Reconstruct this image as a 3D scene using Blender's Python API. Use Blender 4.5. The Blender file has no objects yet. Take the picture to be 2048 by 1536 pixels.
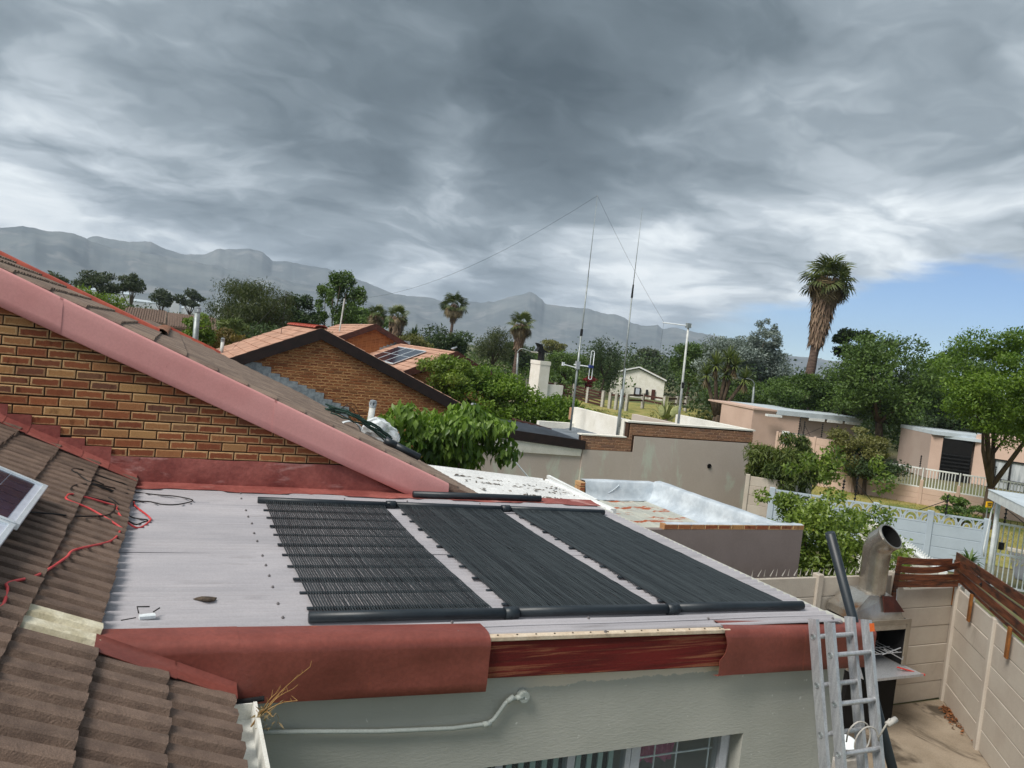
import bpy, bmesh, math, random
import numpy as np
from mathutils import Matrix, Vector

SC = bpy.context.scene
COL = SC.collection
R = math.radians
PI = math.pi
random.seed(7)

# ---------------------------------------------------------------- camera
EYE = 4.65
cam = bpy.data.objects.new("camera", bpy.data.cameras.new("camera"))
COL.objects.link(cam)
_p, _r, _y = R(2.71), R(6.26), R(24.08)
_fw = Vector((math.sin(_y), math.cos(_y), 0)); _rt = Vector((math.cos(_y), -math.sin(_y), 0)); _up = Vector((0, 0, 1))
_f2 = _fw*math.cos(_p) - _up*math.sin(_p); _u2 = _up*math.cos(_p) + _fw*math.sin(_p)
_r3 = _rt*math.cos(_r) + _u2*math.sin(_r); _u3 = _u2*math.cos(_r) - _rt*math.sin(_r)
_m = Matrix((_r3, _u3, -_f2)).transposed().to_4x4()
_m.translation = (0, 0, EYE)
cam.matrix_world = _m
cam.data.sensor_width = 36.0
cam.data.lens = 36.0*1530/2048
cam.data.clip_start = 0.05
cam.data.clip_end = 30000
SC.camera = cam

# ---------------------------------------------------------------- light
SUN_AZ, SUN_EL = R(252), R(50)          # compass angle from +Y clockwise, height above the horizon
sun = bpy.data.objects.new("sun", bpy.data.lights.new("sun", 'SUN'))
COL.objects.link(sun)
sun.data.energy = 2.2
sun.data.angle = R(24)
sun.data.color = (1.0, 0.95, 0.88)
_sd = Vector((math.sin(SUN_AZ)*math.cos(SUN_EL), math.cos(SUN_AZ)*math.cos(SUN_EL), math.sin(SUN_EL)))
sun.rotation_euler = _sd.to_track_quat('Z', 'Y').to_euler()
sun.location = (0, 0, 60)

SC.view_settings.view_transform = 'Standard'
SC.view_settings.look = 'None'
SC.view_settings.exposure = 0.75
SC.view_settings.gamma = 1.0
SC.view_settings.use_curve_mapping = False

world = bpy.data.worlds.new("World")
SC.world = world
world.use_nodes = True


class NT:
    """small helper round a node tree"""
    def __init__(self, tree):
        self.t = tree; self.n = tree.nodes; self.l = tree.links
    def node(self, typ, **kw):
        nd = self.n.new(typ)
        for k, v in kw.items():
            setattr(nd, k, v)
        return nd
    def put(self, sock, v):
        if v is None:
            return
        if isinstance(v, bpy.types.NodeSocket):
            self.l.new(v, sock)
        else:
            sock.default_value = v
    def math(self, op, a, b=None, c=None, clamp=False):
        nd = self.node('ShaderNodeMath', operation=op); nd.use_clamp = clamp
        for i, v in enumerate((a, b, c)):
            self.put(nd.inputs[i], v)
        return nd.outputs[0]
    def vmath(self, op, a, b=None, scale=None):
        nd = self.node('ShaderNodeVectorMath', operation=op)
        self.put(nd.inputs[0], a); self.put(nd.inputs[1], b)
        if scale is not None:
            self.put(nd.inputs['Scale'], scale)
        return nd.outputs['Value'] if op in ('DOT_PRODUCT', 'LENGTH') else nd.outputs[0]
    def smooth(self, v, a, b, lo=0.0, hi=1.0):
        nd = self.node('ShaderNodeMapRange', interpolation_type='SMOOTHSTEP')
        self.put(nd.inputs[0], v)
        for i, q in enumerate((a, b, lo, hi)):
            self.put(nd.inputs[i+1], q)
        return nd.outputs[0]
    def noise(self, vec, scale, detail=4.0, rough=0.55, dist=0.0):
        nd = self.node('ShaderNodeTexNoise')
        self.put(nd.inputs['Vector'], vec)
        self.put(nd.inputs['Scale'], scale); self.put(nd.inputs['Detail'], detail)
        self.put(nd.inputs['Roughness'], rough); self.put(nd.inputs['Distortion'], dist)
        return nd.outputs[0]
    def mix(self, fac, a, b, blend='MIX'):
        nd = self.node('ShaderNodeMix', data_type='RGBA', blend_type=blend)
        self.put(nd.inputs[0], fac)
        for i, v in ((6, a), (7, b)):
            if isinstance(v, (tuple, list)) and len(v) == 3:
                v = (*v, 1)
            self.put(nd.inputs[i], v)
        return nd.outputs[2]
    def ramp(self, v, stops, interp='LINEAR'):
        nd = self.node('ShaderNodeValToRGB')
        cr = nd.color_ramp; cr.interpolation = interp
        while len(cr.elements) < len(stops):
            cr.elements.new(0.5)
        for e, (p, c) in zip(cr.elements, stops):
            e.position = p; e.color = (*c, 1) if len(c) == 3 else c
        self.put(nd.inputs[0], v)
        return nd.outputs[0]
    def comb(self, x, y, z):
        nd = self.node('ShaderNodeCombineXYZ')
        for i, v in enumerate((x, y, z)):
            self.put(nd.inputs[i], v)
        return nd.outputs[0]
    def sep(self, v):
        nd = self.node('ShaderNodeSeparateXYZ'); self.put(nd.inputs[0], v)
        return nd.outputs


def lin(r, g, b, k=1.0):
    """sRGB 0..255 to a linear colour, times k"""
    f = lambda u: (u/12.92 if u <= 0.04045 else ((u+0.055)/1.055)**2.4)
    return tuple(min(0.95, f(v/255.0)*k) for v in (r, g, b))


# sky: NISHITA blue behind a broken deck of grey cloud
w = NT(world.node_tree)
w.n.clear()
sky = w.node('ShaderNodeTexSky', sky_type='NISHITA')
sky.sun_disc = False
sky.air_density = 0.7
sky.dust_density = 0.0
sky.ozone_density = 5.0
sky.sun_elevation = SUN_EL
sky.sun_rotation = SUN_AZ
bg_sky = w.node('ShaderNodeBackground'); bg_sky.inputs[1].default_value = 0.075
w.l.new(sky.outputs[0], bg_sky.inputs[0])
dirv = w.node('ShaderNodeTexCoord').outputs['Generated']
dx, dy, dz = w.sep(dirv)
h = w.math('MAXIMUM', dz, 0.0)
hz = w.math('ADD', h, 0.20)
deck = w.comb(w.math('DIVIDE', dx, hz), w.math('DIVIDE', dy, hz), 0.37)
def vnoise(vec, scale, detail, rough):
    nd = w.node('ShaderNodeTexNoise')
    w.put(nd.inputs['Vector'], vec); nd.inputs['Scale'].default_value = scale; nd.inputs['Detail'].default_value = detail; nd.inputs['Roughness'].default_value = rough
    return nd.outputs[1]
wv_ = w.vmath('SUBTRACT', vnoise(deck, 0.9, 4.0, 0.55), (0.5, 0.5, 0.5))
deck2 = w.vmath('ADD', deck, w.vmath('SCALE', wv_, None, 0.9))
wv2 = w.vmath('SUBTRACT', vnoise(deck2, 3.4, 4.0, 0.55), (0.5, 0.5, 0.5))
deck3 = w.vmath('ADD', deck2, w.vmath('SCALE', wv2, None, 0.22))
n_big = w.noise(deck2, 0.55, 2.0, 0.5)
n_mid = w.noise(deck3, 1.5, 5.0, 0.52)
n_fine = w.noise(deck3, 5.0, 5.0, 0.55)
# billows: rounded lumps with creases between them
bil = w.math('ABSOLUTE', w.math('SUBTRACT', w.noise(deck3, 2.6, 4.0, 0.55), 0.5))
thick = w.math('ADD', w.math('MULTIPLY', w.math('SUBTRACT', n_big, 0.5), 0.85), w.math('ADD', w.math('MULTIPLY', w.math('SUBTRACT', n_mid, 0.5), 1.0), w.math('MULTIPLY', w.math('SUBTRACT', n_fine, 0.5), 0.10)))
thick = w.math('ADD', thick, w.math('MULTIPLY', w.math('SUBTRACT', bil, 0.09), -0.42))
thick = w.math('ADD', thick, 0.545)
# heavy and thin parts of the deck
for d_, amt, wide in (((0.571, 0.723, 0.39), 0.17, 0.22), ((0.173, 0.951, 0.258), 0.15, 0.15), ((0.395, 0.864, 0.311), 0.10, 0.15), ((-0.05, 0.92, 0.36), 0.11, 0.18), ((-0.072, 0.961, 0.266), 0.06, 0.10),
                      ((-0.156, 0.976, 0.154), -0.17, 0.09), ((0.324, 0.924, 0.204), -0.17, 0.075), ((0.726, 0.656, 0.204), -0.15, 0.17), ((0.52, 0.84, 0.18), -0.12, 0.12),
                      ((0.757, 0.572, 0.316), 0.06, 0.14), ((0.30, 0.95, 0.10), 0.05, 0.10)):
    r_ = w.vmath('LENGTH', w.vmath('SUBTRACT', dirv, d_))
    thick = w.math('ADD', thick, w.math('MULTIPLY', w.math('EXPONENT', w.math('MULTIPLY', w.math('POWER', r_, 2.0), -1.0/(wide*wide))), amt))
KX = 0.80
cloud = w.ramp(thick, [(0.22, lin(250, 252, 252, KX)), (0.36, lin(224, 230, 233, KX)), (0.48, lin(180, 189, 196, KX)), (0.62, lin(134, 145, 153, KX)), (0.78, lin(98, 110, 118, KX)), (1.0, lin(66, 78, 86, KX))])
# pale lit band low down, where the deck is seen edge on
edge = w.math('POWER', w.math('SUBTRACT', 1.0, w.math('MINIMUM', h, 1.0)), 16.0)
cloud = w.mix(w.math('MULTIPLY', edge, 0.22), cloud, lin(206, 214, 220, KX))
# clearing low over the right hand horizon
az = w.math('ARCTAN2', dx, dy)
clear_top = w.math('MULTIPLY', w.smooth(az, R(24), R(56)), 0.148)
ragged = w.math('MULTIPLY', w.math('SUBTRACT', w.noise(w.comb(w.math('MULTIPLY', az, 5.0), w.math('MULTIPLY', dz, 26.0), 0.0), 1.0, 6.0, 0.6), 0.5), 0.10)
lim = w.math('ADD', clear_top, ragged)
clear = w.smooth(w.math('SUBTRACT', lim, dz), -0.016, 0.016)
clear = w.math('MULTIPLY', clear, w.smooth(az, R(30), R(44)))
thin = w.smooth(thick, 0.12, 0.22, 0.6, 0.0)
cover = w.math('MULTIPLY', w.math('SUBTRACT', 1.0, clear), w.math('SUBTRACT', 1.0, thin))
bg_cloud = w.node('ShaderNodeBackground'); bg_cloud.inputs[1].default_value = 1.0
w.l.new(cloud, bg_cloud.inputs[0])
mixw = w.node('ShaderNodeMixShader')
w.put(mixw.inputs[0], cover)
w.l.new(bg_sky.outputs[0], mixw.inputs[1]); w.l.new(bg_cloud.outputs[0], mixw.inputs[2])
outw = w.node('ShaderNodeOutputWorld')
w.l.new(mixw.outputs[0], outw.inputs[0])


# ---------------------------------------------------------------- materials
def new_mat(name):
    m = bpy.data.materials.new(name)
    m.use_nodes = True
    t = NT(m.node_tree)
    t.n.clear()
    out = t.node('ShaderNodeOutputMaterial')
    b = t.node('ShaderNodeBsdfPrincipled')
    t.l.new(b.outputs[0], out.inputs[0])
    return m, t, b, out


def mat(name, col, col2=None, scale=6.0, rough=0.8, bump=0.0, bscale=60.0, metal=0.0, spec=0.3, rnd=0.0,
        stretch=(1, 1, 1), lo=0.35, hi=0.65, stain=None, fine=0.10):
    """surface with noise between two colours, fine grain, optional stain (colour, scale, lo, hi, stretch), per-object variation"""
    m, t, b, out = new_mat(name)
    co = t.node('ShaderNodeTexCoord').outputs['Object']
    if rnd:
        oi = t.node('ShaderNodeObjectInfo')
        co_n = t.vmath('ADD', co, t.vmath('SCALE', t.comb(7.3, 3.1, 5.7), None, oi.outputs['Random']))
    else:
        co_n = co
    cs = t.vmath('MULTIPLY', co_n, stretch)
    if col2 is None:
        col2 = tuple(c*0.78 for c in col)
    f = t.smooth(t.noise(cs, scale, 6.0, 0.6), lo, hi)
    c = t.mix(f, col, col2)
    if stain:
        sc_, ss, sl, sh, st = stain
        sf = t.smooth(t.noise(t.vmath('MULTIPLY', co_n, st), ss, 5.0, 0.62, 0.4), sl, sh)
        c = t.mix(sf, c, sc_)
    if fine:
        g = t.smooth(t.noise(co_n, bscale*1.7, 3.0, 0.6), 0.25, 0.75, 1.0-fine, 1.0+fine)
        c = t.vmath('MULTIPLY', c, t.comb(g, g, g))
    if rnd:
        g = t.math('ADD', t.math('MULTIPLY', oi.outputs['Random'], rnd), 1.0-rnd*0.5)
        c = t.vmath('MULTIPLY', c, t.comb(g, g, g))
    t.put(b.inputs['Base Color'], c)
    b.inputs['Roughness'].default_value = rough
    b.inputs['Metallic'].default_value = metal
    b.inputs['Specular IOR Level'].default_value = spec
    if bump:
        bp = t.node('ShaderNodeBump')
        bp.inputs['Strength'].default_value = bump
        bp.inputs['Distance'].default_value = 0.01
        t.put(bp.inputs['Height'], t.noise(cs, bscale, 5.0, 0.65))
        t.l.new(bp.outputs[0], b.inputs['Normal'])
    return m


def leaf_mat(name, a, b_, c_=None, trans=0.28, rough=0.5):
    m, t, b, out = new_mat(name)
    at = t.node('ShaderNodeAttribute', attribute_name='tint').outputs['Fac']
    stops = [(0.0, a), (1.0, b_)] if c_ is None else [(0.0, a), (0.8, b_), (0.93, b_), (1.0, c_)]
    col = t.ramp(at, stops)
    t.put(b.inputs['Base Color'], col)
    b.inputs['Roughness'].default_value = rough
    b.inputs['Specular IOR Level'].default_value = 0.35
    tr = t.node('ShaderNodeBsdfTranslucent')
    t.put(tr.inputs[0], t.vmath('MULTIPLY', col, (1.5, 1.7, 0.7)))
    mx = t.node('ShaderNodeMixShader'); mx.inputs[0].default_value = trans
    t.l.new(b.outputs[0], mx.inputs[1]); t.l.new(tr.outputs[0], mx.inputs[2])
    t.l.new(mx.outputs[0], out.inputs[0])
    return m


def brick_mat(name, body, edge, frame=0.75, dark=(0.045, 0.03, 0.022), fin=0.10, fout=0.24):
    """face brick: warm body colours by brick, pale burnt frame round the face, dark flashed spots"""
    m, t, b, out = new_mat(name)
    uv = t.node('ShaderNodeUVMap').outputs[0]
    ux, uy, _ = t.sep(uv)
    cell = t.vmath('FLOOR', uv)
    fx = t.math('FRACT', ux); fy = t.math('FRACT', uy)
    wn = t.node('ShaderNodeTexWhiteNoise', noise_dimensions='2D'); t.put(wn.inputs['Vector'], cell)
    oi = t.node('ShaderNodeObjectInfo')
    rnd = t.math('FRACT', t.math('ADD', oi.outputs['Random'], wn.outputs[0]))
    r2 = t.math('FRACT', t.math('MULTIPLY', rnd, 17.31))
    co = t.node('ShaderNodeTexCoord').outputs['Object']
    con = t.vmath('ADD', co, t.vmath('SCALE', t.comb(31.0, 11.0, 17.0), None, rnd))
    nz = t.noise(con, 22.0, 4.0, 0.6)
    base = t.ramp(rnd, [(i/max(1, len(body)-1), c) for i, c in enumerate(body)])
    flash = t.smooth(t.noise(t.comb(t.math('MULTIPLY', fx, 3.2), t.math('MULTIPLY', fy, 0.35), t.math('MULTIPLY', rnd, 91.0)), 1.0, 3.0, 0.6), 0.50, 0.68)
    base = t.mix(t.math('MULTIPLY', flash, t.smooth(r2, 0.45, 0.75, 0.15, 0.75)), base, t.vmath('MULTIPLY', base, (0.45, 0.40, 0.38)))
    # distance from the face edge in units of the face height (0 at the edge)
    ax = t.math('MULTIPLY', t.math('SUBTRACT', 0.5, t.math('ABSOLUTE', t.math('SUBTRACT', fx, 0.5))), 3.0)
    ay = t.math('SUBTRACT', 0.5, t.math('ABSOLUTE', t.math('SUBTRACT', fy, 0.5)))
    ed = t.math('MINIMUM', ax, ay)
    edn = t.math('ADD', ed, t.math('MULTIPLY', t.math('SUBTRACT', nz, 0.5), 0.40))
    fr = t.math('MULTIPLY', t.smooth(edn, fin, fout, 1.0, 0.0), t.smooth(r2, 0.05, 0.45, 0.3, frame))
    c = t.mix(fr, base, edge)
    spots = t.smooth(t.noise(con, 34.0, 3.0, 0.7, 0.6), t.math('SUBTRACT', 0.74, t.math('MULTIPLY', r2, 0.14)), 0.82)
    c = t.mix(t.math('MULTIPLY', spots, t.smooth(ed, 0.02, 0.12)), c, dark)
    g = t.smooth(t.noise(con, 120.0, 3.0), 0.2, 0.8, 0.82, 1.14)
    c = t.vmath('MULTIPLY', c, t.comb(g, g, g))
    t.put(b.inputs['Base Color'], c)
    b.inputs['Roughness'].default_value = 0.85
    b.inputs['Specular IOR Level'].default_value = 0.2
    bp = t.node('ShaderNodeBump'); bp.inputs['Strength'].default_value = 0.5; bp.inputs['Distance'].default_value = 0.004
    t.put(bp.inputs['Height'], t.noise(con, 90.0, 4.0))
    t.l.new(bp.outputs[0], b.inputs['Normal'])
    return m


# ---------------------------------------------------------------- mesh helpers
class MB:
    """collects faces and links them as ONE mesh object"""
    def __init__(self):
        self.v = []; self.f = []; self.uv = []
    def add(self, vs, fs, uvs=None):
        o = len(self.v)
        self.v.extend([tuple(p) for p in vs])
        for i, f in enumerate(fs):
            self.f.append([o+k for k in f])
            if uvs is not None:
                self.uv.append(uvs[i])
        return self
    def box(self, x0, x1, y0, y1, z0, z1):
        return self.add([(x0, y0, z0), (x1, y0, z0), (x1, y1, z0), (x0, y1, z0), (x0, y0, z1), (x1, y0, z1), (x1, y1, z1), (x0, y1, z1)],
                        [(0, 3, 2, 1), (4, 5, 6, 7), (0, 1, 5, 4), (1, 2, 6, 5), (2, 3, 7, 6), (3, 0, 4, 7)])
    def beam(self, p, q, wd, ht, up=(0, 0, 1), bev=0.0):
        """bar from p to q, wd across, ht along up"""
        p = Vector(p); q = Vector(q); d = (q-p).normalized()
        s = d.cross(Vector(up))
        if s.length < 1e-6:
            s = d.cross(Vector((1, 0, 0)))
        s.normalize(); u = s.cross(d).normalized()
        if bev > 0:
            a, b = wd/2, ht/2
            pr = [(-a+bev, -b), (a-bev, -b), (a, -b+bev), (a, b-bev), (a-bev, b), (-a+bev, b), (-a, b-bev), (-a, -b+bev)]
        else:
            a, b = wd/2, ht/2
            pr = [(-a, -b), (a, -b), (a, b), (-a, b)]
        n = len(pr)
        vs = [p+s*x+u*y for x, y in pr]+[q+s*x+u*y for x, y in pr]
        fs = [(i, (i+1) % n, n+(i+1) % n, n+i) for i in range(n)]+[tuple(range(n-1, -1, -1)), tuple(range(n, 2*n))]
        return self.add(vs, fs)
    def tube(self, pts, r, n=8, cap=True):
        pts = [Vector(p) for p in pts]
        rs = r if isinstance(r, (list, tuple)) else [r]*len(pts)
        rings = []; prev = None
        for i, p in enumerate(pts):
            d = (pts[min(i+1, len(pts)-1)]-pts[max(i-1, 0)]).normalized()
            ref = prev if prev is not None else (Vector((0, 0, 1)) if abs(d.z) < 0.9 else Vector((1, 0, 0)))
            s = ref-d*ref.dot(d)
            if s.length < 1e-6:
                s = d.orthogonal()
            s.normalize(); prev = s; u = d.cross(s)
            rings.append([p+(s*math.cos(2*PI*k/n)+u*math.sin(2*PI*k/n))*rs[i] for k in range(n)])
        vs = [q for rg in rings for q in rg]
        fs = []
        for i in range(len(rings)-1):
            for k in range(n):
                fs.append((i*n+k, i*n+(k+1) % n, (i+1)*n+(k+1) % n, (i+1)*n+k))
        if cap:
            fs.append(tuple(range(n-1, -1, -1))); fs.append(tuple(range((len(rings)-1)*n, len(rings)*n)))
        return self.add(vs, fs)
    def prism(self, poly, ext):
        """closed polygon (3D points) swept along ext"""
        e = Vector(ext); n = len(poly)
        vs = [Vector(p) for p in poly]+[Vector(p)+e for p in poly]
        fs = [tuple(range(n-1, -1, -1)), tuple(range(n, 2*n))]+[(i, (i+1) % n, n+(i+1) % n, n+i) for i in range(n)]
        return self.add(vs, fs)
    def sheet(self, rows):
        """grid of points"""
        m = len(rows[0])
        vs = [p for r_ in rows for p in r_]
        fs = [(i*m+k, i*m+k+1, (i+1)*m+k+1, (i+1)*m+k) for i in range(len(rows)-1) for k in range(m-1)]
        return self.add(vs, fs)
    def slab(self, rows, off):
        """grid of points with thickness: a second layer moved by off, closed round the rim"""
        off = Vector(off); m = len(rows[0]); n = len(rows)
        top = [Vector(p) for r_ in rows for p in r_]
        vs = top+[p+off for p in top]; N = len(top)
        fs = []
        for i in range(n-1):
            for k in range(m-1):
                a, b, c, d = i*m+k, i*m+k+1, (i+1)*m+k+1, (i+1)*m+k
                fs.append((a, b, c, d)); fs.append((N+d, N+c, N+b, N+a))
        rim = [k for k in range(m)]+[i*m+m-1 for i in range(1, n)]+[(n-1)*m+k for k in range(m-2, -1, -1)]+[i*m for i in range(n-2, 0, -1)]
        for i in range(len(rim)):
            a, b = rim[i], rim[(i+1) % len(rim)]
            fs.append((b, a, N+a, N+b))
        return self.add(vs, fs)
    def mesh(self, name, m, smooth=False, flip=False):
        me = bpy.data.meshes.new(name)
        me.from_pydata(self.v, [], self.f)
        if self.uv:
            ul = me.uv_layers.new(name='UVMap')
            flat = [c for f in self.uv for p in f for c in p]
            ul.data.foreach_set('uv', flat)
        if m is not None:
            me.materials.append(m)
        bm = bmesh.new(); bm.from_mesh(me)
        bmesh.ops.recalc_face_normals(bm, faces=bm.faces)
        bm.to_mesh(me); bm.free()
        if smooth:
            me.polygons.foreach_set('use_smooth', [True]*len(me.polygons))
        me.update()
        return me
    def build(self, name, m, parent=None, smooth=False):
        return link(name, self.mesh(name, m, smooth), parent)


def link(name, me, parent=None, mw=None):
    o = bpy.data.objects.new(name, me)
    COL.objects.link(o)
    if parent is not None:
        o.parent = parent
        o.matrix_parent_inverse = parent.get('_inv') and Matrix.Translation(-Vector(parent['_inv'])) or Matrix.Identity(4)
    if mw is not None:
        o.matrix_basis = mw
    return o


def tag(o, label=None, cat=None, group=None, kind=None):
    for k, v in (('label', label), ('category', cat), ('group', group), ('kind', kind)):
        if v:
            o[k] = v
    return o


def thing(name, label, cat, loc, group=None):
    o = bpy.data.objects.new(name, None)
    COL.objects.link(o)
    o.location = loc
    o.empty_display_size = 0.1
    o['_inv'] = tuple(loc)
    return tag(o, label, cat, group)


def auto_smooth(o, deg=35):
    me = o.data
    me.polygons.foreach_set('use_smooth', [True]*len(me.polygons))
    try:
        me.set_sharp_from_angle(angle=R(deg))
    except Exception:
        pass
    return o


def pieces(name, meshes, mats4, parent, limit=300):
    """alike pieces as single objects, the largest-showing first; those past the limit become one part"""
    order = sorted(range(len(mats4)), key=lambda i: (mats4[i].translation-Vector((0, 0, EYE))).length)
    objs = []
    for i in order[:limit]:
        objs.append(link(name, meshes[i % len(meshes)], parent, mats4[i]))
    rest = order[limit:]
    if rest:
        vs = []; fs = []; uv = []
        for j, i in enumerate(rest):
            me = meshes[i % len(meshes)]
            o = len(vs)
            vs.extend([tuple(mats4[i] @ v.co) for v in me.vertices])
            ul = me.uv_layers[0].data if me.uv_layers else None
            du, dv = float(j % 97+1), float(j//97+1)
            for p in me.polygons:
                fs.append([o+k for k in p.vertices])
                if ul:
                    uv.extend([c for li in p.loop_indices for c in (ul[li].uv[0]+du, ul[li].uv[1]+dv)])
        m = bpy.data.meshes.new(name+'s')
        m.from_pydata(vs, [], fs)
        if uv:
            m.uv_layers.new(name='UVMap').data.foreach_set('uv', uv)
        m.materials.append(meshes[0].materials[0])
        m.update()
        o = link(name+'s', m, parent)
        o['kind'] = 'stuff'
        objs.append(o)
    return objs


def fast_mesh(name, verts, faces, m, tint=None, smooth=False):
    """verts (N,3), faces (M,k) numpy, optional per-face tint"""
    verts = np.asarray(verts, dtype=np.float32); faces = np.asarray(faces, dtype=np.int32)
    me = bpy.data.meshes.new(name)
    me.vertices.add(len(verts)); me.vertices.foreach_set('co', verts.ravel())
    k = faces.shape[1]; n = len(faces)
    me.loops.add(n*k); me.loops.foreach_set('vertex_index', faces.ravel())
    me.polygons.add(n)
    me.polygons.foreach_set('loop_start', np.arange(0, n*k, k, dtype=np.int32))
    if smooth:
        me.polygons.foreach_set('use_smooth', np.ones(n, dtype=bool))
    if tint is not None:
        a = me.attributes.new('tint', 'FLOAT', 'FACE')
        a.data.foreach_set('value', np.asarray(tint, dtype=np.float32))
    me.materials.append(m)
    me.update(calc_edges=True)
    me.validate()
    return me


# ---------------------------------------------------------------- the materials of the place
M = {}
M['tile'] = mat('concrete_tile', lin(124, 104, 91), lin(102, 85, 75), 7, 0.92, 0.7, 120, rnd=0.20, stain=(lin(80, 70, 65), 5.5, 0.60, 0.78, (0.5, 1.3, 1)), fine=0.24)
M['tile_cream'] = mat('cream_painted_tile', lin(222, 214, 190), lin(190, 180, 152), 9, 0.8, 0.5, 60, stain=(lin(120, 92, 70), 9, 0.62, 0.7, (1, 1, 1)))
M['tile_top'] = mat('weathered_tile', lin(140, 122, 108), lin(112, 96, 86), 3, 0.92, 0.6, 60, rnd=0.14, fine=0.16)
M['tile_salmon'] = mat('salmon_tile', lin(190, 150, 128), lin(158, 122, 104), 2, 0.9, 0.4, 40, rnd=0.15, fine=0.12)
M['pink_metal'] = mat('pink_barge_paint', lin(220, 158, 154), lin(212, 148, 144), 1.6, 0.42, 0.05, 30, spec=0.4, stain=(lin(150, 84, 76), 5, 0.70, 0.76, (1, 1, 1)), fine=0.04)
M['red_fascia'] = mat('red_oxide_paint', lin(136, 74, 64), lin(118, 62, 53), 2.2, 0.40, 0.2, 26, spec=0.4, stain=(lin(168, 86, 54), 2.6, 0.62, 0.80, (2.6, 1, 0.45)), fine=0.10)
M['red_flash'] = mat('red_waterproofing', lin(158, 92, 84), lin(134, 72, 66), 3.5, 0.62, 0.6, 18, rnd=0.1, stain=(lin(186, 140, 134), 3.5, 0.54, 0.72, (0.6, 1, 2)), fine=0.14)
M['red_ridge'] = mat('red_ridge_paint', lin(186, 92, 72), lin(160, 74, 60), 4, 0.6, 0.2, 30)
M['board_red'] = mat('weathered_red_board', lin(118, 34, 30), lin(92, 28, 24), 3, 0.7, 0.6, 50, stretch=(0.5, 1, 14), stain=(lin(150, 92, 66), 3.2, 0.50, 0.66, (0.5, 1, 15)), fine=0.1)
M['cream_wood'] = mat('cream_batten_paint', lin(214, 198, 176), lin(196, 176, 152), 12, 0.7, 0.3, 40)
M['sheet'] = mat('roof_sheet_paint', lin(174, 170, 173), lin(160, 157, 161), 2.2, 0.38, 0.05, 60, spec=0.5, stretch=(0.35, 1.5, 1), rnd=0.08, stain=(lin(122, 116, 116), 2.6, 0.56, 0.80, (0.35, 2.6, 1)), fine=0.06)
M['wall_green'] = mat('grey_green_plaster', lin(168, 171, 164), lin(156, 160, 154), 1.4, 0.85, 0.35, 46, fine=0.06)
M['mortar'] = mat('dark_mortar', lin(62, 50, 40), lin(48, 40, 33), 14, 0.95, 0.5, 80)
M['mortar_far'] = mat('far_mortar', lin(74, 52, 38), lin(60, 42, 32), 14, 0.95, 0.4, 60)
M['dark_barge'] = mat('dark_brown_barge', lin(46, 34, 32), lin(36, 28, 27), 5, 0.6, 0.1, 30)
M['brown_barge'] = mat('red_brown_barge', lin(84, 48, 40), lin(66, 40, 34), 5, 0.7, 0.1, 30)
M['lead'] = mat('lead_flashing', lin(172, 180, 184), lin(138, 146, 152), 9, 0.5, 0.25, 30, metal=0.25, rnd=0.12)
M['pvc_black'] = mat('black_pvc', lin(38, 46, 52), lin(31, 38, 44), 8, 0.42, 0.0, 30, spec=0.45)
M['mat_tube'] = mat('solar_mat_rubber', lin(56, 63, 66), lin(26, 32, 36), 1.0, 0.5, 0.0, 30, spec=0.4, stretch=(38, 0.5, 1), lo=0.3, hi=0.7)
M['white'] = mat('white_paint', lin(232, 234, 232), lin(220, 222, 220), 3, 0.6, 0.1, 30)
M['white_wall'] = mat('white_plaster', lin(238, 235, 226), lin(226, 222, 210), 2, 0.85, 0.2, 30, stain=(lin(196, 192, 180), 3, 0.62, 0.8, (1, 1, 0.4)))
M['white_metal'] = mat('white_enamel', lin(226, 232, 234), lin(210, 216, 220), 6, 0.4, 0.0, 30, spec=0.45)
M['beige'] = mat('taupe_plaster', lin(200, 188, 178), lin(194, 181, 170), 0.8, 0.9, 0.2, 24, stain=(lin(202, 204, 190), 0.9, 0.56, 0.66, (1.4, 1, 0.45)), fine=0.05)
M['taupe'] = mat('dark_taupe_plaster', lin(136, 124, 120), lin(128, 116, 112), 1.2, 0.85, 0.15, 30, fine=0.04)
M['silver'] = mat('silver_roof_paint', lin(204, 212, 218), lin(178, 188, 196), 3.2, 0.45, 0.6, 8, metal=0.15, fine=0.06)
M['rust_roof'] = mat('rusting_sheet', lin(182, 182, 170), lin(164, 166, 158), 2.0, 0.7, 0.2, 30, stain=(lin(156, 78, 40), 1.7, 0.545, 0.62, (0.9, 2.4, 1)))
M['bitumen'] = mat('grey_bitumen', lin(118, 126, 134), lin(96, 104, 112), 1.4, 0.7, 0.4, 12)
M['dark_sheet'] = mat('dark_sheet', lin(60, 66, 74), lin(44, 48, 54), 2, 0.5, 0.1, 20)
M['carport'] = mat('white_sheet', lin(228, 228, 226), lin(214, 214, 212), 2, 0.5, 0.05, 20, stain=(lin(150, 146, 140), 5, 0.66, 0.75, (0.8, 3, 1)))
M['vib'] = mat('yard_wall_paint', lin(190, 181, 168), lin(181, 170, 157), 1.6, 0.88, 0.3, 40, rnd=0.05, stain=(lin(132, 122, 108), 1.8, 0.62, 0.85, (1, 1, 0.6)), fine=0.06)
M['vib_blue'] = mat('blue_grey_wall_paint', lin(178, 190, 200), lin(170, 182, 192), 1.5, 0.85, 0.15, 30, rnd=0.05, fine=0.04)
M['vib_pink'] = mat('pink_beige_wall_paint', lin(204, 178, 162), lin(194, 168, 152), 1.5, 0.88, 0.15, 30, rnd=0.05, fine=0.05)
M['pink_house'] = mat('salmon_plaster', lin(206, 178, 162), lin(196, 168, 152), 0.6, 0.9, 0.1, 20, fine=0.04)
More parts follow.
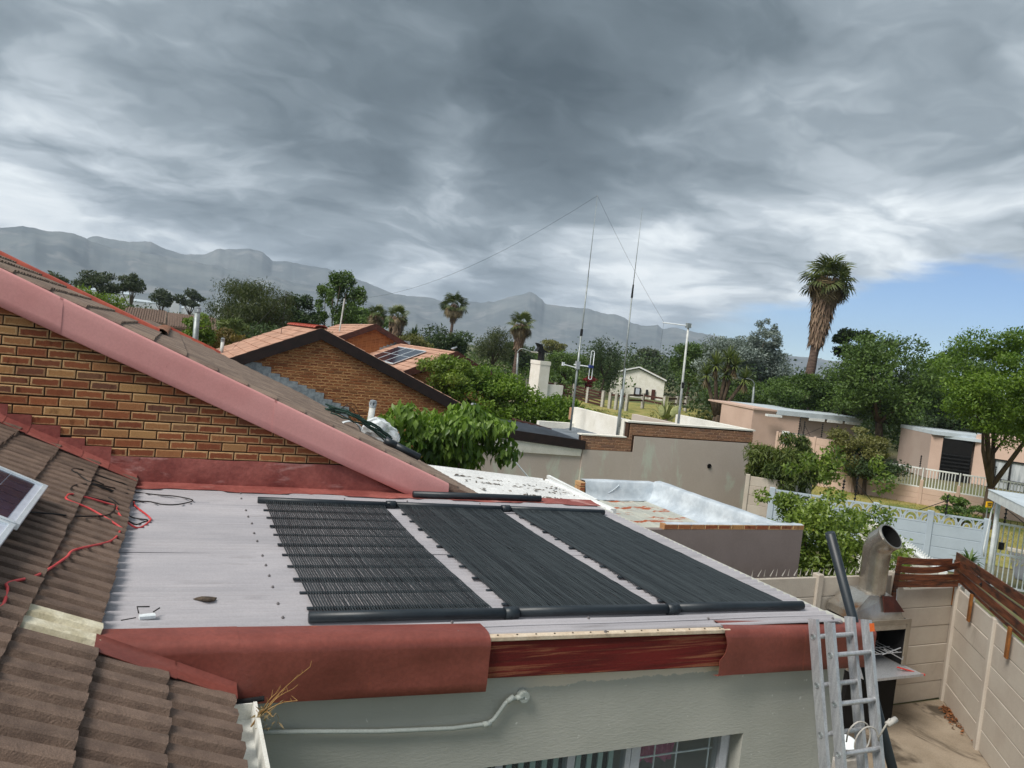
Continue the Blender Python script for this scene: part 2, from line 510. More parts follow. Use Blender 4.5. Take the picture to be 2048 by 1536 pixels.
M['pink_shade'] = mat('shaded_salmon_plaster', lin(176, 160, 150), lin(168, 150, 140), 0.6, 0.9, 0.1, 20, fine=0.04)  # salmon plaster again, with shade mixed into its colour
M['roof_pale'] = mat('pale_flat_roof_edge', lin(196, 206, 212), lin(182, 192, 198), 2, 0.6, 0.1, 20)
M['timber'] = mat('stained_plank', lin(124, 72, 46), lin(84, 48, 33), 3, 0.55, 0.6, 40, stretch=(1.2, 1.2, 12), rnd=0.45, stain=(lin(48, 34, 29), 2.6, 0.52, 0.68, (0.8, 0.8, 4)), fine=0.18)
M['timber_pale'] = mat('orange_bracket', lin(150, 96, 44), lin(118, 74, 36), 5, 0.65, 0.3, 40, rnd=0.2)
M['alu'] = mat('aluminium', lin(196, 198, 200), lin(176, 178, 182), 12, 0.42, 0.05, 60, metal=0.55, stretch=(4, 4, 0.6), spec=0.5)
M['galv'] = mat('galvanised_pipe', lin(160, 166, 166), lin(134, 142, 142), 6, 0.5, 0.05, 40, metal=0.4)
M['white_pole'] = mat('worn_white_pole', lin(208, 210, 206), lin(182, 184, 180), 5, 0.55, 0.05, 30)
M['steel'] = mat('heat_tinted_steel', lin(196, 192, 184), lin(160, 152, 140), 2.2, 0.26, 0.04, 30, metal=0.85, stain=(lin(150, 100, 56), 2.0, 0.55, 0.72, (1, 1, 0.6)))
M['steel_burnt'] = mat('burnt_steel', lin(92, 48, 38), lin(56, 36, 32), 3, 0.5, 0.1, 40, metal=0.4)
M['frame_metal'] = mat('braai_frame', lin(160, 150, 134), lin(140, 130, 116), 3, 0.4, 0.0, 40, metal=0.4)
M['black'] = mat('soot_and_shade_black', lin(22, 21, 21), lin(14, 14, 14), 4, 0.8, 0.2, 30)  # soot, and the painted shade of the carport mouth
M['black_steel'] = mat('black_painted_steel', lin(34, 34, 36), lin(24, 24, 26), 4, 0.5, 0.0, 30)
M['concrete'] = mat('stained_concrete', lin(158, 144, 126), lin(134, 120, 102), 1.1, 0.85, 0.3, 30, stain=(lin(84, 74, 62), 0.9, 0.50, 0.60, (1.2, 0.8, 1)), fine=0.12)
M['conc_post'] = mat('pale_concrete', lin(188, 184, 178), lin(164, 160, 152), 5, 0.9, 0.3, 30, rnd=0.1)
M['red_cable'] = mat('red_cable', lin(214, 84, 84), lin(196, 66, 68), 5, 0.45)
M['black_cable'] = mat('black_cable', lin(40, 36, 34), lin(30, 28, 27), 5, 0.5)
M['green_hose'] = mat('green_hose', lin(36, 66, 56), lin(26, 50, 44), 8, 0.5)
M['pv_frame'] = mat('pv_frame', lin(222, 230, 234), lin(208, 216, 222), 6, 0.35, metal=0.3)
M['pv_cell'] = mat('pv_cell', lin(36, 40, 62), lin(28, 30, 50), 18, 0.16, spec=0.5, rnd=0.25, fine=0.05)
M['pv_line'] = mat('pv_backing', lin(196, 202, 214), lin(186, 192, 204), 6, 0.3)
M['pv_far'] = mat('pv_far_cell', lin(40, 42, 56), lin(30, 32, 46), 2, 0.12, spec=0.6)
M['gutter'] = mat('white_gutter', lin(226, 226, 220), lin(206, 204, 194), 3, 0.5, stain=(lin(150, 122, 84), 2.5, 0.6, 0.72, (1, 1, 1)))
M['slat'] = mat('pale_green_slat', lin(176, 198, 194), lin(160, 184, 180), 4, 0.5)
M['win_frame'] = mat('window_frame', lin(196, 198, 204), lin(184, 186, 192), 4, 0.45)
M['room'] = mat('room_plaster', lin(150, 146, 144), lin(140, 136, 134), 2, 0.9)
M['pink_cloth'] = mat('pink_cloth', lin(196, 120, 150), lin(166, 84, 122), 9, 0.9, 0.3, 20)
M['conduit'] = mat('painted_conduit', lin(180, 186, 180), lin(170, 176, 170), 5, 0.55)
M['dry'] = mat('dry_stem', lin(176, 140, 88), lin(140, 106, 62), 9, 0.9)
M['debris'] = mat('brown_debris', lin(92, 80, 68), lin(60, 52, 46), 20, 0.95, 0.4, 60)
M['red_brick_paver'] = mat('red_paver', lin(126, 62, 54), lin(104, 50, 46), 9, 0.9, 0.4, 60, rnd=0.25)
M['blue_plastic'] = mat('blue_plastic', lin(30, 84, 176), lin(26, 74, 160), 5, 0.4)
M['yellow'] = mat('yellow_sign', lin(232, 178, 30), lin(222, 166, 26), 3, 0.5)
M['sign_red'] = mat('red_sign', lin(206, 74, 40), lin(196, 66, 36), 3, 0.5)
M['orange'] = mat('orange_sticker', lin(226, 112, 50), lin(216, 100, 42), 5, 0.5)
M['terracotta'] = mat('terracotta', lin(150, 92, 70), lin(130, 76, 58), 5, 0.85)
M['bark'] = mat('bark', lin(92, 78, 64), lin(62, 52, 44), 7, 0.95, 0.8, 30, stretch=(1, 1, 0.3))
M['bark_pale'] = mat('pale_bark', lin(132, 116, 98), lin(100, 88, 74), 7, 0.95, 0.6, 30, stretch=(1, 1, 0.3))
M['palm_trunk'] = mat('palm_trunk', lin(112, 94, 84), lin(80, 66, 60), 3, 0.95, 0.8, 14, stretch=(1, 1, 3))
M['skirt'] = leaf_mat('dead_frond', lin(150, 128, 108), lin(104, 84, 70), trans=0.1, rough=0.9)
M['ground'] = mat('suburb_ground', lin(96, 104, 62), lin(112, 104, 78), 0.05, 0.95, 0.2, 2, fine=0.12)
M['lawn'] = mat('dry_lawn', lin(134, 134, 72), lin(160, 146, 88), 0.9, 0.95, 0.5, 30, stain=(lin(98, 112, 52), 0.5, 0.5, 0.66, (1, 1, 1)), fine=0.2)
M['road'] = mat('asphalt', lin(110, 112, 114), lin(96, 98, 100), 0.7, 0.9, 0.3, 30, fine=0.12)
M['kerb'] = mat('kerb_concrete', lin(178, 172, 160), lin(160, 154, 142), 3, 0.9, 0.2, 20)
M['town'] = mat('town_wall', lin(226, 228, 230), lin(206, 208, 210), 0.02, 0.9)
M['mountain'] = mat('hazed_mountain_scrub', lin(116, 122, 122), lin(92, 100, 104), 0.006, 0.95, stain=(lin(128, 130, 130), 0.012, 0.5, 0.7, (1, 1, 0.5)), fine=0.0)  # scrub with part of the distance haze mixed into its colour
M['far_green'] = leaf_mat('far_leaves', lin(52, 66, 40), lin(86, 98, 58), trans=0.15)

# leaf colours (real-world reflectances)
L = {}
L['dark'] = leaf_mat('dark_leaf', (0.018, 0.036, 0.014), (0.062, 0.100, 0.028), trans=0.2)
L['mid'] = leaf_mat('mid_leaf', (0.032, 0.066, 0.016), (0.120, 0.190, 0.036), trans=0.22)
L['light'] = leaf_mat('light_leaf', (0.075, 0.130, 0.022), (0.215, 0.280, 0.050))
L['fresh'] = leaf_mat('fresh_leaf', (0.048, 0.105, 0.016), (0.165, 0.250, 0.030), (0.300, 0.330, 0.060), trans=0.32)
L['lemon'] = leaf_mat('citrus_leaf', (0.055, 0.105, 0.020), (0.220, 0.290, 0.055), (0.42, 0.40, 0.07), trans=0.3, rough=0.4)
L['shrub'] = leaf_mat('broad_leaf', (0.050, 0.110, 0.018), (0.190, 0.290, 0.050), (0.45, 0.36, 0.04), trans=0.3, rough=0.42)
L['willow'] = leaf_mat('willow_leaf', (0.030, 0.046, 0.014), (0.082, 0.100, 0.030))
L['euc'] = leaf_mat('gum_leaf', (0.030, 0.044, 0.024), (0.075, 0.095, 0.045))
L['silver'] = leaf_mat('silver_leaf', (0.085, 0.115, 0.100), (0.270, 0.320, 0.290), trans=0.12)
L['olive'] = leaf_mat('olive_leaf', (0.110, 0.115, 0.035), (0.225, 0.215, 0.075))
L['rusty'] = leaf_mat('rusty_leaf', (0.085, 0.065, 0.018), (0.220, 0.150, 0.040))
L['red'] = leaf_mat('red_flower', (0.12, 0.008, 0.012), (0.36, 0.02, 0.03), trans=0.2)
L['mango'] = leaf_mat('mango_leaf', (0.030, 0.058, 0.014), (0.120, 0.155, 0.034), (0.24, 0.17, 0.05))
L['palm'] = leaf_mat('palm_leaf', (0.045, 0.070, 0.022), (0.130, 0.150, 0.050), trans=0.15)
L['palm_dry'] = leaf_mat('palm_dry_leaf', (0.130, 0.095, 0.048), (0.270, 0.205, 0.110), trans=0.15)
L['yucca'] = leaf_mat('yucca_leaf', (0.060, 0.095, 0.022), (0.200, 0.235, 0.070), trans=0.15)
L['agave'] = leaf_mat('agave_leaf', (0.150, 0.180, 0.060), (0.340, 0.350, 0.150), trans=0.1)


# ---------------------------------------------------------------- plants
def leaf_faces(rng, cen, axis, nrm, length, width):
    """diamond leaves folded along the midrib: two triangles each"""
    n = len(cen)
    axis = axis/np.linalg.norm(axis, axis=1, keepdims=True)
    side = np.cross(axis, nrm); side /= (np.linalg.norm(side, axis=1, keepdims=True)+1e-9)
    up = np.cross(side, axis)
    ln = length[:, None]; wd = width[:, None]
    a = cen-axis*ln*0.5
    b = cen+axis*ln*0.5
    l_ = cen-side*wd*0.5+up*wd*0.22-axis*ln*0.05
    r_ = cen+side*wd*0.5+up*wd*0.22-axis*ln*0.05
    v = np.stack([a, l_, b, r_], axis=1).reshape(-1, 3)
    i = np.arange(n)*4
    f = np.stack([np.stack([i, i+2, i+1], 1), np.stack([i, i+3, i+2], 1)], 1).reshape(-1, 3)
    return v, f


def unit(rng, n):
    u = rng.normal(size=(n, 3))
    return u/np.linalg.norm(u, axis=1, keepdims=True)


def crown_mesh(name, clumps, n, ls, m, rng, asp=0.45, droop=0.0, up=0.5, shell=0.55, strand=0.0):
    """leaves spread through clumps [(x,y,z,rx,rz)]; each leaf turned outward and skyward with scatter"""
    cl = np.array(clumps, dtype=float)
    wgt = (cl[:, 3]*cl[:, 4])**0.75+1e-6
    idx = rng.choice(len(cl), size=n, p=wgt/wgt.sum())
    u = unit(rng, n)
    rad = shell+(1-shell)*rng.random(n)**0.7
    rad *= 1+0.16*rng.normal(size=n).clip(-1.5, 1.8)
    sc = np.stack([cl[idx, 3], cl[idx, 3], cl[idx, 4]], 1)
    off = u*rad[:, None]*sc
    if strand > 0:
        k = rng.random(n)
        off[:, 2] -= strand*cl[idx, 4]*k*k*1.6
    cen = cl[idx, :3]+off
    nrm = u*0.8+np.array([0, 0, up])+0.55*rng.normal(size=(n, 3))
    ax = unit(rng, n)*0.8+u*0.5
    ax[:, 2] -= droop
    ln = ls*(0.65+0.7*rng.random(n)); wd = ln*asp*(0.8+0.4*rng.random(n))
    v, f = leaf_faces(rng, cen, ax, nrm, ln, wd)
    ct = rng.random(len(cl))
    tint = np.clip(0.55*rng.random(n)+0.45*ct[idx], 0, 1)
    return fast_mesh(name, v, f, m, np.repeat(tint, 2))


def limbs(mb, base, targets, r0, rng, fork=0.45, wig=0.12):
    """trunk to a fork, then one limb to each target"""
    base = Vector(base)
    top = Vector(targets[0]) if len(targets) == 1 else sum((Vector(t) for t in targets), Vector())/len(targets)
    fk = base+(top-base)*fork
    fk.x += rng.normal()*wig*r0*3; fk.y += rng.normal()*wig*r0*3
    mid = (base+fk)/2+Vector((rng.normal(), rng.normal(), 0))*r0*0.5
    mb.tube([base-Vector((0, 0, 0.05)), base+Vector((0, 0, r0)), mid, fk], [r0*1.5, r0*1.1, r0, r0*0.85], 7)
    for t in targets:
        t = Vector(t); k = (fk+t)/2+Vector((rng.normal(), rng.normal(), abs(rng.normal())*0.5))*r0*1.5
        mb.tube([fk, k, t], [r0*0.6, r0*0.38, r0*0.12], 5)
    return mb


def tree(name, label, cat, cen, rx, rz, leaf='dark', n=3500, ls=0.22, nc=14, cr=0.42, seed=1, group=None, trunk='bark', r0=None, ry=None,
         base=0.0, asp=0.5, droop=0.0, strand=0.0, fork=0.5, shell=0.5, flat=0.7, lean=(0, 0), extra=(), up=0.5):
    """a tree or bush: uneven crown of leaf clumps, trunk and limbs"""
    rng = np.random.default_rng(seed)
    cx, cy, cz = cen
    ry = ry or rx
    cl = []
    for i in range(nc):
        for _ in range(30):
            p = rng.uniform(-1, 1, 3)
            if np.linalg.norm(p) < 1:
                break
        p = p/np.linalg.norm(p)*(0.35+0.65*rng.random()**0.5)*(1-cr*0.75)
        q = cr*(0.6+0.7*rng.random())
        cl.append((cx+p[0]*rx, cy+p[1]*ry, cz+p[2]*rz, q*rx, q*rz*flat*(0.8+0.4*rng.random())))
    cl.extend(extra)
    th = thing(name, label, cat, (cx+lean[0], cy+lean[1], base), group)
    link('crown', crown_mesh('crown', cl, n, ls, L[leaf], rng, asp, droop, up, shell, strand), th)
    r0 = r0 or max(0.04, rx*0.06)
    order = sorted(cl, key=lambda c: -c[3])[:7]
    mb = MB()
    limbs(mb, (cx+lean[0], cy+lean[1], base), [(c[0], c[1], c[2]) for c in order], r0, rng, fork)
    mb.build('trunk', M[trunk], th, True)
    return th


def fan_frond(m, rng, R_=1.0, seg=22, arc=250, petiole=0.9, droop=0.25):
    """fan palm frond: petiole along +X, blade of radiating segments whose tips hang"""
    vs = []; fs = []
    p0 = np.array([0, 0, 0.]); hub = np.array([petiole, 0, -0.06*petiole])
    for w_ in (0.022,):
        vs += [p0+[0, -w_, 0], p0+[0, w_, 0], hub+[0, w_*0.6, 0], hub+[0, -w_*0.6, 0]]
        fs.append((0, 1, 2, 3))
    for k in range(seg):
        a = R(-arc/2+arc*k/(seg-1)); ln = R_*(0.78+0.22*math.cos(a/2))*(0.9+0.2*rng.random())
        d = np.array([math.cos(a), math.sin(a), 0.0]); s = np.array([-d[1], d[0], 0])
        wd = R_*0.075
        o = len(vs)
        m1 = hub+d*ln*0.62+[0, 0, 0.05*R_*(1 if k % 2 else -1)]
        tip = hub+d*ln+np.array([0, 0, -droop*ln*(0.8+0.5*rng.random())])
        vs += [hub, m1-s*wd, m1+s*wd, tip]
        fs += [(o, o+1, o+2, o+2), (o+1, o+3, o+2, o+2)]
    return vs, fs


def frond_mesh(name, m, seed, **kw):
    rng = np.random.default_rng(seed)
    vs, fs = fan_frond(m, rng, **kw)
    tri = []
    tint = []
    for f in fs:
        if len(set(f)) == 4:
            tri += [(f[0], f[1], f[2]), (f[0], f[2], f[3])]; tint += [0.5, 0.5]
        else:
            tri.append((f[0], f[1], f[2])); tint.append(rng.random())
    return fast_mesh(name, vs, tri, m, tint)


def fan_palm(name, label, base, top, r0, crown_r, skirt_len, skirt_r, n_green, n_dry, seed, group=None, lean_pts=()):
    """Washingtonia-like palm: ringed trunk, hanging skirt of dead leaves, fan fronds"""
    rng = np.random.default_rng(seed)
    th = thing(name, label, 'palm', base, group)
    b = Vector(base); t = Vector(top)
    pts = [b, *[Vector(p) for p in lean_pts], t]
    path = []; rad = []
    for i in range(len(pts)-1):
        for k in range(8):
            q = pts[i].lerp(pts[i+1], k/8); path.append(q); rad.append(r0*(1.12-0.25*(i*8+k)/(8*(len(pts)-1)))*(1.06 if k % 2 else 0.95))
    path.append(t); rad.append(r0*0.8)
    MB().tube(path, rad, 10).build('trunk', M['palm_trunk'], th, True)
    # skirt
    n = int(700*max(0.6, skirt_len/3))
    z = rng.random(n); ang = rng.random(n)*2*PI
    rr = skirt_r*(0.45+0.55*(1-z)**0.8)*(0.75+0.35*rng.random(n))
    ax_ = (t-pts[-2]).normalized() if len(pts) > 1 else Vector((0, 0, 1))
    cen = np.array(t)[None, :]-np.array(ax_)[None, :]*(z*skirt_len)[:, None]+np.stack([np.cos(ang)*rr, np.sin(ang)*rr, 0*rr], 1)
    axs = np.stack([np.cos(ang)*0.25, np.sin(ang)*0.25, -np.ones(n)], 1)+0.15*rng.normal(size=(n, 3))
    nr = np.stack([np.cos(ang), np.sin(ang), 0.2*np.ones(n)], 1)+0.2*rng.normal(size=(n, 3))
    v, f = leaf_faces(rng, cen, axs, nr, crown_r*0.55*(0.6+0.7*rng.random(n)), crown_r*0.10*(0.6+0.8*rng.random(n)))
    link('dead_leaf_skirt', fast_mesh('dead_leaf_skirt', v, f, M['skirt'], np.repeat(rng.random(n), 2)), th)
    green = [frond_mesh('frond', L['palm'], seed*10+k, R_=crown_r*0.52, petiole=crown_r*0.55, droop=0.30) for k in range(3)]
    dry = [frond_mesh('dry_frond', L['palm_dry'], seed*10+5+k, R_=crown_r*0.48, petiole=crown_r*0.45, droop=0.75) for k in range(2)]
    def place(me, nm, az_, el):
        q = Matrix.Translation(t+Vector((0, 0, 0.05*crown_r))) @ Matrix.Rotation(az_, 4, 'Z') @ Matrix.Rotation(-el, 4, 'Y') @ Matrix.Rotation(rng.normal()*0.5, 4, 'X')
        link(nm, me, th, q)
    for k in range(n_green):
        place(green[k % 3], 'frond', k*2.39996+rng.normal()*0.2, R(82-118*(k/n_green)**0.9+rng.normal()*5))
    for k in range(n_dry):
        place(dry[k % 2], 'dry_frond', k*2.39996+1+rng.normal()*0.3, R(-20-38*rng.random()))
    return th


def blade_rosette(cen, n, ln, wd, m, rng, el_lo=5, el_hi=85, curve=0.25, name='leaves', axis=Vector((0, 0, 1))):
    """stiff sword leaves from one point"""
    vs = []; fs = []; tint = []
    qa = Vector((0, 0, 1)).rotation_difference(axis)
    for k in range(n):
        az_ = k*2.39996+rng.normal()*0.15
        el = R(el_lo+(el_hi-el_lo)*rng.random())
        d = qa @ Vector((math.cos(az_)*math.cos(el), math.sin(az_)*math.cos(el), math.sin(el)))
        s = d.cross(Vector((0, 0, 1)))
        if s.length < 1e-3:
            s = Vector((1, 0, 0))
        s.normalize()
        l_ = ln*(0.75+0.4*rng.random()); o = len(vs); c = Vector(cen)
        m1 = c+d*l_*0.5; t = c+d*l_-Vector((0, 0, curve*l_*math.cos(el)))
        vs += [c-s*wd*0.35, c+s*wd*0.35, m1-s*wd*0.5, m1+s*wd*0.5, t]
        fs += [(o, o+1, o+3), (o, o+3, o+2), (o+2, o+3, o+4)]
        tint += [rng.random()]*3
    return vs, fs, tint


# ================================================================ THE SETTING
def ground():
    n = 96
    rings = [0, 15, 40, 90, 200, 390]
    vs = [(0, 0, 0)]
    for r_ in rings[1:]:
        vs += [(r_*math.cos(2*PI*k/n), r_*math.sin(2*PI*k/n), -0.02) for k in range(n)]
    fs = [(0, 1+k, 1+(k+1) % n) for k in range(n)]
    for i in range(len(rings)-2):
        a = 1+i*n; b = a+n
        fs += [(a+k, b+k, b+(k+1) % n, a+(k+1) % n) for k in range(n)]
    mb = MB(); mb.add([(x, y, -0.02) for x, y, z in vs], fs)
    mb.add([(-2390, -390, -0.03), (3290, -390, -0.03), (3290, 3690, -0.03), (-2390, 3690, -0.03)], [(0, 1, 2, 3)])
    tag(mb.build('ground', M['ground']), kind='structure')


ground()


def flat(name, pts, z, m, kind='structure', th=0.0):
    mb = MB()
    if th:
        mb.prism([(x, y, z-th) for x, y in pts], (0, 0, th))
    else:
        mb.add([(x, y, z) for x, y in pts], [tuple(range(len(pts)))])
    return tag(mb.build(name, m), kind=kind)


# courtyard slab, pavement verge, road with kerb beyond the gate
flat('courtyard_floor', [(4.0, -3.5), (7.6, -3.5), (11.26, 7.66), (4.0, 7.66)], 0.0, M['concrete'])
flat('verge', [(18.6, 19.2), (24.6, 9.0), (33.6, 14.4), (24.6, 29.8)], 0.004, M['lawn'])
flat('road', [(20.9, 12.75), (24.2, 7.2), (27.8, 9.6), (24.35, 15.2)], 0.008, M['road'])
mbk = MB(); mbk.beam((24.45, 15.3, 0.05), (28.0, 9.5, 0.05), 0.16, 0.12, bev=0.02)
tag(mbk.build('kerb', M['kerb']), kind='structure')
flat('park_lawn', [(26, 40), (52, 46), (58, 72), (34, 74)], 0.004, M['lawn'])


# mountains: skyline points (x, y, height) of three ranges one behind the other
def ridge(name, prof, scale, depth, seed, amp, z0=4.65):
    rng = np.random.default_rng(seed)
    P = np.array(prof, float)
    P[:, 0] *= scale; P[:, 1] *= scale; P[:, 2] = z0+(P[:, 2]-z0)*scale
    s = np.concatenate([[0], np.cumsum(np.linalg.norm(np.diff(P[:, :2], axis=0), axis=1))])
    n = 420
    t = np.linspace(0, s[-1], n)
    x = np.interp(t, s, P[:, 0]); y = np.interp(t, s, P[:, 1]); z = np.interp(t, s, P[:, 2])
    def fbm(k, f0, o=5):
        r_ = np.zeros(n)
        for i in range(o):
            f = f0*2**i
            ph = rng.random()*1000
            g = rng.normal(size=int(s[-1]*f)+4)
            r_ += np.interp(t*f, np.arange(len(g)), g)/2**i
        return r_
    z = z+fbm(0, 1/48.0, 5)*amp*0.62
    d = np.stack([x, y], 1); d /= np.linalg.norm(d, axis=1, keepdims=True)
    rows = []
    K = 16
    # value noise over the slope
    def n2(fx, fy):
        gx = max(3, int(s[-1]*fx)+3); g = rng.normal(size=(40, gx))
        tx = t*fx
        def at(q):
            a = q*depth*fy; k0 = int(a) % 38; f = a-int(a); f = f*f*(3-2*f)
            r0 = np.interp(tx, np.arange(gx), g[k0]); r1 = np.interp(tx, np.arange(gx), g[k0+1])
            return r0*(1-f)+r1*f
        return at
    octs = [(n2(1/160.0, 1/220.0), 1.0), (n2(1/75.0, 1/120.0), 0.5), (n2(1/35.0, 1/60.0), 0.25)]
    for k in range(K+1):
        q = k/K
        gul = sum(a*o(q) for o, a in octs)
        back = depth*q
        zz = z*(1-q)**1.2+gul*amp*2.3*math.sin(PI*min(1, q*1.02))**0.8
        if k == K:
            zz = zz*0-1
        rows.append(np.stack([x-d[:, 0]*back, y-d[:, 1]*back, zz], 1))
    V = np.concatenate(rows)
    F = []
    for k in range(K):
        a = k*n
        i = np.arange(n-1)
        F.append(np.stack([a+i, a+i+1, a+n+i+1, a+n+i], 1))
    # back slope, so that the range has a far side
    bk = np.stack([x+d[:, 0]*depth*0.5, y+d[:, 1]*depth*0.5, z*0-1], 1)
    V = np.concatenate([V, bk]); a = (K+1)*n; i = np.arange(n-1)
    F.append(np.stack([i, a+i, a+i+1, i+1], 1))
    me = fast_mesh(name, V, np.concatenate(F), M['mountain'], smooth=True)
    return tag(link(name, me), kind='structure')


ridge('mountain', [(-1500, 2100, 120), (-900, 2400, 150), (-509, 2550, 164), (-465, 2558, 182), (-413, 2567, 195), (-359, 2575, 191), (-285, 2584, 190), (-180, 2594, 169), (-43, 2600, 166), (86, 2599, 158), (236, 2589, 146), (391, 2571, 138), (518, 2548, 118), (640, 2520, 96), (800, 2470, 60)], 0.92, 700, 3, 4.5)
ridge('mountain_range', [(-700, 2480, 150), (-284, 2584, 177), (-234, 2589, 195), (-169, 2595, 196), (-88, 2599, 206), (-31, 2600, 188), (12, 2600, 182), (69, 2599, 190), (111, 2598, 212), (169, 2594, 224), (199, 2592, 227), (238, 2589, 220), (270, 2586, 197), (308, 2582, 206), (386, 2571, 197), (433, 2564, 198), (482, 2555, 188), (547, 2542, 172), (571, 2536, 167), (612, 2527, 155), (662, 2514, 140), (710, 2501, 142), (758, 2487, 145), (807, 2472, 137), (847, 2458, 137), (900, 2440, 130), (1100, 2350, 80)], 1.18, 800, 5, 4.5)
ridge('mountain_peak', [(600, 2560, 100), (760, 2490, 112), (824, 2466, 129), (878, 2447, 143), (949, 2421, 148), (1010, 2396, 167), (1085, 2363, 195), (1105, 2354, 187), (1135, 2339, 163), (1180, 2317, 162), (1248, 2281, 163), (1278, 2264, 157), (1337, 2230, 150), (1373, 2208, 146), (1396, 2193, 127), (1431, 2171, 126), (1464, 2148, 135), (1480, 2138, 117), (1512, 2115, 125), (1552, 2086, 123), (1604, 2046, 117), (1679, 1985, 102), (1800, 1880, 80), (2100, 1550, 60)], 1.06, 700, 9, 4.0)

# the air between here and the mountains
mbh = MB(); mbh.box(-2400, 3300, -400, 3700, -1.2, 300)
hz_ = mbh.build('haze', None)
hm = bpy.data.materials.new('haze_air'); hm.use_nodes = True
ht = NT(hm.node_tree); ht.n.clear()
ho = ht.node('ShaderNodeOutputMaterial'); hv = ht.node('ShaderNodeVolumePrincipled')
hv.inputs['Color'].default_value = (0.70, 0.83, 1.0, 1)
hv.inputs['Density'].default_value = 0.00018
ht.l.new(hv.outputs[0], ho.inputs['Volume'])
hz_.data.materials.append(hm)
tag(hz_, kind='stuff')


# ================================================================ pieces shared by the brick and tile work
def brick_mesh(name, m, ln=0.222, ht=0.073, dp=0.05, bev=0.006):
    """one brick, face towards -Y, origin at the middle of the face"""
    a, b = ln/2, ht/2
    vs = [(-a+bev, 0, -b+bev), (a-bev, 0, -b+bev), (a-bev, 0, b-bev), (-a+bev, 0, b-bev),
          (-a, bev, -b), (a, bev, -b), (a, bev, b), (-a, bev, b),
          (-a, dp, -b), (a, dp, -b), (a, dp, b), (-a, dp, b)]
    fs = [(0, 1, 2, 3), (0, 4, 5, 1), (1, 5, 6, 2), (2, 6, 7, 3), (3, 7, 4, 0), (4, 8, 9, 5), (5, 9, 10, 6), (6, 10, 11, 7), (7, 11, 8, 4)]
    uvs = [[(min(0.985, max(0.015, vs[k][0]/ln+0.5)), min(0.985, max(0.015, vs[k][2]/ht+0.5))) for k in f] for f in fs]
    mb = MB(); mb.add(vs, fs, uvs)
    return mb.mesh(name, m)


def brick_wall(parent, y, inside, x0, x1, z0, z1, m, pitch=0.232, course=0.085, jit=0.003, seed=1, turn=None):
    """bricks in stretcher bond on the plane y wherever inside(x, z, half_len) holds; half bricks close the ends"""
    rng = random.Random(seed)
    full = brick_mesh('brick', m); half = brick_mesh('brick', m, ln=0.106)
    F = []; H = []
    for r_ in range(int((z1-z0)/course)+1):
        z = z0+(r_+0.5)*course
        if z > z1:
            break
        x = x0+(0.0 if r_ % 2 else -pitch/2)
        while x < x1+pitch:
            cx = x+pitch/2
            mw = Matrix.Translation((cx, y+rng.uniform(-jit, jit), z+rng.uniform(-0.0015, 0.0015)))
            if inside(cx-0.111, z) and inside(cx+0.111, z):
                F.append(mw)
            elif inside(cx-0.111, z) and inside(cx-0.005, z):
                H.append(Matrix.Translation((cx-0.058, y+rng.uniform(-jit, jit), z)))
            elif inside(cx+0.005, z) and inside(cx+0.111, z):
                H.append(Matrix.Translation((cx+0.058, y+rng.uniform(-jit, jit), z)))
            x += pitch
    if turn is not None:
        F = [turn @ q for q in F]; H = [turn @ q for q in H]
    if len(F)+len(H) > 300:
        allm = F+H
        meshes = [full]*len(F)+[half]*len(H)
        order = sorted(range(len(allm)), key=lambda i: (allm[i].translation-Vector((0, 0, EYE))).length)
        for i in order[:300]:
            link('brick', meshes[i], parent, allm[i])
        vs = []; fs = []; uv = []
        for j, i in enumerate(order[300:]):
            me = meshes[i]; o = len(vs)
            vs.extend([tuple(allm[i] @ v.co) for v in me.vertices])
            ul = me.uv_layers[0].data
            for p in me.polygons:
                fs.append([o+k for k in p.vertices])
                uv.extend([c for li in p.loop_indices for c in (ul[li].uv[0]+j % 89+1, ul[li].uv[1]+j//89+1)])
        me = bpy.data.meshes.new('bricks'); me.from_pydata(vs, [], fs)
        me.uv_layers.new(name='UVMap').data.foreach_set('uv', uv)
        me.materials.append(m); me.update()
        tag(link('bricks', me, parent), kind='stuff')
    else:
        for q in F:
            link('brick', full, parent, q)
        for q in H:
            link('brick', half, parent, q)


def tile_mesh(name, m, width=0.300, length=0.42, th=0.034, hgt=0.044, seed=0):
    """double-roll concrete roof tile: lies along -X (up the slope) from its nose at x=0, spans y 0..width, top near z=0"""
    rng = random.Random(seed)
    prof = [(0.0, -0.012), (0.012, -0.006), (0.020, 0.0), (0.034, 0.0), (0.044, 0.40), (0.054, 0.88), (0.066, 1.0), (0.125, 0.96), (0.137, 0.80), (0.147, 0.30),
            (0.156, 0.0), (0.184, 0.0), (0.194, 0.40), (0.204, 0.88), (0.216, 1.0), (0.275, 0.96), (0.287, 0.80), (0.296, 0.4), (0.300, 0.3)]
    pr = [(y*width/0.30, (z*hgt if z > 0 else z)-hgt*0.75) for y, z in prof]
    n = len(pr)
    vs = []
    for x, drop in ((0.0, 0.0), (-length*0.5, 0.0), (-length, 0.0)):
        vs += [(x+(rng.uniform(-0.004, 0.004) if x == 0 else 0), y, z+drop) for y, z in pr]
    vs += [(-0.006, y, z-th) for y, z in pr]                 # underside of the nose
    fs = []
    for r_ in range(2):
        fs += [(r_*n+k, r_*n+k+1, (r_+1)*n+k+1, (r_+1)*n+k) for k in range(n-1)]
    fs += [(k+1, k, 3*n+k, 3*n+k+1) for k in range(n-1)]
    vs2 = len(vs)
    vs += [(-length, pr[0][0], pr[0][1]-th), (-length, pr[-1][0], pr[-1][1]-th)]
    fs += [(0, 2*n, vs2, 3*n), (n-1, 4*n-1, vs2+1, 3*n-1)]
    mb = MB(); mb.add(vs, fs)
    me = mb.mesh(name, m)
    return me


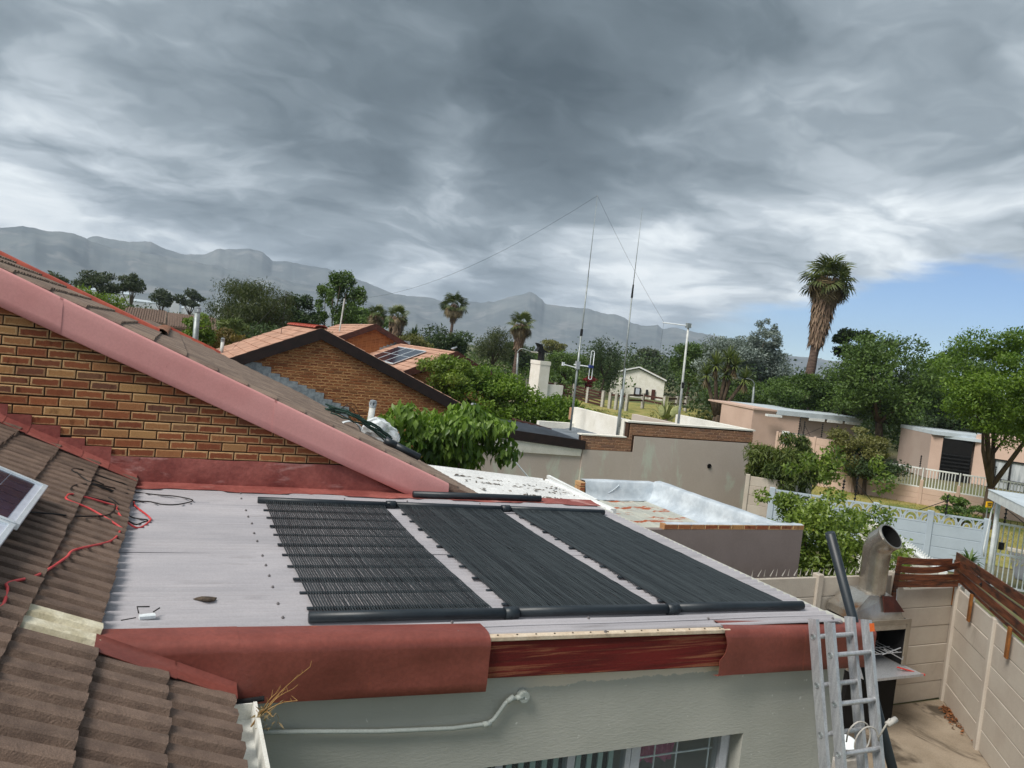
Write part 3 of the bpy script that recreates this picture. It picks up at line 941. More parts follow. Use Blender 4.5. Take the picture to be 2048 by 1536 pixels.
def tile_matrix(x, y, z, pitch_deg, tilt=1.6, jig=0.0, rng=random):
    """nose of the tile at (x, y, z); the roof falls towards +X"""
    return Matrix.Translation((x+rng.uniform(-jig, jig), y+rng.uniform(-jig, jig)*0.5, z)) @ Matrix.Rotation(R(pitch_deg-tilt), 4, 'Y') @ Matrix.Rotation(R(rng.uniform(-0.5, 0.5)*(jig > 0)), 4, 'Z')


# ================================================================ OWN HOUSE: flat roofed room in front
ROOF = lambda x: 3.010-0.0178*(x+0.194)
own = thing('flat_roofed_house', 'grey green plastered room with a low corrugated roof, red fascia and the window below it', 'house', (2.2, 5.9, 0))
# plaster walls with the window opening
WT = 2.142
wb = MB()
wb.box(-3.0, 1.72, 4.03, 4.26, 0.0, 2.93)
wb.box(1.72, 3.86, 4.03, 4.26, WT, 2.93)
wb.box(3.86, 4.76, 4.03, 4.26, 0.0, 2.90)
wb.box(1.72, 3.86, 4.03, 4.26, 0.0, 0.95)
wb.box(4.53, 4.76, 4.26, 7.95, 0.0, 2.89)
wall_o = wb.build('wall', None, own)
m, t, b, out = new_mat('front_plaster')
co = t.node('ShaderNodeTexCoord').outputs['Object']
px_, py_, pz_ = t.sep(co)
base = t.mix(t.smooth(t.noise(co, 1.1, 5.0, 0.6), 0.3, 0.7), lin(186, 185, 176), lin(174, 174, 165))
dirt = t.smooth(t.noise(t.vmath('MULTIPLY', co, (2.5, 2.5, 0.5)), 1.6, 5.0, 0.65), 0.56, 0.8)
base = t.mix(t.math('MULTIPLY', dirt, 0.5), base, lin(134, 136, 128))
patch_edge = t.math('ADD', 2.615, t.math('MULTIPLY', t.math('SUBTRACT', t.noise(t.vmath('MULTIPLY', co, (1, 0, 0)), 4.5, 7.0, 0.7), 0.5), 0.13))
rag = t.math('MULTIPLY', t.math('SUBTRACT', t.noise(co, 60.0, 3.0), 0.5), 0.02)
pm = t.smooth(t.math('ADD', pz_, rag), t.math('SUBTRACT', patch_edge, 0.003), t.math('ADD', patch_edge, 0.003))
pm = t.math('MULTIPLY', pm, t.math('MULTIPLY', t.smooth(px_, 1.95, 2.3), t.smooth(px_, 3.62, 3.7, 1.0, 0.0)))
base = t.mix(pm, base, lin(214, 204, 188))
pit = t.smooth(t.noise(co, 24.0, 2.0, 0.5), 0.735, 0.76)
base = t.mix(t.math('MULTIPLY', pit, 0.6), base, lin(226, 226, 220))
t.put(b.inputs['Base Color'], base)
b.inputs['Roughness'].default_value = 0.85; b.inputs['Specular IOR Level'].default_value = 0.25
bp = t.node('ShaderNodeBump'); bp.inputs['Strength'].default_value = 0.45; bp.inputs['Distance'].default_value = 0.006
t.put(bp.inputs['Height'], t.math('ADD', t.noise(t.vmath('MULTIPLY', co, (1, 1, 3)), 26.0, 5.0, 0.6), t.math('MULTIPLY', t.noise(co, 5.0, 3.0), 1.2)))
t.l.new(bp.outputs[0], b.inputs['Normal'])
wall_o.data.materials.append(m)
# room behind the window
rb = MB()
rb.box(-1.0, 4.5, 6.6, 6.7, 0.0, 2.85); rb.box(-1.0, 4.5, 4.28, 6.6, 2.70, 2.80); rb.box(-1.0, 4.5, 4.28, 6.6, 0.0, 0.06)
rb.build('inner_wall', M['room'], own)

# corrugated sheets: laps at the measured places, each sheet tucked under the next
def sheet_mesh(y0, y1, lift):
    wl = 0.0743; amp = 0.0115; nseg = int((y1-y0)/wl*8)
    rows = []
    rng = random.Random(int(y0*100))
    for i in range(9):
        x = -0.42+(4.63+0.42)*i/8
        sag = 0.003*math.sin(3.1*x+y0*5)+rng.uniform(-0.001, 0.001)
        rows.append([(x, y0+(y1-y0)*k/nseg, ROOF(x)-0.002+lift+sag+amp*(2*(0.5+0.5*math.cos(2*PI*(y0+(y1-y0)*k/nseg)/wl))**1.6-0.85)) for k in range(nseg+1)])
    mb = MB(); mb.slab(rows, (0, 0, -0.0022))
    return mb
laps = [3.995, 4.079, 4.797, 5.566, 6.307, 7.05, 7.80]
for i in range(len(laps)-1):
    o = sheet_mesh(laps[i]-0.0, laps[i+1]+0.075, 0.004*(i % 2)).build('roof_sheet', M['sheet'], own)
    auto_smooth(o, 50)
# roof screws with washers
sm = MB()
sm.tube([(0, 0, -0.004), (0, 0, 0.003)], 0.010, 9); sm.tube([(0, 0, 0.003), (0, 0, 0.010)], 0.006, 6)
sm = sm.mesh('roof_screw', mat('screw_washer', lin(150, 146, 147), lin(118, 113, 112), 30, 0.6, metal=0.3))
for x, y in [(0.694, 7.53), (0.684, 7.31), (0.688, 6.834), (0.688, 6.604), (0.699, 6.367), (0.689, 6.066), (0.691, 5.835), (0.692, 5.50), (0.692, 5.288), (0.69, 5.063), (0.687, 4.833), (0.684, 4.527), (0.684, 4.301), (0.686, 4.15),
             (1.64, 4.148), (1.624, 3.989), (2.575, 4.158), (2.57, 3.973), (3.475, 4.09), (3.471, 3.935), (4.55, 4.02), (4.56, 3.94), (1.66, 7.42), (2.3, 7.4), (3.1, 7.4), (3.9, 7.38)]:
    yy = round(y/0.0743)*0.0743
    link('roof_screw', sm, own, Matrix.Translation((x, yy, ROOF(x)+0.013)))

# fascia: folded red oxide sheets with the bare board between
def fascia_piece(x0, x1, top0, top1, bot0, bot1, name='fascia_flashing', wavy_left=False, cap_right=False, n=14):
    rng = random.Random(int(x0*50)+3)
    rows = []
    prof = [(4.12, 0.006), (4.03, 0.010), (3.985, 0.006), (3.95, -0.012), (3.934, -0.034), (3.930, -0.062)]
    for i in range(n+1):
        f = i/n; x = x0+(x1-x0)*f; tp = top0+(top1-top0)*f; bt = bot0+(bot1-bot0)*f
        row = [(x, y, tp+dz_) for y, dz_ in prof]
        for k in range(1, 6):
            zz = (tp-0.062)+(bt-(tp-0.062))*k/5
            row.append((x, 3.930+0.006*math.sin(x*4.2+k)*0.6+0.003*k/5, zz))
        row.append((x, 3.937, bt-0.006)); row.append((x, 3.955, bt-0.006))
        if wavy_left and i == 0:
            row = [(p[0]+(0.014*math.sin(j*1.3)+rng.uniform(-0.008, 0.008))*(j > 3)-0.05*max(0, j-6)/6, p[1]-0.004*(j % 2)*(j > 3), p[2]) for j, p in enumerate(row)]
        rows.append(row)
    mb = MB(); mb.slab(rows, (0, 0.004, 0.0)) if not cap_right else mb.slab(rows, (0, 0.004, 0))
    if cap_right:
        x = x1
        mb.prism([(x-0.004, 3.934, top1-0.05), (x-0.004, 4.12, top1-0.004), (x-0.004, 4.12, bot1+0.02), (x-0.004, 3.94, bot1)], (0.004, 0, 0))
    o = mb.build(name, M['red_fascia'], own)
    return auto_smooth(o, 60)
fascia_piece(-0.30, 0.425, 3.056, 3.036, 2.73, 2.718)
fascia_piece(0.42, 1.805, 3.034, 2.986, 2.715, 2.664)
fascia_piece(3.515, 4.925, 2.940, 2.876, 2.629, 2.588, wavy_left=True, cap_right=True)
fb = MB(); fb.beam((1.79, 3.985, 2.833), (3.56, 3.985, 2.783), 0.035, 0.225, bev=0.006)
fb.build('fascia_board', M['board_red'], own)
cb = MB(); cb.beam((1.79, 3.978, 2.962), (3.56, 3.978, 2.918), 0.055, 0.028, bev=0.004)
cb.build('batten', M['cream_wood'], own)
nm_ = MB(); nm_.tube([(0, 0, 0), (0, 0, 0.004)], 0.006, 6); nm_ = nm_.mesh('nail', M['debris'])
for k in range(14):
    x = 1.86+k*0.125
    link('nail', nm_, own, Matrix.Translation((x, 3.972, 2.9765-0.0249*(x-1.79))))

# conduit and junction box on the wall
cp = [(0.50, 3.995, 2.527), (0.80, 3.995, 2.500), (1.20, 3.995, 2.458), (1.645, 3.995, 2.428), (1.865, 3.995, 2.432), (1.905, 3.995, 2.455), (1.94, 3.995, 2.505), (1.968, 3.995, 2.548), (2.0, 3.995, 2.570), (2.06, 3.995, 2.576)]
cd = MB(); cd.tube(cp, 0.0125, 10); cd.build('conduit', M['conduit'], own, True)
for a_, b_ in ((3, 4), (8, 9), (7, 8)):
    p = Vector(cp[a_]); q = Vector(cp[b_]); d = (q-p).normalized()*0.025
    cc_ = MB(); cc_.tube([q-d, q+d], 0.017, 10); cc_.build('conduit_coupler', M['conduit'], own, True)
jb = MB(); jb.tube([(2.087, 4.028, 2.577), (2.087, 3.985, 2.577)], 0.036, 22); jb.tube([(2.087, 3.985, 2.577), (2.087, 3.981, 2.577)], 0.032, 22)
jbo = jb.build('junction_box', M['conduit'], own); auto_smooth(jbo)
js = MB(); js.tube([(2.095, 3.982, 2.570), (2.095, 3.978, 2.570)], 0.004, 8); js.build('screw', M['white_metal'], jbo)

# window: frame, panes, vertical slats on the left, burglar bars on the right
wn = MB()
for x0, x1 in ((1.72, 1.76), (2.00, 2.05), (2.505, 2.56), (2.945, 2.985), (2.99, 3.06), (3.735, 3.80)):
    wn.box(x0, x1, 4.10, 4.16, 0.95, WT)
wn.box(1.72, 3.80, 4.095, 4.165, WT-0.022, WT+0.004)
wn.box(1.72, 3.80, 4.105, 4.155, 0.95, 1.0)
win = wn.build('window', M['win_frame'], own)
MB().box(3.80, 3.858, 4.15, 4.255, 0.95, WT).build('jamb_board', M['win_frame'], win)
gm, gt, gb, gout = new_mat('window_glass')
gb.inputs['Base Color'].default_value = (0.9, 0.95, 0.95, 1); gb.inputs['Roughness'].default_value = 0.02
gb.inputs['Transmission Weight'].default_value = 0.95; gb.inputs['IOR'].default_value = 1.1
for x0, x1 in ((1.76, 2.00), (2.05, 2.505), (2.56, 2.945), (3.06, 3.735)):
    MB().box(x0, x1, 4.128, 4.132, 1.0, WT-0.022).build('pane', gm, win)
slm = MB(); slm.box(-0.018, 0.018, -0.006, 0.006, 1.0, WT-0.025); slm = slm.mesh('slat', M['slat'])
for k in range(14):
    x = 1.80+k*0.0835
    if 1.99 < x < 2.06 or 2.49 < x < 2.57:
        continue
    link('slat', slm, win, Matrix.Translation((x, 4.185, 0)))
bb = MB()
bb.box(3.07, 3.73, 4.18, 4.19, 2.095, 2.104); bb.box(3.07, 3.73, 4.18, 4.19, 1.965, 1.974); bb.box(3.07, 3.73, 4.18, 4.19, 1.80, 1.809)
for x in (3.235, 3.42, 3.70):
    bb.box(x, x+0.009, 4.181, 4.189, 1.0, 2.10)
bb.build('burglar_bar', M['white_metal'], win)
# dark sheet behind the slats of the left half
MB().box(1.76, 2.94, 4.26, 4.275, 1.2, 2.69).build('slat_backing', mat('dark_backing', lin(44, 36, 40), lin(30, 26, 30), 6, 0.95), win)
# pink washing behind the right pane
pc = MB(); rows = []
rg = random.Random(5)
for i in range(8):
    z = 2.125-0.03*i
    rows.append([(3.07+0.40*k/26, 4.27+0.02*math.sin(k*1.9+i*0.4), z-(0.05*abs(math.sin(k*0.36)) if i == 7 else 0)) for k in range(27)])
pc.slab(rows, (0, 0.004, 0))
g_ = pc.build('hanging_clothes', M['pink_cloth']); tag(g_, 'pink clothes hung up inside the barred window under the flat roof', 'clothes')

# red waterproofing along the brick gable and folded onto the sheets
fl = MB()
def strip(mb, pts_lo, pts_hi, th):
    mb.slab([pts_lo, pts_hi], th)
rngf = random.Random(2)
xs = [-0.44+k*0.1 for k in range(52)]
def flz(x):
    return 3.268-0.009*max(0, x-0.3)+0.004*math.sin(x*9)
up_lo = [(x, 7.785, ROOF(x)+0.03) for x in xs if x < 2.45]
up_hi = [(x, 7.790, flz(x) if x < 1.6 else min(flz(x), 3.98-0.4105*x-0.02)) for x in xs if x < 2.45]
fl.slab([[(x, 7.775+0.006*math.sin(x*7), z) for x, y, z in up_lo], [(x, 7.770+0.005*math.sin(x*11), (a[2]+z)/2) for (x, y, z), a in zip(up_hi, up_lo)], up_hi], (0, 0.006, 0))
lo2 = [(x, 7.56+0.035*math.sin(x*5.3)+0.02*math.sin(x*17), ROOF(x)+0.019) for x in xs]
md2 = [(x, 7.68, ROOF(x)+0.022+0.004*math.sin(x*23)) for x in xs]
hi2 = [(x, 7.786, ROOF(x)+0.034) for x in xs]
fl.slab([lo2, md2, hi2], (0, 0, -0.004))
o = fl.build('wall_flashing', M['red_flash'], own); auto_smooth(o, 50)

# ================================================================ TILED ROOF at the left, falling towards the flat roof
tr = thing('tiled_roof', 'brown double roll concrete tile roof with cables and solar panels sloping down to the flat grey roof', 'roof', (-1.2, 5.0, 0))
TP = 24.0; EX = 0.34
TX = lambda k: -0.2+k*EX*math.cos(R(TP))
TZ = lambda k: 3.05-k*EX*math.sin(R(TP))
tms = [tile_mesh('tile', M['tile'], seed=s) for s in range(4)]
trng = random.Random(4)
mats_ = []
cream = None
for k in range(-8, 3):
    y = 7.72 if k <= 0 else 3.86
    j = 0
    while True:
        y -= 0.298
        if y < (1.2 if k > -3 else 2.4):
            break
        if k == 0 and abs(y-3.70) < 0.149 and cream is None:
            cream = (k, y); j += 1
            continue
        mats_.append(tile_matrix(TX(k), y, TZ(k)+0.028, TP, 4.4, 0.007, trng))
        j += 1
pieces('tile', tms, mats_, tr)
cm = tile_mesh('tile', M['tile_cream'], seed=9)
o = link('tile', cm, tr, tile_matrix(TX(0), cream[1], TZ(0)+0.030, TP, 4.4))
o['label'] = 'tile painted cream'
# boarding under the tiles and the eave wall below
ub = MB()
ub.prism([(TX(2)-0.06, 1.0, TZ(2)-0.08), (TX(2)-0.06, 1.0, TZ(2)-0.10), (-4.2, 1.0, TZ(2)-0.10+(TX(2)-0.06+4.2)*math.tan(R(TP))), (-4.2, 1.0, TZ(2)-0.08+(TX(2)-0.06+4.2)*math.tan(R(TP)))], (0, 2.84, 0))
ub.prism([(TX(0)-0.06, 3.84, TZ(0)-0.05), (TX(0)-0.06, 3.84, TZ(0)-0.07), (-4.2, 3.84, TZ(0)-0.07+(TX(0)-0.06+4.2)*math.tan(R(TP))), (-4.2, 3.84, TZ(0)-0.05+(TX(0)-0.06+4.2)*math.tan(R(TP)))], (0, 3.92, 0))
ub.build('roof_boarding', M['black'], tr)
MB().box(-3.0, 0.36, 1.0, 3.85, 0.0, 2.66).build('wall', M['wall_green'], tr)
# red folded strips where the tiles meet the fascia, and the stepped strip up the brick gable
rs = MB()
def on_tile(x, y, dz_=0.0):
    return (x, y, 3.05-(x+0.2)*math.tan(R(TP))+0.03+dz_)
for x0, x1, w_ in ((-0.215, 0.145, 0.085), (0.135, 0.43, 0.075)):
    n = 8
    rows = [[on_tile(x0+(x1-x0)*k/n, 3.926, 0.030) for k in range(n+1)], [on_tile(x0+(x1-x0)*k/n, 3.915, 0.012) for k in range(n+1)],
            [on_tile(x0+(x1-x0)*k/n, 3.90-w_*0.5, 0.004) for k in range(n+1)], [on_tile(x0+(x1-x0)*k/n, 3.90-w_, -0.004) for k in range(n+1)]]
    rs.slab(rows, (0, 0, -0.004))
auto_smooth(rs.build('valley_flashing', M['red_fascia'], tr), 50)
steps = [(-2.05, -1.66, 4.00), (-1.66, -1.45, 3.845), (-1.45, -1.262, 3.686), (-1.262, -1.078, 3.603), (-1.078, -0.852, 3.520), (-0.852, -0.654, 3.418), (-0.654, -0.436, 3.350), (-0.436, -0.20, 3.268)]
for x0, x1, zt in steps:
    zb0 = on_tile(x0, 0)[2]-0.02; zb1 = on_tile(x1, 0)[2]-0.02
    sb = MB()
    sb.prism([(x0-0.012, 7.792, zb0), (x1+0.004, 7.792, zb1), (x1+0.004, 7.794, zt), (x0-0.012, 7.794, zt)], (0, -0.008-0.004*((x0*37) % 1), 0))
    sb.slab([[(x0-0.01, 7.79, zb0+0.05), (x1, 7.79, zb1+0.05)], [(x0-0.01, 7.70, zb0+0.028), (x1, 7.70, zb1+0.028)], [(x0-0.01, 7.60, zb0+0.02), (x1, 7.60, zb1+0.02)]], (0, 0, -0.005))
    sb.build('step_flashing', M['red_flash'], tr)
# gutter along the eave
gt_ = MB()
gx = TX(2)+0.005
for a_ in range(1):
    sec = [(gx-0.03, 2.80), (gx-0.03, 2.69), (gx+0.075, 2.69), (gx+0.082, 2.775), (gx+0.100, 2.775), (gx+0.100, 2.768), (gx+0.089, 2.768), (gx+0.082, 2.682), (gx-0.037, 2.682), (gx-0.037, 2.80)]
    gt_.prism([(x, 3.86, z-0.02) for x, z in sec], (0, -2.6, -0.03))
gt_.box(gx-0.03, gx+0.08, 3.852, 3.86, 2.67, 2.75)
go = gt_.build('gutter', M['gutter'], tr)
bk = MB(); bk.tube([(gx-0.02, 3.905, 2.735), (gx+0.14, 3.905, 2.745)], 0.014, 8); bk.build('gutter_bracket', M['black_steel'], tr)

# solar panels standing on the tiles (two, the far one nearly whole)
def pv_panel(y0, y1, xr, label):
    t_ = thing('solar_module', label, 'solar panel', (xr, (y0+y1)/2, 3.2), 'solar panels on the tiled roof')
    ang = R(TP)
    ux = Vector((-math.cos(ang), 0, math.sin(ang))); un = Vector((math.sin(ang), 0, math.cos(ang)))
    o0 = Vector((xr, y0, 3.05-(xr+0.2)*math.tan(ang)+0.115))
    W = y1-y0; Ln = 1.66
    fr = MB(); tck = 0.035
    def bar(a, b, w_):
        fr.beam(a, b, w_, tck, un, 0.003)
    fw = 0.032
    ey = Vector((0, 1, 0))
    bar(o0+ux*0+ey*0, o0+ey*W, fw); bar(o0+ux*Ln, o0+ux*Ln+ey*W, fw)
    bar(o0+ux*fw/2+ey*fw/2, o0+ux*(Ln-fw/2)+ey*fw/2, fw); bar(o0+ux*fw/2+ey*(W-fw/2), o0+ux*(Ln-fw/2)+ey*(W-fw/2), fw)
    fr.build('frame', M['pv_frame'], t_)
    bkp = MB(); c0 = o0+un*0.004
    bkp.slab([[c0+ey*fw, c0+ey*(W-fw)], [c0+ux*Ln+ey*fw, c0+ux*Ln+ey*(W-fw)]], un*-0.006)
    bkp.build('backing', M['pv_line'], t_)
    cx = MB(); pw = (W-2*fw-0.03)/6; pl = (Ln-2*fw-0.05)/10
    g = 0.0022
    cx.add([(g, g, 0), (pw-g, g, 0), (pw-g, pl-g, 0), (g, pl-g, 0)], [(0, 1, 2, 3)])
    cme = cx.mesh('cell', M['pv_cell'])
    for i in range(6):
        for j in range(10):
            p = o0+un*0.0065+ey*(fw+0.015+i*pw)+ux*(fw+0.025+j*pl)
            mw = Matrix((( ey.x, ux.x, un.x, p.x), (ey.y, ux.y, un.y, p.y), (ey.z, ux.z, un.z, p.z), (0, 0, 0, 1)))
            link('cell', cme, t_, mw)
    rl = MB()
    for yy in (y0+0.2, y1-0.2):
        p = Vector((xr-0.1, yy, on_tile(xr-0.1, yy)[2]+0.03))
        rl.beam(p, p+ux*1.4, 0.04, 0.05, un)
    rl.build('rail', M['alu'], t_)
    return t_
pv_panel(4.82, 5.84, -0.70, 'white framed solar panel on the brown tiles, its lower right corner whole in view')
pv_panel(3.78, 4.795, -0.715, 'white framed solar panel cut off by the left picture edge')


# ================================================================ BRICK GABLE HOUSE next door (pink barge)
M['brick'] = brick_mat('face_brick', [lin(150, 96, 66), lin(166, 102, 68), lin(140, 82, 58), lin(146, 86, 58), lin(118, 80, 64), lin(184, 140, 92), lin(152, 90, 62), lin(136, 78, 56), lin(160, 98, 66), lin(190, 148, 98)], lin(206, 170, 124), 0.8)
M['brick_far'] = brick_mat('face_brick_far', [lin(140, 88, 58), lin(152, 94, 60), lin(126, 76, 52), lin(160, 108, 70), lin(108, 70, 50)], lin(216, 166, 116), 1.0, fin=0.14, fout=0.20)
M['brick_dull'] = brick_mat('face_brick_dull', [lin(150, 112, 88), lin(160, 118, 92), lin(134, 98, 80), lin(154, 116, 94), lin(126, 98, 86)], lin(190, 152, 122), 0.85, fin=0.12, fout=0.22)
gab = thing('brick_gable_house', 'near brick gable with a pink metal barge sloping across it and brown tiles above', 'house', (0.5, 14, 0))
BT = lambda x: 4.284-0.4105*x          # top line of the pink barge
BB = lambda x: 3.972-0.4105*x          # its lower line
def in1(x, z):
    return z+0.036 < BB(x)+0.16 and z-0.036 > (3.25 if x > -0.44 else 3.25-0.4452*(x+0.44)-0.06) and x > -3.2
brick_wall(gab, 7.80, in1, -3.2, 2.0, 3.262, 5.3, M['brick'], seed=3)
mw_ = MB()
mw_.prism([(-5.0, 7.812, 0), (3.0, 7.812, 0), (3.0, 7.812, BB(3.0)+0.1), (-5.0, 7.812, BB(-5.0)+0.1)], (0, 0.16, 0))
mw_.build('wall', M['mortar'], gab)
# side wall under the eave, facing the yard
MB().box(2.86, 3.0, 7.98, 21.4, 0, BB(3.0)-0.02).build('side_wall', M['mortar_far'], gab)
# pink barge in three lengths, lapped
def barge(x0, x1, off):
    rows = []
    n = 10
    for i in range(n+1):
        x = x0+(x1-x0)*i/n; z = BT(x)
        hb = 0.315-0.02*(x-1)*(0 < 1) * 0.0
        row = [(x-0.02, 7.90, z-0.006), (x-0.01, 7.82, z-0.004), (x, 7.745, z-0.002), (x, 7.728, z-0.010), (x, 7.722, z-0.026)]
        for k in range(1, 5):
            row.append((x, 7.716+off, z-0.025-(0.29)*k/4))
        row.append((x, 7.726, z-0.322))
        rows.append(row)
    mb = MB(); mb.slab(rows, (0, 0.004+off, -0.002))
    return auto_smooth(mb.build('barge_flashing', M['pink_metal'], gab), 60)
barge(-3.0, -0.90, 0.0); barge(-0.925, 0.975, 0.005); barge(0.95, 2.84, 0.0)
bbd = MB(); bbd.prism([(-3.2, 7.735, BB(-3.2)+0.02), (2.60, 7.735, BB(2.60)+0.02), (2.60, 7.735, BB(2.60)-0.014), (-3.2, 7.735, BB(-3.2)-0.014)], (0, 0.075, 0))
bbd.build('barge_board', mat('pink_brown_board', lin(150, 112, 104), lin(122, 88, 80), 9, 0.8, 0.2, 30), gab)
ebd = MB(); ebd.prism([(2.81, 7.75, BT(2.81)-0.02), (2.84, 7.75, BT(2.84)-0.03), (2.84, 7.75, BT(2.84)-0.15), (2.5, 7.75, BB(2.5)-0.0)], (0, 0.10, 0))
ebd.build('eave_soffit', M['red_flash'], gab)
# roof plane falls towards +X; slightly lower at the far end
RZ = lambda x, y: 4.284-0.4105*x-0.013*(y-7.72)
rp = MB()
rp.prism([(-0.20, 7.80, RZ(-0.2, 7.8)-0.055), (3.28, 7.80, RZ(3.28, 7.8)-0.055), (3.28, 7.80, RZ(3.28, 7.8)-0.10), (-0.20, 7.80, RZ(-0.2, 7.8)-0.10)], (0, 13.6, -0.177))
rp.prism([(-4.5, 7.80, RZ(-4.5, 7.8)-0.055), (-0.20, 7.80, RZ(-0.2, 7.8)-0.055), (-0.20, 7.80, RZ(-0.2, 7.8)-0.10), (-4.5, 7.80, RZ(-4.5, 7.8)-0.10)], (0, 3.78, -0.05))
# far slope of the lower ridge
rp.prism([(-0.20, 10.5, RZ(-0.2, 10.5)-0.06), (-4.5, 10.5, 2.6), (-4.5, 10.5, 2.5), (-0.20, 10.5, RZ(-0.2, 10.5)-0.12)], (0, 10.8, -0.14))
rp.build('roof_boarding', M['tile_top'], gab)
tms2 = [tile_mesh('tile', M['tile_top'], hgt=0.014, th=0.046, seed=20+s) for s in range(3)]
r2_ = random.Random(9)
mt = []
pd = math.degrees(math.atan(0.4105))
exx = 0.285
k = 0
for i in range(-10, 13):
    x = -0.155+i*exx
    if x > 3.28:
        break
    yend = 11.55 if x < -0.2 else 21.35
    y = 7.80
    while y+0.3 < yend:
        mt.append(Matrix.Translation((x, y, RZ(x, y)+0.034)) @ Matrix.Rotation(R(pd-4.2), 4, 'Y') @ Matrix.Rotation(R(r2_.uniform(-0.4, 0.4)), 4, 'Z'))
        y += 0.298
pieces('tile', tms2, mt, gab)
# red far verge of the upper part, ridge cap, red strip at the far end
vg = MB()
n = 12
rows = []
for i in range(n+1):
    x = -4.3+(4.3-0.18)*i/n
    z = RZ(x, 11.55)
    rows.append([(x, 11.47, z+0.02), (x, 11.50, z+0.065), (x, 11.61, z+0.075), (x, 11.65, z+0.04), (x, 11.66, z-0.18)])
vg.slab(rows, (0, 0, -0.006))
auto_smooth(vg.build('verge_flashing', M['red_ridge'], gab), 40)
rc_ = MB()
for i in range(26):
    y0 = 11.66+i*0.375
    z = RZ(-0.2, y0)+0.035
    rc_.slab([[(-0.20+0.13*math.cos(R(a_)), y0, z-0.03+0.075*math.sin(R(a_))) for a_ in range(0, 181, 30)], [(-0.20+0.12*math.cos(R(a_)), y0+0.45, z-0.035+0.07*math.sin(R(a_))) for a_ in range(0, 181, 30)]], (0, 0, -0.012))
auto_smooth(rc_.build('ridge_cap', M['tile_salmon'], gab), 40)
ve = MB(); rows = []
for i in range(9):
    x = -0.15+1.3*i/8; z = RZ(x, 21.3)
    rows.append([(x, 21.22, z+0.02), (x, 21.25, z+0.09), (x, 21.36, z+0.09), (x, 21.38, z-0.1)])
ve.slab(rows, (0, 0, -0.006)); ve.build('end_flashing', M['red_ridge'], gab)
# satellite dome tip behind the far verge
sd = MB()
sd.tube([(-2.75, 12.6, 4.6), (-2.75, 12.6, 5.18)], 0.03, 8)
dv = MB(); rows = []
for i in range(5):
    a_ = i/4
    rows.append([(-2.75+0.34*a_*math.cos(2*PI*k/18), 12.6+0.10*a_*math.sin(2*PI*k/18)-0.14*a_*a_+0.1, 5.20+0.34*a_*math.sin(2*PI*k/18)) for k in range(19)])
dish = thing('satellite_dish', 'dark rim of a satellite dish just showing over the red verge at the far left', 'satellite dish', (-2.75, 12.6, 4.6))
sd.build('mast', M['galv'], dish); dv.slab(rows, (0, 0.012, 0)).build('reflector', M['lead'], dish, True)


def vent_pipe(name, label, base, top, r_, m='white_pole'):
    t_ = thing(name, label, 'vent pipe', base)
    b = Vector(base); e = Vector(top)
    MB().tube([b, e], r_, 14).build('pipe', M[m], t_, True)
    d = (e-b).normalized()
    cp_ = MB()
    for k in range(6):
        a_ = 2*PI*k/6
        cp_.beam(e+Vector((math.cos(a_)*r_*0.95, math.sin(a_)*r_*0.95, 0)), e+d*r_*1.0+Vector((math.cos(a_)*r_*0.95, math.sin(a_)*r_*0.95, 0)), r_*0.45, r_*0.3)
    cp_.tube([e+d*r_*0.95, e+d*r_*1.5, e+d*r_*1.7], [r_*1.1, r_*1.08, r_*0.5], 14)
    cp_.tube([e-d*0.03, e], r_*1.12, 14)
    cp_.build('cowl', M['lead'], t_)
    return t_
vent_pipe('vent_pipe', 'white plastic vent pipe with slotted cap standing in the clear bag', (2.62, 10.65, 3.10), (2.655, 10.68, 3.62), 0.045)

# clear plastic bag heap round the vent pipe
bag = bpy.data.materials.new('clear_plastic'); bag.use_nodes = True
bt_ = NT(bag.node_tree); bt_.n.clear()
bo = bt_.node('ShaderNodeOutputMaterial'); bd = bt_.node('ShaderNodeBsdfPrincipled'); btr = bt_.node('ShaderNodeBsdfTransparent'); bmx = bt_.node('ShaderNodeMixShader')
bd.inputs['Base Color'].default_value = (0.82, 0.86, 0.88, 1); bd.inputs['Roughness'].default_value = 0.22
lw = bt_.node('ShaderNodeTexNoise'); lw.inputs['Scale'].default_value = 9.0; lw.inputs['Detail'].default_value = 5.0
bt_.put(lw.inputs['Vector'], bt_.node('ShaderNodeTexCoord').outputs['Object'])
bt_.put(bmx.inputs[0], bt_.smooth(lw.outputs[0], 0.38, 0.62, 0.25, 0.85))
bt_.l.new(btr.outputs[0], bmx.inputs[1]); bt_.l.new(bd.outputs[0], bmx.inputs[2]); bt_.l.new(bmx.outputs[0], bo.inputs[0])
def crumple(name, cen, rad, seed, m, sub=3):
    bm = bmesh.new(); bmesh.ops.create_icosphere(bm, subdivisions=sub, radius=1)
    rng = np.random.default_rng(seed)
    dirs = unit(rng, 26); amp = rng.uniform(-0.30, 0.28, 26)
    for v in bm.verts:
        u = np.array(v.co); d = dirs @ u
        s = 1+float(np.sum(amp*np.maximum(0, d-0.72)/0.28))+0.05*math.sin(u[0]*17+u[2]*11)
        v.co = Vector((cen[0]+u[0]*rad[0]*s, cen[1]+u[1]*rad[1]*s, cen[2]+max(-0.75, u[2])*rad[2]*s))
    me = bpy.data.meshes.new(name); bm.to_mesh(me); bm.free(); me.materials.append(m)
    return me
o = link('plastic_bag', crumple('plastic_bag', (2.76, 10.60, 3.27), (0.27, 0.26, 0.20), 4, bag))
tag(o, 'crumpled clear plastic bag heaped round the white vent pipe', 'plastic bag')
o = link('plastic_drum', None) if False else None
dm = MB(); rows = []
for i in range(9):
    a_ = PI*i/8
    rows.append([(2.33+0.02*math.cos(2*PI*k/14)+0.19*math.cos(a_), 10.55+0.08*math.sin(2*PI*k/14)+0.06*k/14, 3.20+0.19*math.sin(a_)) for k in range(15)])
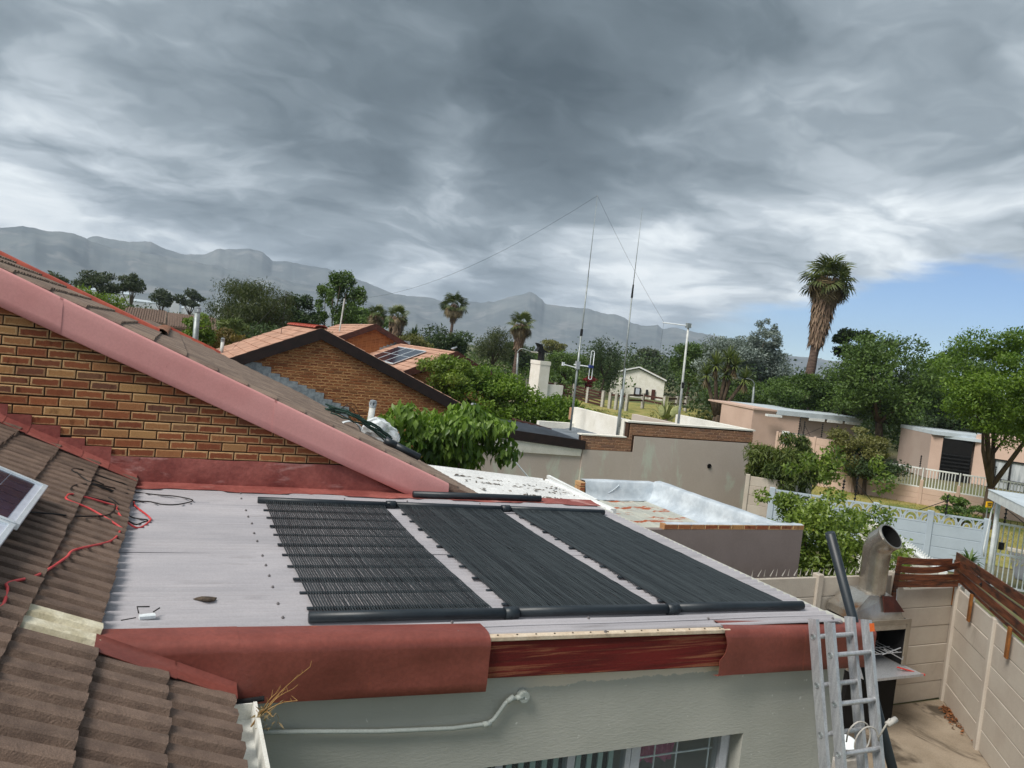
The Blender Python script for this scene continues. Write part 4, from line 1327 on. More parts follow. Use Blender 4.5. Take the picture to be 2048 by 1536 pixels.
dm.slab(rows, (0, 0, -0.006))
tag(dm.build('bucket_lid', bag, None, True), 'clear domed plastic tub lying between the green hose and the bag', 'tub')
# green hose bundle
gh = thing('hose_bundle', 'tangled bundle of dark green garden hose draped on the tiles above the pink barge', 'hose', (2.2, 10.3, 3.35))
rgh = random.Random(12)
gb_ = MB()
for k in range(9):
    pts = []
    o1 = rgh.uniform(-0.05, 0.05); o2 = rgh.uniform(0, 0.10)
    for i in range(12):
        f = i/11
        x = 1.93+0.86*f; y = 10.1+0.25*math.sin(f*2.4+k*0.5)+o1+0.15*f
        z = RZ(x, y)+0.06+o2+0.07*math.sin(PI*f)*rgh.uniform(0.6, 1.2)+0.015*math.sin(9*f+k)
        pts.append((x, y, z))
    gb_.tube(pts, 0.010, 6)
gb_.build('hose', M['green_hose'], gh, True)
gw = MB()
for k in range(4):
    gw.tube([(1.98+0.1*k*0.5+0.32*i/9, 10.2+0.05*k, RZ(2.0+0.3*i/9, 10.2)+0.10+0.14*math.sin(PI*i/9)*(0.6+0.25*k)) for i in range(10)], 0.004, 5)
gw.build('wire', M['black_cable'], gh, True)
ph = MB(); ph.tube([(2.72, 9.6, RZ(2.72, 9.6)+0.09), (3.06, 9.55, RZ(3.06, 9.55)+0.085)], 0.045, 12); ph.tube([(2.60, 9.62, RZ(2.6, 9.6)+0.09), (2.74, 9.6, RZ(2.74, 9.6)+0.09)], 0.05, 12)
tag(ph.build('pipe_offcut', M['pvc_black'], None, True), 'short black pipe offcut lying on the tiles below the plastic bag', 'pipe')

# ================================================================ SECOND BRICK GABLE (dark barge)
g2 = thing('dark_barged_house', 'long brick gable with a black barge and salmon tiles beyond the near brown roof', 'house', (4.5, 24, 0))
PX, PZ, Y2 = 3.672, 4.611, 21.5
SLL = (4.611-3.528)/(3.672-1.31); SLR = (4.611-2.646)/(8.402-3.672)
T2 = lambda x: PZ-SLL*(PX-x) if x < PX else PZ-SLR*(x-PX)
def in2(x, z):
    return z+0.036 < T2(x)-0.22 and 1.55 < x < 8.2 and z-0.036 > RZ(x, 21.5)-0.25 and z > 1.0
brick_wall(g2, Y2, in2, 1.5, 8.3, 1.0, 4.5, M['brick_far'], seed=6)
wl = MB(); wl.prism([(1.6, Y2+0.012, 0), (8.1, Y2+0.012, 0), (8.1, Y2+0.012, T2(8.1)-0.05), (PX, Y2+0.012, PZ-0.08), (1.6, Y2+0.012, T2(1.6)-0.05)], (0, 0.2, 0))
wl.prism([(1.6, 27.0, 0), (8.1, 27.0, 0), (8.1, 27.0, T2(8.1)-0.05), (PX, 27.0, PZ-0.08), (1.6, 27.0, T2(1.6)-0.05)], (0, 0.2, 0))
wl.box(7.9, 8.1, 21.72, 27.0, 0, 2.55); wl.build('wall', M['mortar_far'], g2)
for x0, x1 in ((1.25, PX+0.004), (PX-0.0, 8.75)):
    bg = MB(); bg.prism([(x0, 21.36, T2(x0)), (x1, 21.36, T2(x1)), (x1, 21.36, T2(x1)-0.33), (x0, 21.36, T2(x0)-0.30)], (0, 0.05 if x0 < 2 else 0.052, 0))
    bg.build('barge_board', M['dark_barge'], g2)
rf = MB()
rf.prism([(1.15, 21.37, T2(1.15)-0.02), (PX, 21.37, PZ-0.02), (PX, 21.37, PZ-0.10), (1.15, 21.37, T2(1.15)-0.10)], (0, 5.9, 0))
rf.prism([(PX, 21.37, PZ-0.02), (8.8, 21.37, T2(8.8)-0.02), (8.8, 21.37, T2(8.8)-0.10), (PX, 21.37, PZ-0.10)], (0, 5.9, 0))
rf.build('roof_boarding', M['tile_salmon'], g2)
t3 = []
tme = [tile_mesh('tile', M['tile_salmon'], hgt=0.012, th=0.03, seed=40+s) for s in range(3)]
aL = math.degrees(math.atan(SLL))
for i in range(9):
    x = PX-0.08-i*0.30
    if x < 1.2:
        break
    y = 21.37
    while y < 27.0:
        # left slope: nose towards -X
        t3.append(Matrix.Translation((x-0.30, y+0.30, T2(x-0.30)+0.025)) @ Matrix.Rotation(PI, 4, 'Z') @ Matrix.Rotation(R(aL-3.0), 4, 'Y'))
        y += 0.298
aR = math.degrees(math.atan(SLR))
for i in range(16):
    x = PX+0.38+i*0.30
    y = 21.37
    while y < 27.0:
        t3.append(Matrix.Translation((x, y, T2(x)+0.025)) @ Matrix.Rotation(R(aR-3.0), 4, 'Y'))
        y += 0.298
pieces('tile', tme, t3, g2)
rd = MB()
for i in range(13):
    y0 = 21.35+i*0.45; z = PZ+0.03
    rd.slab([[(PX+0.17*math.cos(R(a_)), y0, z-0.02+0.06*math.sin(R(a_))+0.012) for a_ in range(0, 181, 30)], [(PX+0.16*math.cos(R(a_)), y0+0.47, z-0.02+0.055*math.sin(R(a_))) for a_ in range(0, 181, 30)]], (0, 0, -0.02))
auto_smooth(rd.build('ridge_cap', M['red_ridge'], g2), 40)
# stepped lead flashing: single sheets climbing the wall two courses at a time
for i in range(12):
    x0 = 1.68+i*0.245
    zt = math.floor((RZ(x0, 21.45)+0.20)/0.085)*0.085+0.03
    zl = RZ(x0, 21.45)-0.02; zr = RZ(x0+0.30, 21.45)-0.02
    lf = MB(); lf.prism([(x0, 21.488-0.004*(i % 2), zl), (x0+0.30, 21.488-0.004*(i % 2), zr), (x0+0.30, 21.488-0.004*(i % 2), zt-0.01), (x0+0.01, 21.488-0.004*(i % 2), zt)], (0, 0.006, 0))
    lf.build('step_flashing', M['lead'], g2)
# white mast with guy wires on its roof
gp = thing('guyed_pole', 'thin guyed wire tripod standing against the willow left of the salmon roof', 'mast', (2.9, 23.6, 4.3))
gq = MB(); gq.tube([(2.9, 23.6, 4.3), (2.95, 23.6, 5.55)], 0.007, 6)
gq.tube([(2.95, 23.6, 5.5), (1.55, 23.0, 3.75)], 0.0035, 5); gq.tube([(2.95, 23.6, 5.5), (2.35, 25.0, 4.1)], 0.0035, 5); gq.tube([(2.95, 23.6, 5.5), (3.9, 23.4, 4.6)], 0.0035, 5)
gq.build('wire', M['black_steel'], gp)
vent_pipe('vent_pipe', 'galvanised vent pipe with a cap in front of the light green bush at the left', (0.653, 26.0, 2.4), (0.618, 26.0, 4.70), 0.085, 'galv')
vent_pipe('vent_pipe', 'small white vent stub at the left eave of the salmon tiled roof', (1.33, 24.2, 3.4), (1.34, 24.2, 3.92), 0.05)
vent_pipe('vent_pipe', 'white capped vent stub behind the broad leaved bush', (8.55, 21.9, 2.0), (8.57, 21.9, 2.70), 0.075)

# ================================================================ THIRD PAIR OF GABLES
g3 = thing('far_brick_house', 'far brick house with two brown gables and solar panels on its salmon roof', 'house', (10.5, 36, 0))
PX3, PZ3, Y3 = 11.03, 4.217, 31.0
S3 = 0.47
T3 = lambda x: PZ3-S3*abs(x-PX3)
def in3(x, z):
    return z+0.036 < T3(x)-0.28 and z > 1.8 and 8.6 < x < 13.0
brick_wall(g3, Y3, in3, 8.6, 13.2, 1.8, 4.2, M['brick_far'], seed=11)
PX4, PZ4, Y4 = 9.60, 5.09, 40.0
T4 = lambda x: PZ4-0.47*abs(x-PX4)
w3 = MB()
w3.prism([(8.4, Y3+0.012, 0), (13.4, Y3+0.012, 0), (13.4, Y3+0.012, T3(13.4)-0.05), (PX3, Y3+0.012, PZ3-0.05), (8.4, Y3+0.012, T3(8.4)-0.05)], (0, 0.2, 0))
w3.build('wall', M['mortar_far'], g3)
w4 = MB(); w4.prism([(6.4, Y4, 0), (12.8, Y4, 0), (12.8, Y4, T4(12.8)-0.05), (PX4, Y4, PZ4-0.05), (6.4, Y4, T4(6.4)-0.05)], (0, 0.25, 0))
w4o = w4.build('rear_wall', brick_mat('face_brick_rear', [lin(150, 98, 64), lin(164, 104, 66), lin(138, 84, 54)], lin(188, 130, 84), 0.7), g3)
uvl = w4o.data.uv_layers.new(name='UVMap')
for p in w4o.data.polygons:
    for li in p.loop_indices:
        co_ = w4o.data.vertices[w4o.data.loops[li].vertex_index].co
        uvl.data[li].uv = (co_.x/0.232, co_.z/0.085)
r3 = MB()
r3.prism([(8.0, Y3-0.25, T3(8.0)), (PX3, Y3-0.25, PZ3), (PX3, Y3-0.25, PZ3-0.08), (8.0, Y3-0.25, T3(8.0)-0.08)], (0, Y4-Y3+0.24, 0))
r3.prism([(PX3, Y3-0.25, PZ3), (13.8, Y3-0.25, T3(13.8)), (13.8, Y3-0.25, T3(13.8)-0.08), (PX3, Y3-0.25, PZ3-0.08)], (0, Y4-Y3+0.24, 0))
r3.prism([(6.0, Y4-0.25, T4(6.0)), (PX4, Y4-0.25, PZ4), (PX4, Y4-0.25, PZ4-0.08), (6.0, Y4-0.25, T4(6.0)-0.08)], (0, 9.6, -0.15))
r3.prism([(PX4, Y4-0.25, PZ4), (13.2, Y4-0.25, T4(13.2)), (13.2, Y4-0.25, T4(13.2)-0.08), (PX4, Y4-0.25, PZ4-0.08)], (0, 9.6, -0.15))
r3.build('roof', M['tile_salmon'], g3)
ct = MB()
for i in range(9):
    x = PX3-0.2-i*0.33
    ct.prism([(x, Y3-0.26, T3(x)+0.012), (x+0.30, Y3-0.26, T3(x+0.30)+0.012), (x+0.30, Y3-0.26, T3(x+0.3)+0.02), (x, Y3-0.26, T3(x)+0.045)], (0, Y4-Y3+0.2, 0))
for i in range(9):
    x = PX4-0.3-i*0.36
    ct.prism([(x, Y4-0.26, T4(x)+0.012), (x+0.33, Y4-0.26, T4(x+0.33)+0.012), (x+0.33, Y4-0.26, T4(x+0.33)+0.02), (x, Y4-0.26, T4(x)+0.055)], (0, 9.5, -0.15))
ct.build('tile_courses', M['tile_salmon'], g3)
for px3, pz3, y3, T_, xe0, xe1 in ((PX3, PZ3, Y3-0.28, T3, 8.2, 13.2), (PX4, PZ4, Y4-0.28, T4, 6.2, 12.4)):
    for x0, x1 in ((xe0, px3), (px3, xe1)):
        bg = MB(); bg.prism([(x0, y3, T_(x0)+0.03), (x1, y3, T_(x1)+0.03), (x1, y3, T_(x1)-0.28), (x0, y3, T_(x0)-0.28)], (0, 0.05, 0))
        bg.build('barge_board', M['brown_barge'], g3)
for i in range(9):
    x0 = 10.0+i*0.18
    zz = T3(min(x0, PX3))
    lf = MB(); lf.box(x0, x0+0.19, Y4-0.03, Y4-0.02, zz-0.02, zz+0.17-0.0*i); lf.build('step_flashing', M['lead'], g3)
# three panels on that roof
for k in range(3):
    y0 = 33.2+k*1.62
    xa, xb = 8.95, 10.45
    up_ = 0.13
    fr = MB(); fr.prism([(xa, y0, T3(xa)+up_), (xb, y0, T3(xb)+up_), (xb, y0, T3(xb)+up_-0.04), (xa, y0, T3(xa)+up_-0.04)], (0, 1.56, 0)); t_ = fr.build('solar_panel', M['pv_frame'], g3)
    fc = MB()
    for j in range(2):
        xc0 = xa+0.05+j*0.71; xc1 = xc0+0.68
        fc.prism([(xc0, y0+0.05, T3(xc0)+up_+0.002), (xc1, y0+0.05, T3(xc1)+up_+0.002), (xc1, y0+0.05, T3(xc1)+up_-0.01), (xc0, y0+0.05, T3(xc0)+up_-0.01)], (0, 1.46, 0))
    fc.build('glass', M['pv_far'], t_)
wp = MB(); wp.tube([(8.2, 42.0, 4.5), (8.3, 42.0, 6.3)], 0.04, 8)
tag(wp.build('white_pole', M['white_pole']), 'white pole rising behind the far salmon roof in front of the tall loose tree', 'pole')
# pigeon on the ridge
bd_ = thing('bird', 'grey dove perched on the ridge of the far salmon roof', 'bird', (11.03, 31.2, 4.26))
rows = []
for i, (x, r_) in enumerate(((-0.16, 0.012), (-0.08, 0.045), (0.0, 0.062), (0.07, 0.05), (0.11, 0.033), (0.15, 0.036), (0.18, 0.020), (0.205, 0.004))):
    zc = 4.34+(0.055 if x > 0.09 else 0.02 if x > 0.05 else 0)-0.02*(x < -0.05)
    rows.append([(11.03+0.8*x, 31.2+r_*math.cos(2*PI*k/10), zc+r_*math.sin(2*PI*k/10)) for k in range(11)])
bb_ = MB(); bb_.sheet(rows); bb_.build('body', M['lead'], bd_, True)
bl = MB(); bl.tube([(11.02, 31.18, 4.24), (11.03, 31.19, 4.30)], 0.006, 5); bl.tube([(11.02, 31.22, 4.24), (11.03, 31.21, 4.30)], 0.006, 5); bl.build('legs', M['terracotta'], bd_)


# ================================================================ SOLAR POOL MATS on the flat roof
def mat_z(x):
    return ROOF(x)+0.0085
def solar_mat(x0, x1, seed, label, dens, tr_):
    t_ = thing('solar_pool_mat', label, 'pool heating mat', ((x0+x1)/2, 5.7, 3.0), 'solar pool mats on the flat roof')
    rng = np.random.default_rng(seed)
    yt, yb = 7.145, 4.235
    # header pipes
    hp = MB()
    hp.tube([(x0, yt, mat_z(x0)+0.030), ((x0+x1)/2, yt-0.01, mat_z((x0+x1)/2)+0.030), (x1, yt-0.02, mat_z(x1)+0.030)], 0.030, 14)
    hp.build('header_pipe', M['pvc_black'], t_, True)
    hb = MB()
    hb.tube([(x0+0.0, yb, mat_z(x0)+0.032), ((x0+x1)/2, yb-0.004, mat_z((x0+x1)/2)+0.032), (x1, yb-0.02, mat_z(x1)+0.032)], 0.032, 14)
    hb.build('header_pipe', M['pvc_black'], t_, True)
    # riser tubes, wandering a little between the spacer strips
    xa, xb = x0+0.055, x1-0.055
    n = dens
    ys = [yt-0.02]+[yt-0.30-0.268*k for k in range(10)]+[yb+0.02]
    V = []; Fq = []
    sides = 5
    bow = lambda f: -0.055*math.sin(PI*f)
    sub = 3
    allp = []
    for i in range(len(ys)-1):
        for s in range(sub):
            allp.append((ys[i]+(ys[i+1]-ys[i])*s/sub, i, s))
    allp.append((ys[-1], len(ys)-1, 0))
    cell = (xb-xa)/n
    wander = np.zeros((n, len(allp)))
    for j in range(n):
        k0 = rng.normal()
        for q, (y, i, s) in enumerate(allp):
            wander[j, q] = (0 if s == 0 else (0.0005*rng.normal()+0.0009*math.sin(i*1.1+k0*1.5)*(s != 0)))
    drift = 0.004*np.sin(np.linspace(0, 9, len(allp))+seed)
    for j in range(n):
        for q, (y, i, s) in enumerate(allp):
            f = (yt-y)/(yt-yb)
            x = xa+(j+0.5)*cell+wander[j, q]+bow(f)*(0.4+0.6*j/n)*0.5+drift[q]
            z = mat_z(x)+0.016+(0.0022*abs(rng.normal()) if s else 0.003)
            if q == 0 or q == len(allp)-1:
                z = mat_z(x)+0.030
            for k in range(sides):
                a_ = 2*PI*k/sides+0.3
                V.append((x+tr_*math.cos(a_), y, z+tr_*math.sin(a_)))
    Q = len(allp)
    for j in range(n):
        for q in range(Q-1):
            b0 = (j*Q+q)*sides; b1 = b0+sides
            for k in range(sides):
                Fq.append((b0+k, b0+(k+1) % sides, b1+(k+1) % sides, b1+k))
    o = link('riser_tubes', fast_mesh('riser_tubes', V, Fq, M['mat_tube'], smooth=True), t_)
    o['kind'] = 'stuff'
    for k in range(10):
        y = yt-0.30-0.268*k
        f = (yt-y)/(yt-yb)
        sh = bow(f)*0.5
        sp = MB(); sp.beam((xa-0.03+sh*0.4, y, mat_z(xa)+0.010), (xb+0.005+sh, y-0.008, mat_z(xb)+0.010), 0.030, 0.012, bev=0.003)
        sp.build('spacer_strip', M['pvc_black'], t_)
    return t_
solar_mat(0.813, 2.035, 1, 'black pool heating mat nearest the tiled roof, its tubes spread widest', 66, 0.0049)
solar_mat(2.06, 3.255, 2, 'black pool heating mat in the middle of the row of three', 72, 0.0052)
solar_mat(3.28, 4.45, 3, 'black pool heating mat beside the eave with the scalloped edge', 76, 0.0054)
for x in (2.048, 3.268):
    for y in (7.14, 4.225):
        yy = y-0.012*(x-0.8)/3.6
        cpl = MB(); cpl.tube([(x-0.045, yy, mat_z(x)+0.031), (x+0.045, yy, mat_z(x)+0.031)], 0.0385, 14)
        wh = ('first and second' if x < 3 else 'second and third', 'top' if y > 6 else 'bottom')
        tag(cpl.build('pipe_coupling', M['pvc_black'], None, True), 'black rubber coupling joining the %s mats at the %s header pipe' % wh, 'pipe coupling', 'rubber couplings between mat headers')
spp = MB(); spp.tube([(2.41, 7.60, ROOF(2.41)+0.055), (3.92, 7.64, ROOF(3.92)+0.055)], 0.034, 14)
tag(spp.build('spare_pipe', M['pvc_black'], None, True), 'loose black pipe lying along the back edge of the flat roof', 'pipe')

# things lying on the sheets
cn = thing('cable_connector', 'small white clamp connector lying on the flat grey roof', 'connector', (-0.02, 4.35, 3.02))
q = MB(); q.beam((-0.045, 4.338, 3.032), (0.030, 4.352, 3.032), 0.036, 0.022, bev=0.004); q.build('body', M['white_metal'], cn)
q = MB(); q.tube([(-0.05, 4.35, 3.05), (-0.06, 4.39, 3.07), (0.0, 4.40, 3.065)], 0.004, 5); q.tube([(0.02, 4.36, 3.05), (0.05, 4.39, 3.06)], 0.004, 5); q.tube([(-0.06, 4.34, 3.03), (-0.13, 4.33, 3.022)], 0.003, 5); q.build('lead', M['black_cable'], cn)
def debris(name, label, cen, rad, seed):
    o = link(name, crumple(name, cen, rad, seed, M['debris'], 2)); tag(o, label, 'debris')
debris('bark_piece', 'dark flake of bark lying mid roof left of the mats', (0.288, 4.61, 3.022), (0.055, 0.022, 0.014), 21)
debris('dirt_clump', 'mossy brown clump at the front edge above the red fascia', (0.033, 4.085, 3.026), (0.048, 0.022, 0.018), 22)

# cables: red and black, snaking from the panels over the tiles
def smooth_path(pts, n=6):
    P = [Vector(p) for p in pts]; out = []
    for i in range(len(P)-1):
        p0 = P[max(0, i-1)]; p1 = P[i]; p2 = P[i+1]; p3 = P[min(len(P)-1, i+2)]
        for k in range(n):
            t = k/n
            out.append(0.5*((2*p1)+(-p0+p2)*t+(2*p0-5*p1+4*p2-p3)*t*t+(-p0+3*p1-3*p2+p3)*t**3))
    out.append(P[-1])
    return out
def on_any(x, y, r_):
    zt = 3.05-(x+0.2)*math.tan(R(TP))+0.018+r_
    return (x, y, zt if x < -0.2 else ROOF(x)+0.010+r_)
rcab = [(-0.68, 3.70), (-0.604, 3.933), (-0.615, 4.15), (-0.626, 4.236), (-0.535, 4.473), (-0.456, 4.883), (-0.428, 5.091), (-0.268, 5.529), (-0.228, 5.865), (-0.24, 5.952), (-0.44, 6.092), (-0.577, 6.084), (-0.599, 6.164), (-0.56, 6.308), (-0.307, 6.452), (-0.288, 6.377), (-0.23, 6.19), (-0.127, 6.17), (-0.053, 6.369), (-0.061, 6.508), (-0.17, 6.847), (-0.19, 7.0)]
q = MB(); q.tube(smooth_path([on_any(x, y, 0.0075) for x, y in rcab]), 0.0075, 7)
tag(q.build('red_cable', M['red_cable'], None, True), 'red cable snaking down over the brown tiles to the edge of the flat roof', 'cable')
b1 = [(-0.42, 6.98), (-0.65, 6.99), (-0.63, 7.13), (-0.56, 7.2), (-0.39, 7.25), (-0.28, 7.32), (-0.25, 7.21), (-0.25, 7.01), (-0.38, 6.86), (-0.5, 6.81), (-0.58, 6.88), (-0.62, 6.96)]
q = MB(); q.tube(smooth_path([on_any(x, y, 0.006+0.012*(i > 8)) for i, (x, y) in enumerate(b1)]), 0.0055, 6)
tag(q.build('black_cable', M['black_cable'], None, True), 'loop of thin black cable highest on the tiles under the red flashing', 'cable')
b2 = [(-0.76, 5.40), (-0.62, 5.6), (-0.51, 5.74), (-0.41, 5.92), (-0.33, 6.1), (-0.3, 6.28), (-0.3, 6.45), (-0.33, 6.5), (-0.48, 6.38), (-0.57, 6.32), (-0.6, 6.41), (-0.58, 6.59), (-0.5, 6.78), (-0.37, 6.88), (-0.2, 7.05), (-0.07, 7.01), (0.02, 6.93), (0.13, 6.93), (0.24, 7.04), (0.26, 7.14), (0.13, 7.25), (-0.01, 7.28), (-0.19, 7.36), (-0.38, 6.95), (-0.5, 6.83)]
q = MB(); q.tube(smooth_path([on_any(x, y, 0.012) for x, y in b2]), 0.0055, 6)
tag(q.build('black_cable', M['black_cable'], None, True), 'long black cable from under the solar panel looping out onto the grey sheets', 'cable')
b3 = [(-0.36, 6.62), (-0.30, 6.58), (-0.19, 6.50), (-0.07, 6.41), (-0.10, 6.33), (-0.15, 6.27), (-0.22, 6.22)]
q = MB(); q.tube(smooth_path([on_any(x, y, 0.008) for x, y in b3]), 0.0055, 6)
tag(q.build('black_cable', M['black_cable'], None, True), 'short black cable end curling over the tile edge beside the red cable loop', 'cable')

# dry weed growing from the gutter end
wd = thing('dry_weed', 'dry straw coloured weed growing out of the end of the white gutter', 'weed', (0.50, 3.72, 2.72))
q = MB(); rgw = random.Random(3)
for (ex_, ez_, ey_) in ((0.74, 2.985, 3.70), (0.66, 2.90, 3.66), (0.60, 2.86, 3.72), (0.57, 2.80, 3.60), (0.68, 2.86, 3.62)):
    P = smooth_path([(0.49, 3.72, 2.70), (0.53+rgw.uniform(-.01, .01), 3.71, 2.76), ((0.53+ex_)/2, (3.71+ey_)/2, (2.78+ez_)/2+0.01), (ex_, ey_, ez_)], 5)
    q.tube(P, [0.0035-0.0024*i/len(P) for i in range(len(P))], 5)
    for k in range(5, len(P), 2):
        d = Vector((rgw.uniform(-.03, .03), rgw.uniform(-.02, .02), rgw.uniform(.01, .04)))
        q.tube([P[k], P[k]+d*0.6, P[k]+d], [0.0014, 0.0012, 0.0008], 4)
q.build('stems', M['dry'], wd)
rngl = np.random.default_rng(8)
nl = 34
cen = np.stack([0.50+0.13*rngl.random(nl), 3.70+0.04*rngl.normal(size=nl), 2.70+0.10*rngl.random(nl)], 1)
v, f = leaf_faces(rngl, cen, unit(rngl, nl)+[0.4, 0, -0.3], unit(rngl, nl), 0.035+0.03*rngl.random(nl), 0.008+0.006*rngl.random(nl))
link('dry_leaves', fast_mesh('dry_leaves', v, f, L['palm_dry'], np.repeat(rngl.random(nl), 2)), wd)

# ================================================================ YARD: vibracrete walls, braai, ladder, pipe
def vib_wall(name, label, p0, p1, bays, npan, m, hp=0.30, post_w=0.11, post_d=0.12, th=0.045, top_deco=False, cap=0.03, cat='wall', top0=None, post_h=None):
    """precast wall: slotted posts with stacked panels, every post and panel its own object"""
    p0 = Vector((*p0, 0)); p1 = Vector((*p1, 0)); d = (p1-p0).normalized(); s = Vector((d.y, -d.x, 0))
    t_ = thing(name, label, cat, tuple((p0+p1)/2))
    L_ = (p1-p0).length/bays
    rot = Matrix(((d.x, -s.x, 0, 0), (d.y, -s.y, 0, 0), (0, 0, 1, 0), (0, 0, 0, 1)))
    pm = MB(); a = post_w/2; b = post_d/2; hh = post_h or hp*npan+cap
    pr = [(-a+0.012, -b), (a-0.012, -b), (a, -b+0.012), (a, b-0.012), (a-0.012, b), (-a+0.012, b), (-a, b-0.012), (-a, -b+0.012)]
    pm.prism([(x, y, 0) for x, y in pr], (0, 0, hh)); pm.add([(x*0.9, y*0.9, hh+0.012) for x, y in pr]+[(x, y, hh) for x, y in pr], [tuple(range(8))]+[(i, (i+1) % 8, 8+(i+1) % 8, 8+i) for i in range(8)])
    pme = pm.mesh('post', m)
    pl = MB(); w_ = L_-post_w+0.03
    x0, x1, y0, y1, g = -w_/2, w_/2, -th/2, th/2, 0.009
    pl.prism([(x0, y0+g, 0.002), (x0, y0, 0.002+g), (x0, y0, hp-0.002-g), (x0, y0+g, hp-0.002), (x0, y1-g, hp-0.002), (x0, y1, hp-0.002-g), (x0, y1, 0.002+g), (x0, y1-g, 0.002)], (w_, 0, 0))
    plm = pl.mesh('panel', m)
    rg_ = random.Random(len(label))
    for i in range(bays+1):
        link('post', pme, t_, Matrix.Translation(p0+d*L_*i) @ rot)
    for i in range(bays):
        c = p0+d*L_*(i+0.5)
        for k in range(npan-(1 if top_deco else 0)):
            link('panel', plm, t_, Matrix.Translation(c+Vector((0, 0, k*hp))+s*rg_.uniform(-0.004, 0.004)) @ rot)
        if top_deco:
            dk = MB(); z0 = (npan-1)*hp+0.004; z1 = npan*hp
            ring_r = 0.145; nrep = max(1, int(round(w_/0.36))); pitch = w_/nrep
            dk.box(x0, x1, y0, y1, z0, z0+0.035); dk.box(x0, x1, y0, y1, z1-0.045, z1)
            for q_ in range(nrep+1):
                cx = x0+q_*pitch
                for rr, w2 in ((ring_r*1.12, 0.030), (ring_r*0.52, 0.026)):
                    for a_ in range(0, 180, 20):
                        A = (cx+rr*math.cos(R(a_)), 0, z0+0.03+rr*1.35*math.sin(R(a_))); B = (cx+rr*math.cos(R(a_+20)), 0, z0+0.03+rr*1.35*math.sin(R(a_+20)))
                        if x0 <= min(A[0], B[0]) and max(A[0], B[0]) <= x1:
                            dk.beam(A, B, th*0.9, w2)
                if 0 < q_ <= nrep:
                    cc = x0+(q_-0.5)*pitch
                    dk.beam((cc, 0, z0+0.02), (cc, 0, z0+0.12), th*0.9, 0.035)
                    dk.beam((cc-0.02, 0, z0+0.10), (cc-0.085, 0, z1-0.03), th*0.9, 0.028); dk.beam((cc+0.02, 0, z0+0.10), (cc+0.085, 0, z1-0.03), th*0.9, 0.028)
            dme = dk.mesh('pierced_panel', m)
            link('pierced_panel', dme, t_, Matrix.Translation(c) @ rot)
    return t_, d, s
vib_wall('precast_wall', 'taller pale precast panel wall behind the braai flue under the citrus tree', (6.9, 7.72), (9.86, 7.72), 2, 7, M['vib'], hp=0.281)
vib_wall('precast_wall', 'precast panel wall under the curved planks behind the braai', (9.96, 7.70), (11.30, 7.72), 1, 6, M['vib'], hp=0.291)
vib_wall('precast_wall', 'precast panel wall under the long dark planks at the right of the yard', (11.20, 7.62), (8.30, 3.95), 3, 6, M['vib'], hp=0.291)

# timber screens
def plank(mb, pts, ht, th, nrm, twist=0.0):
    n = Vector(nrm); rows = []
    for i, p in enumerate(pts):
        p = Vector(p); u = Vector((0, 0, 1)); nn = n
        rows.append([p-u*ht/2-nn*th/2, p-u*ht/2+nn*th/2, p+u*ht/2+nn*th/2, p+u*ht/2-nn*th/2])
    k = len(rows); vs = [q for r_ in rows for q in r_]
    fs = [(i*4+j, i*4+(j+1) % 4, (i+1)*4+(j+1) % 4, (i+1)*4+j) for i in range(k-1) for j in range(4)]+[(3, 2, 1, 0), (4*(k-1), 4*(k-1)+1, 4*(k-1)+2, 4*(k-1)+3)]
    return mb.add(vs, fs)
s1 = thing('plank_screen', 'screen of four sagging dark stained planks on the wall behind the braai', 'plank screen', (10.4, 7.62, 1.75))
for zc, sag, x0, x1, lift, ht_ in ((2.210, -0.012, 9.80, 10.92, -0.040, 0.098), (2.085, -0.055, 9.80, 11.13, 0.045, 0.092), (1.965, -0.010, 9.80, 11.12, -0.03, 0.094), (1.858, 0.0, 9.80, 11.12, -0.028, 0.090)):
    mb = MB(); plank(mb, [(x0+(x1-x0)*i/8, 7.60+0.004*math.sin(i), zc+sag*math.sin(PI*i/8)+lift*i/8) for i in range(9)], ht_, 0.02, (0, 1, 0)); mb.build('plank', M['timber'], s1)
mb = MB(); mb.beam((9.735, 7.585, 1.53), (9.775, 7.585, 2.27), 0.075, 0.03, (0, 1, 0)); mb.build('batten', M['timber'], s1)
mb = MB(); mb.beam((9.80, 7.575, 1.62), (9.775, 7.575, 1.80), 0.012, 0.012); mb.build('latch', M['white_metal'], s1)
mb = MB(); mb.tube([(11.135, 7.56, 1.80), (11.14, 7.56, 2.20)], 0.012, 6); mb.build('hook', M['white_metal'], s1)
d2 = Vector((-0.62, -0.785, 0)).normalized(); n2 = Vector((0.785, -0.62, 0)).normalized()
s2 = thing('plank_screen', 'long screen of splayed dark stained planks along the right hand yard wall', 'plank screen', (10.3, 6.5, 1.75))
P0 = Vector((11.31, 7.755, 0))-n2*0.05
for k, (z0, z1, off0, off1, ht_) in enumerate(((2.20, 2.30, 0.0, 0.03, 0.125), (2.075, 2.13, 0.012, -0.015, 0.112), (1.955, 1.96, -0.004, 0.010, 0.112), (1.875, 1.83, -0.02, -0.02, 0.042))):
    pts = []
    for i in range(13):
        f = i/12; p = P0+d2*(3.4*f)-n2*(off0+(off1-off0)*f+0.03*(k < 2)*math.sin(PI*f)*0.6)
        pts.append((p.x, p.y, z0+(z1-z0)*f+0.012*math.sin(3*f+k)-(0.035 if k == 0 else 0)*0))
    mb = MB(); plank(mb, pts, ht_, 0.022, n2); mb.build('plank', M['timber'], s2)
for f in (0.10, 0.92, 2.36, 3.3):
    p = P0+d2*f-n2*0.022
    mb = MB(); mb.beam((p.x, p.y, 1.47), (p.x, p.y, 1.86), 0.085, 0.03, tuple(n2), bev=0.006); mb.build('bracket', M['timber_pale'], s2)
p = P0+d2*1.25-n2*0.035
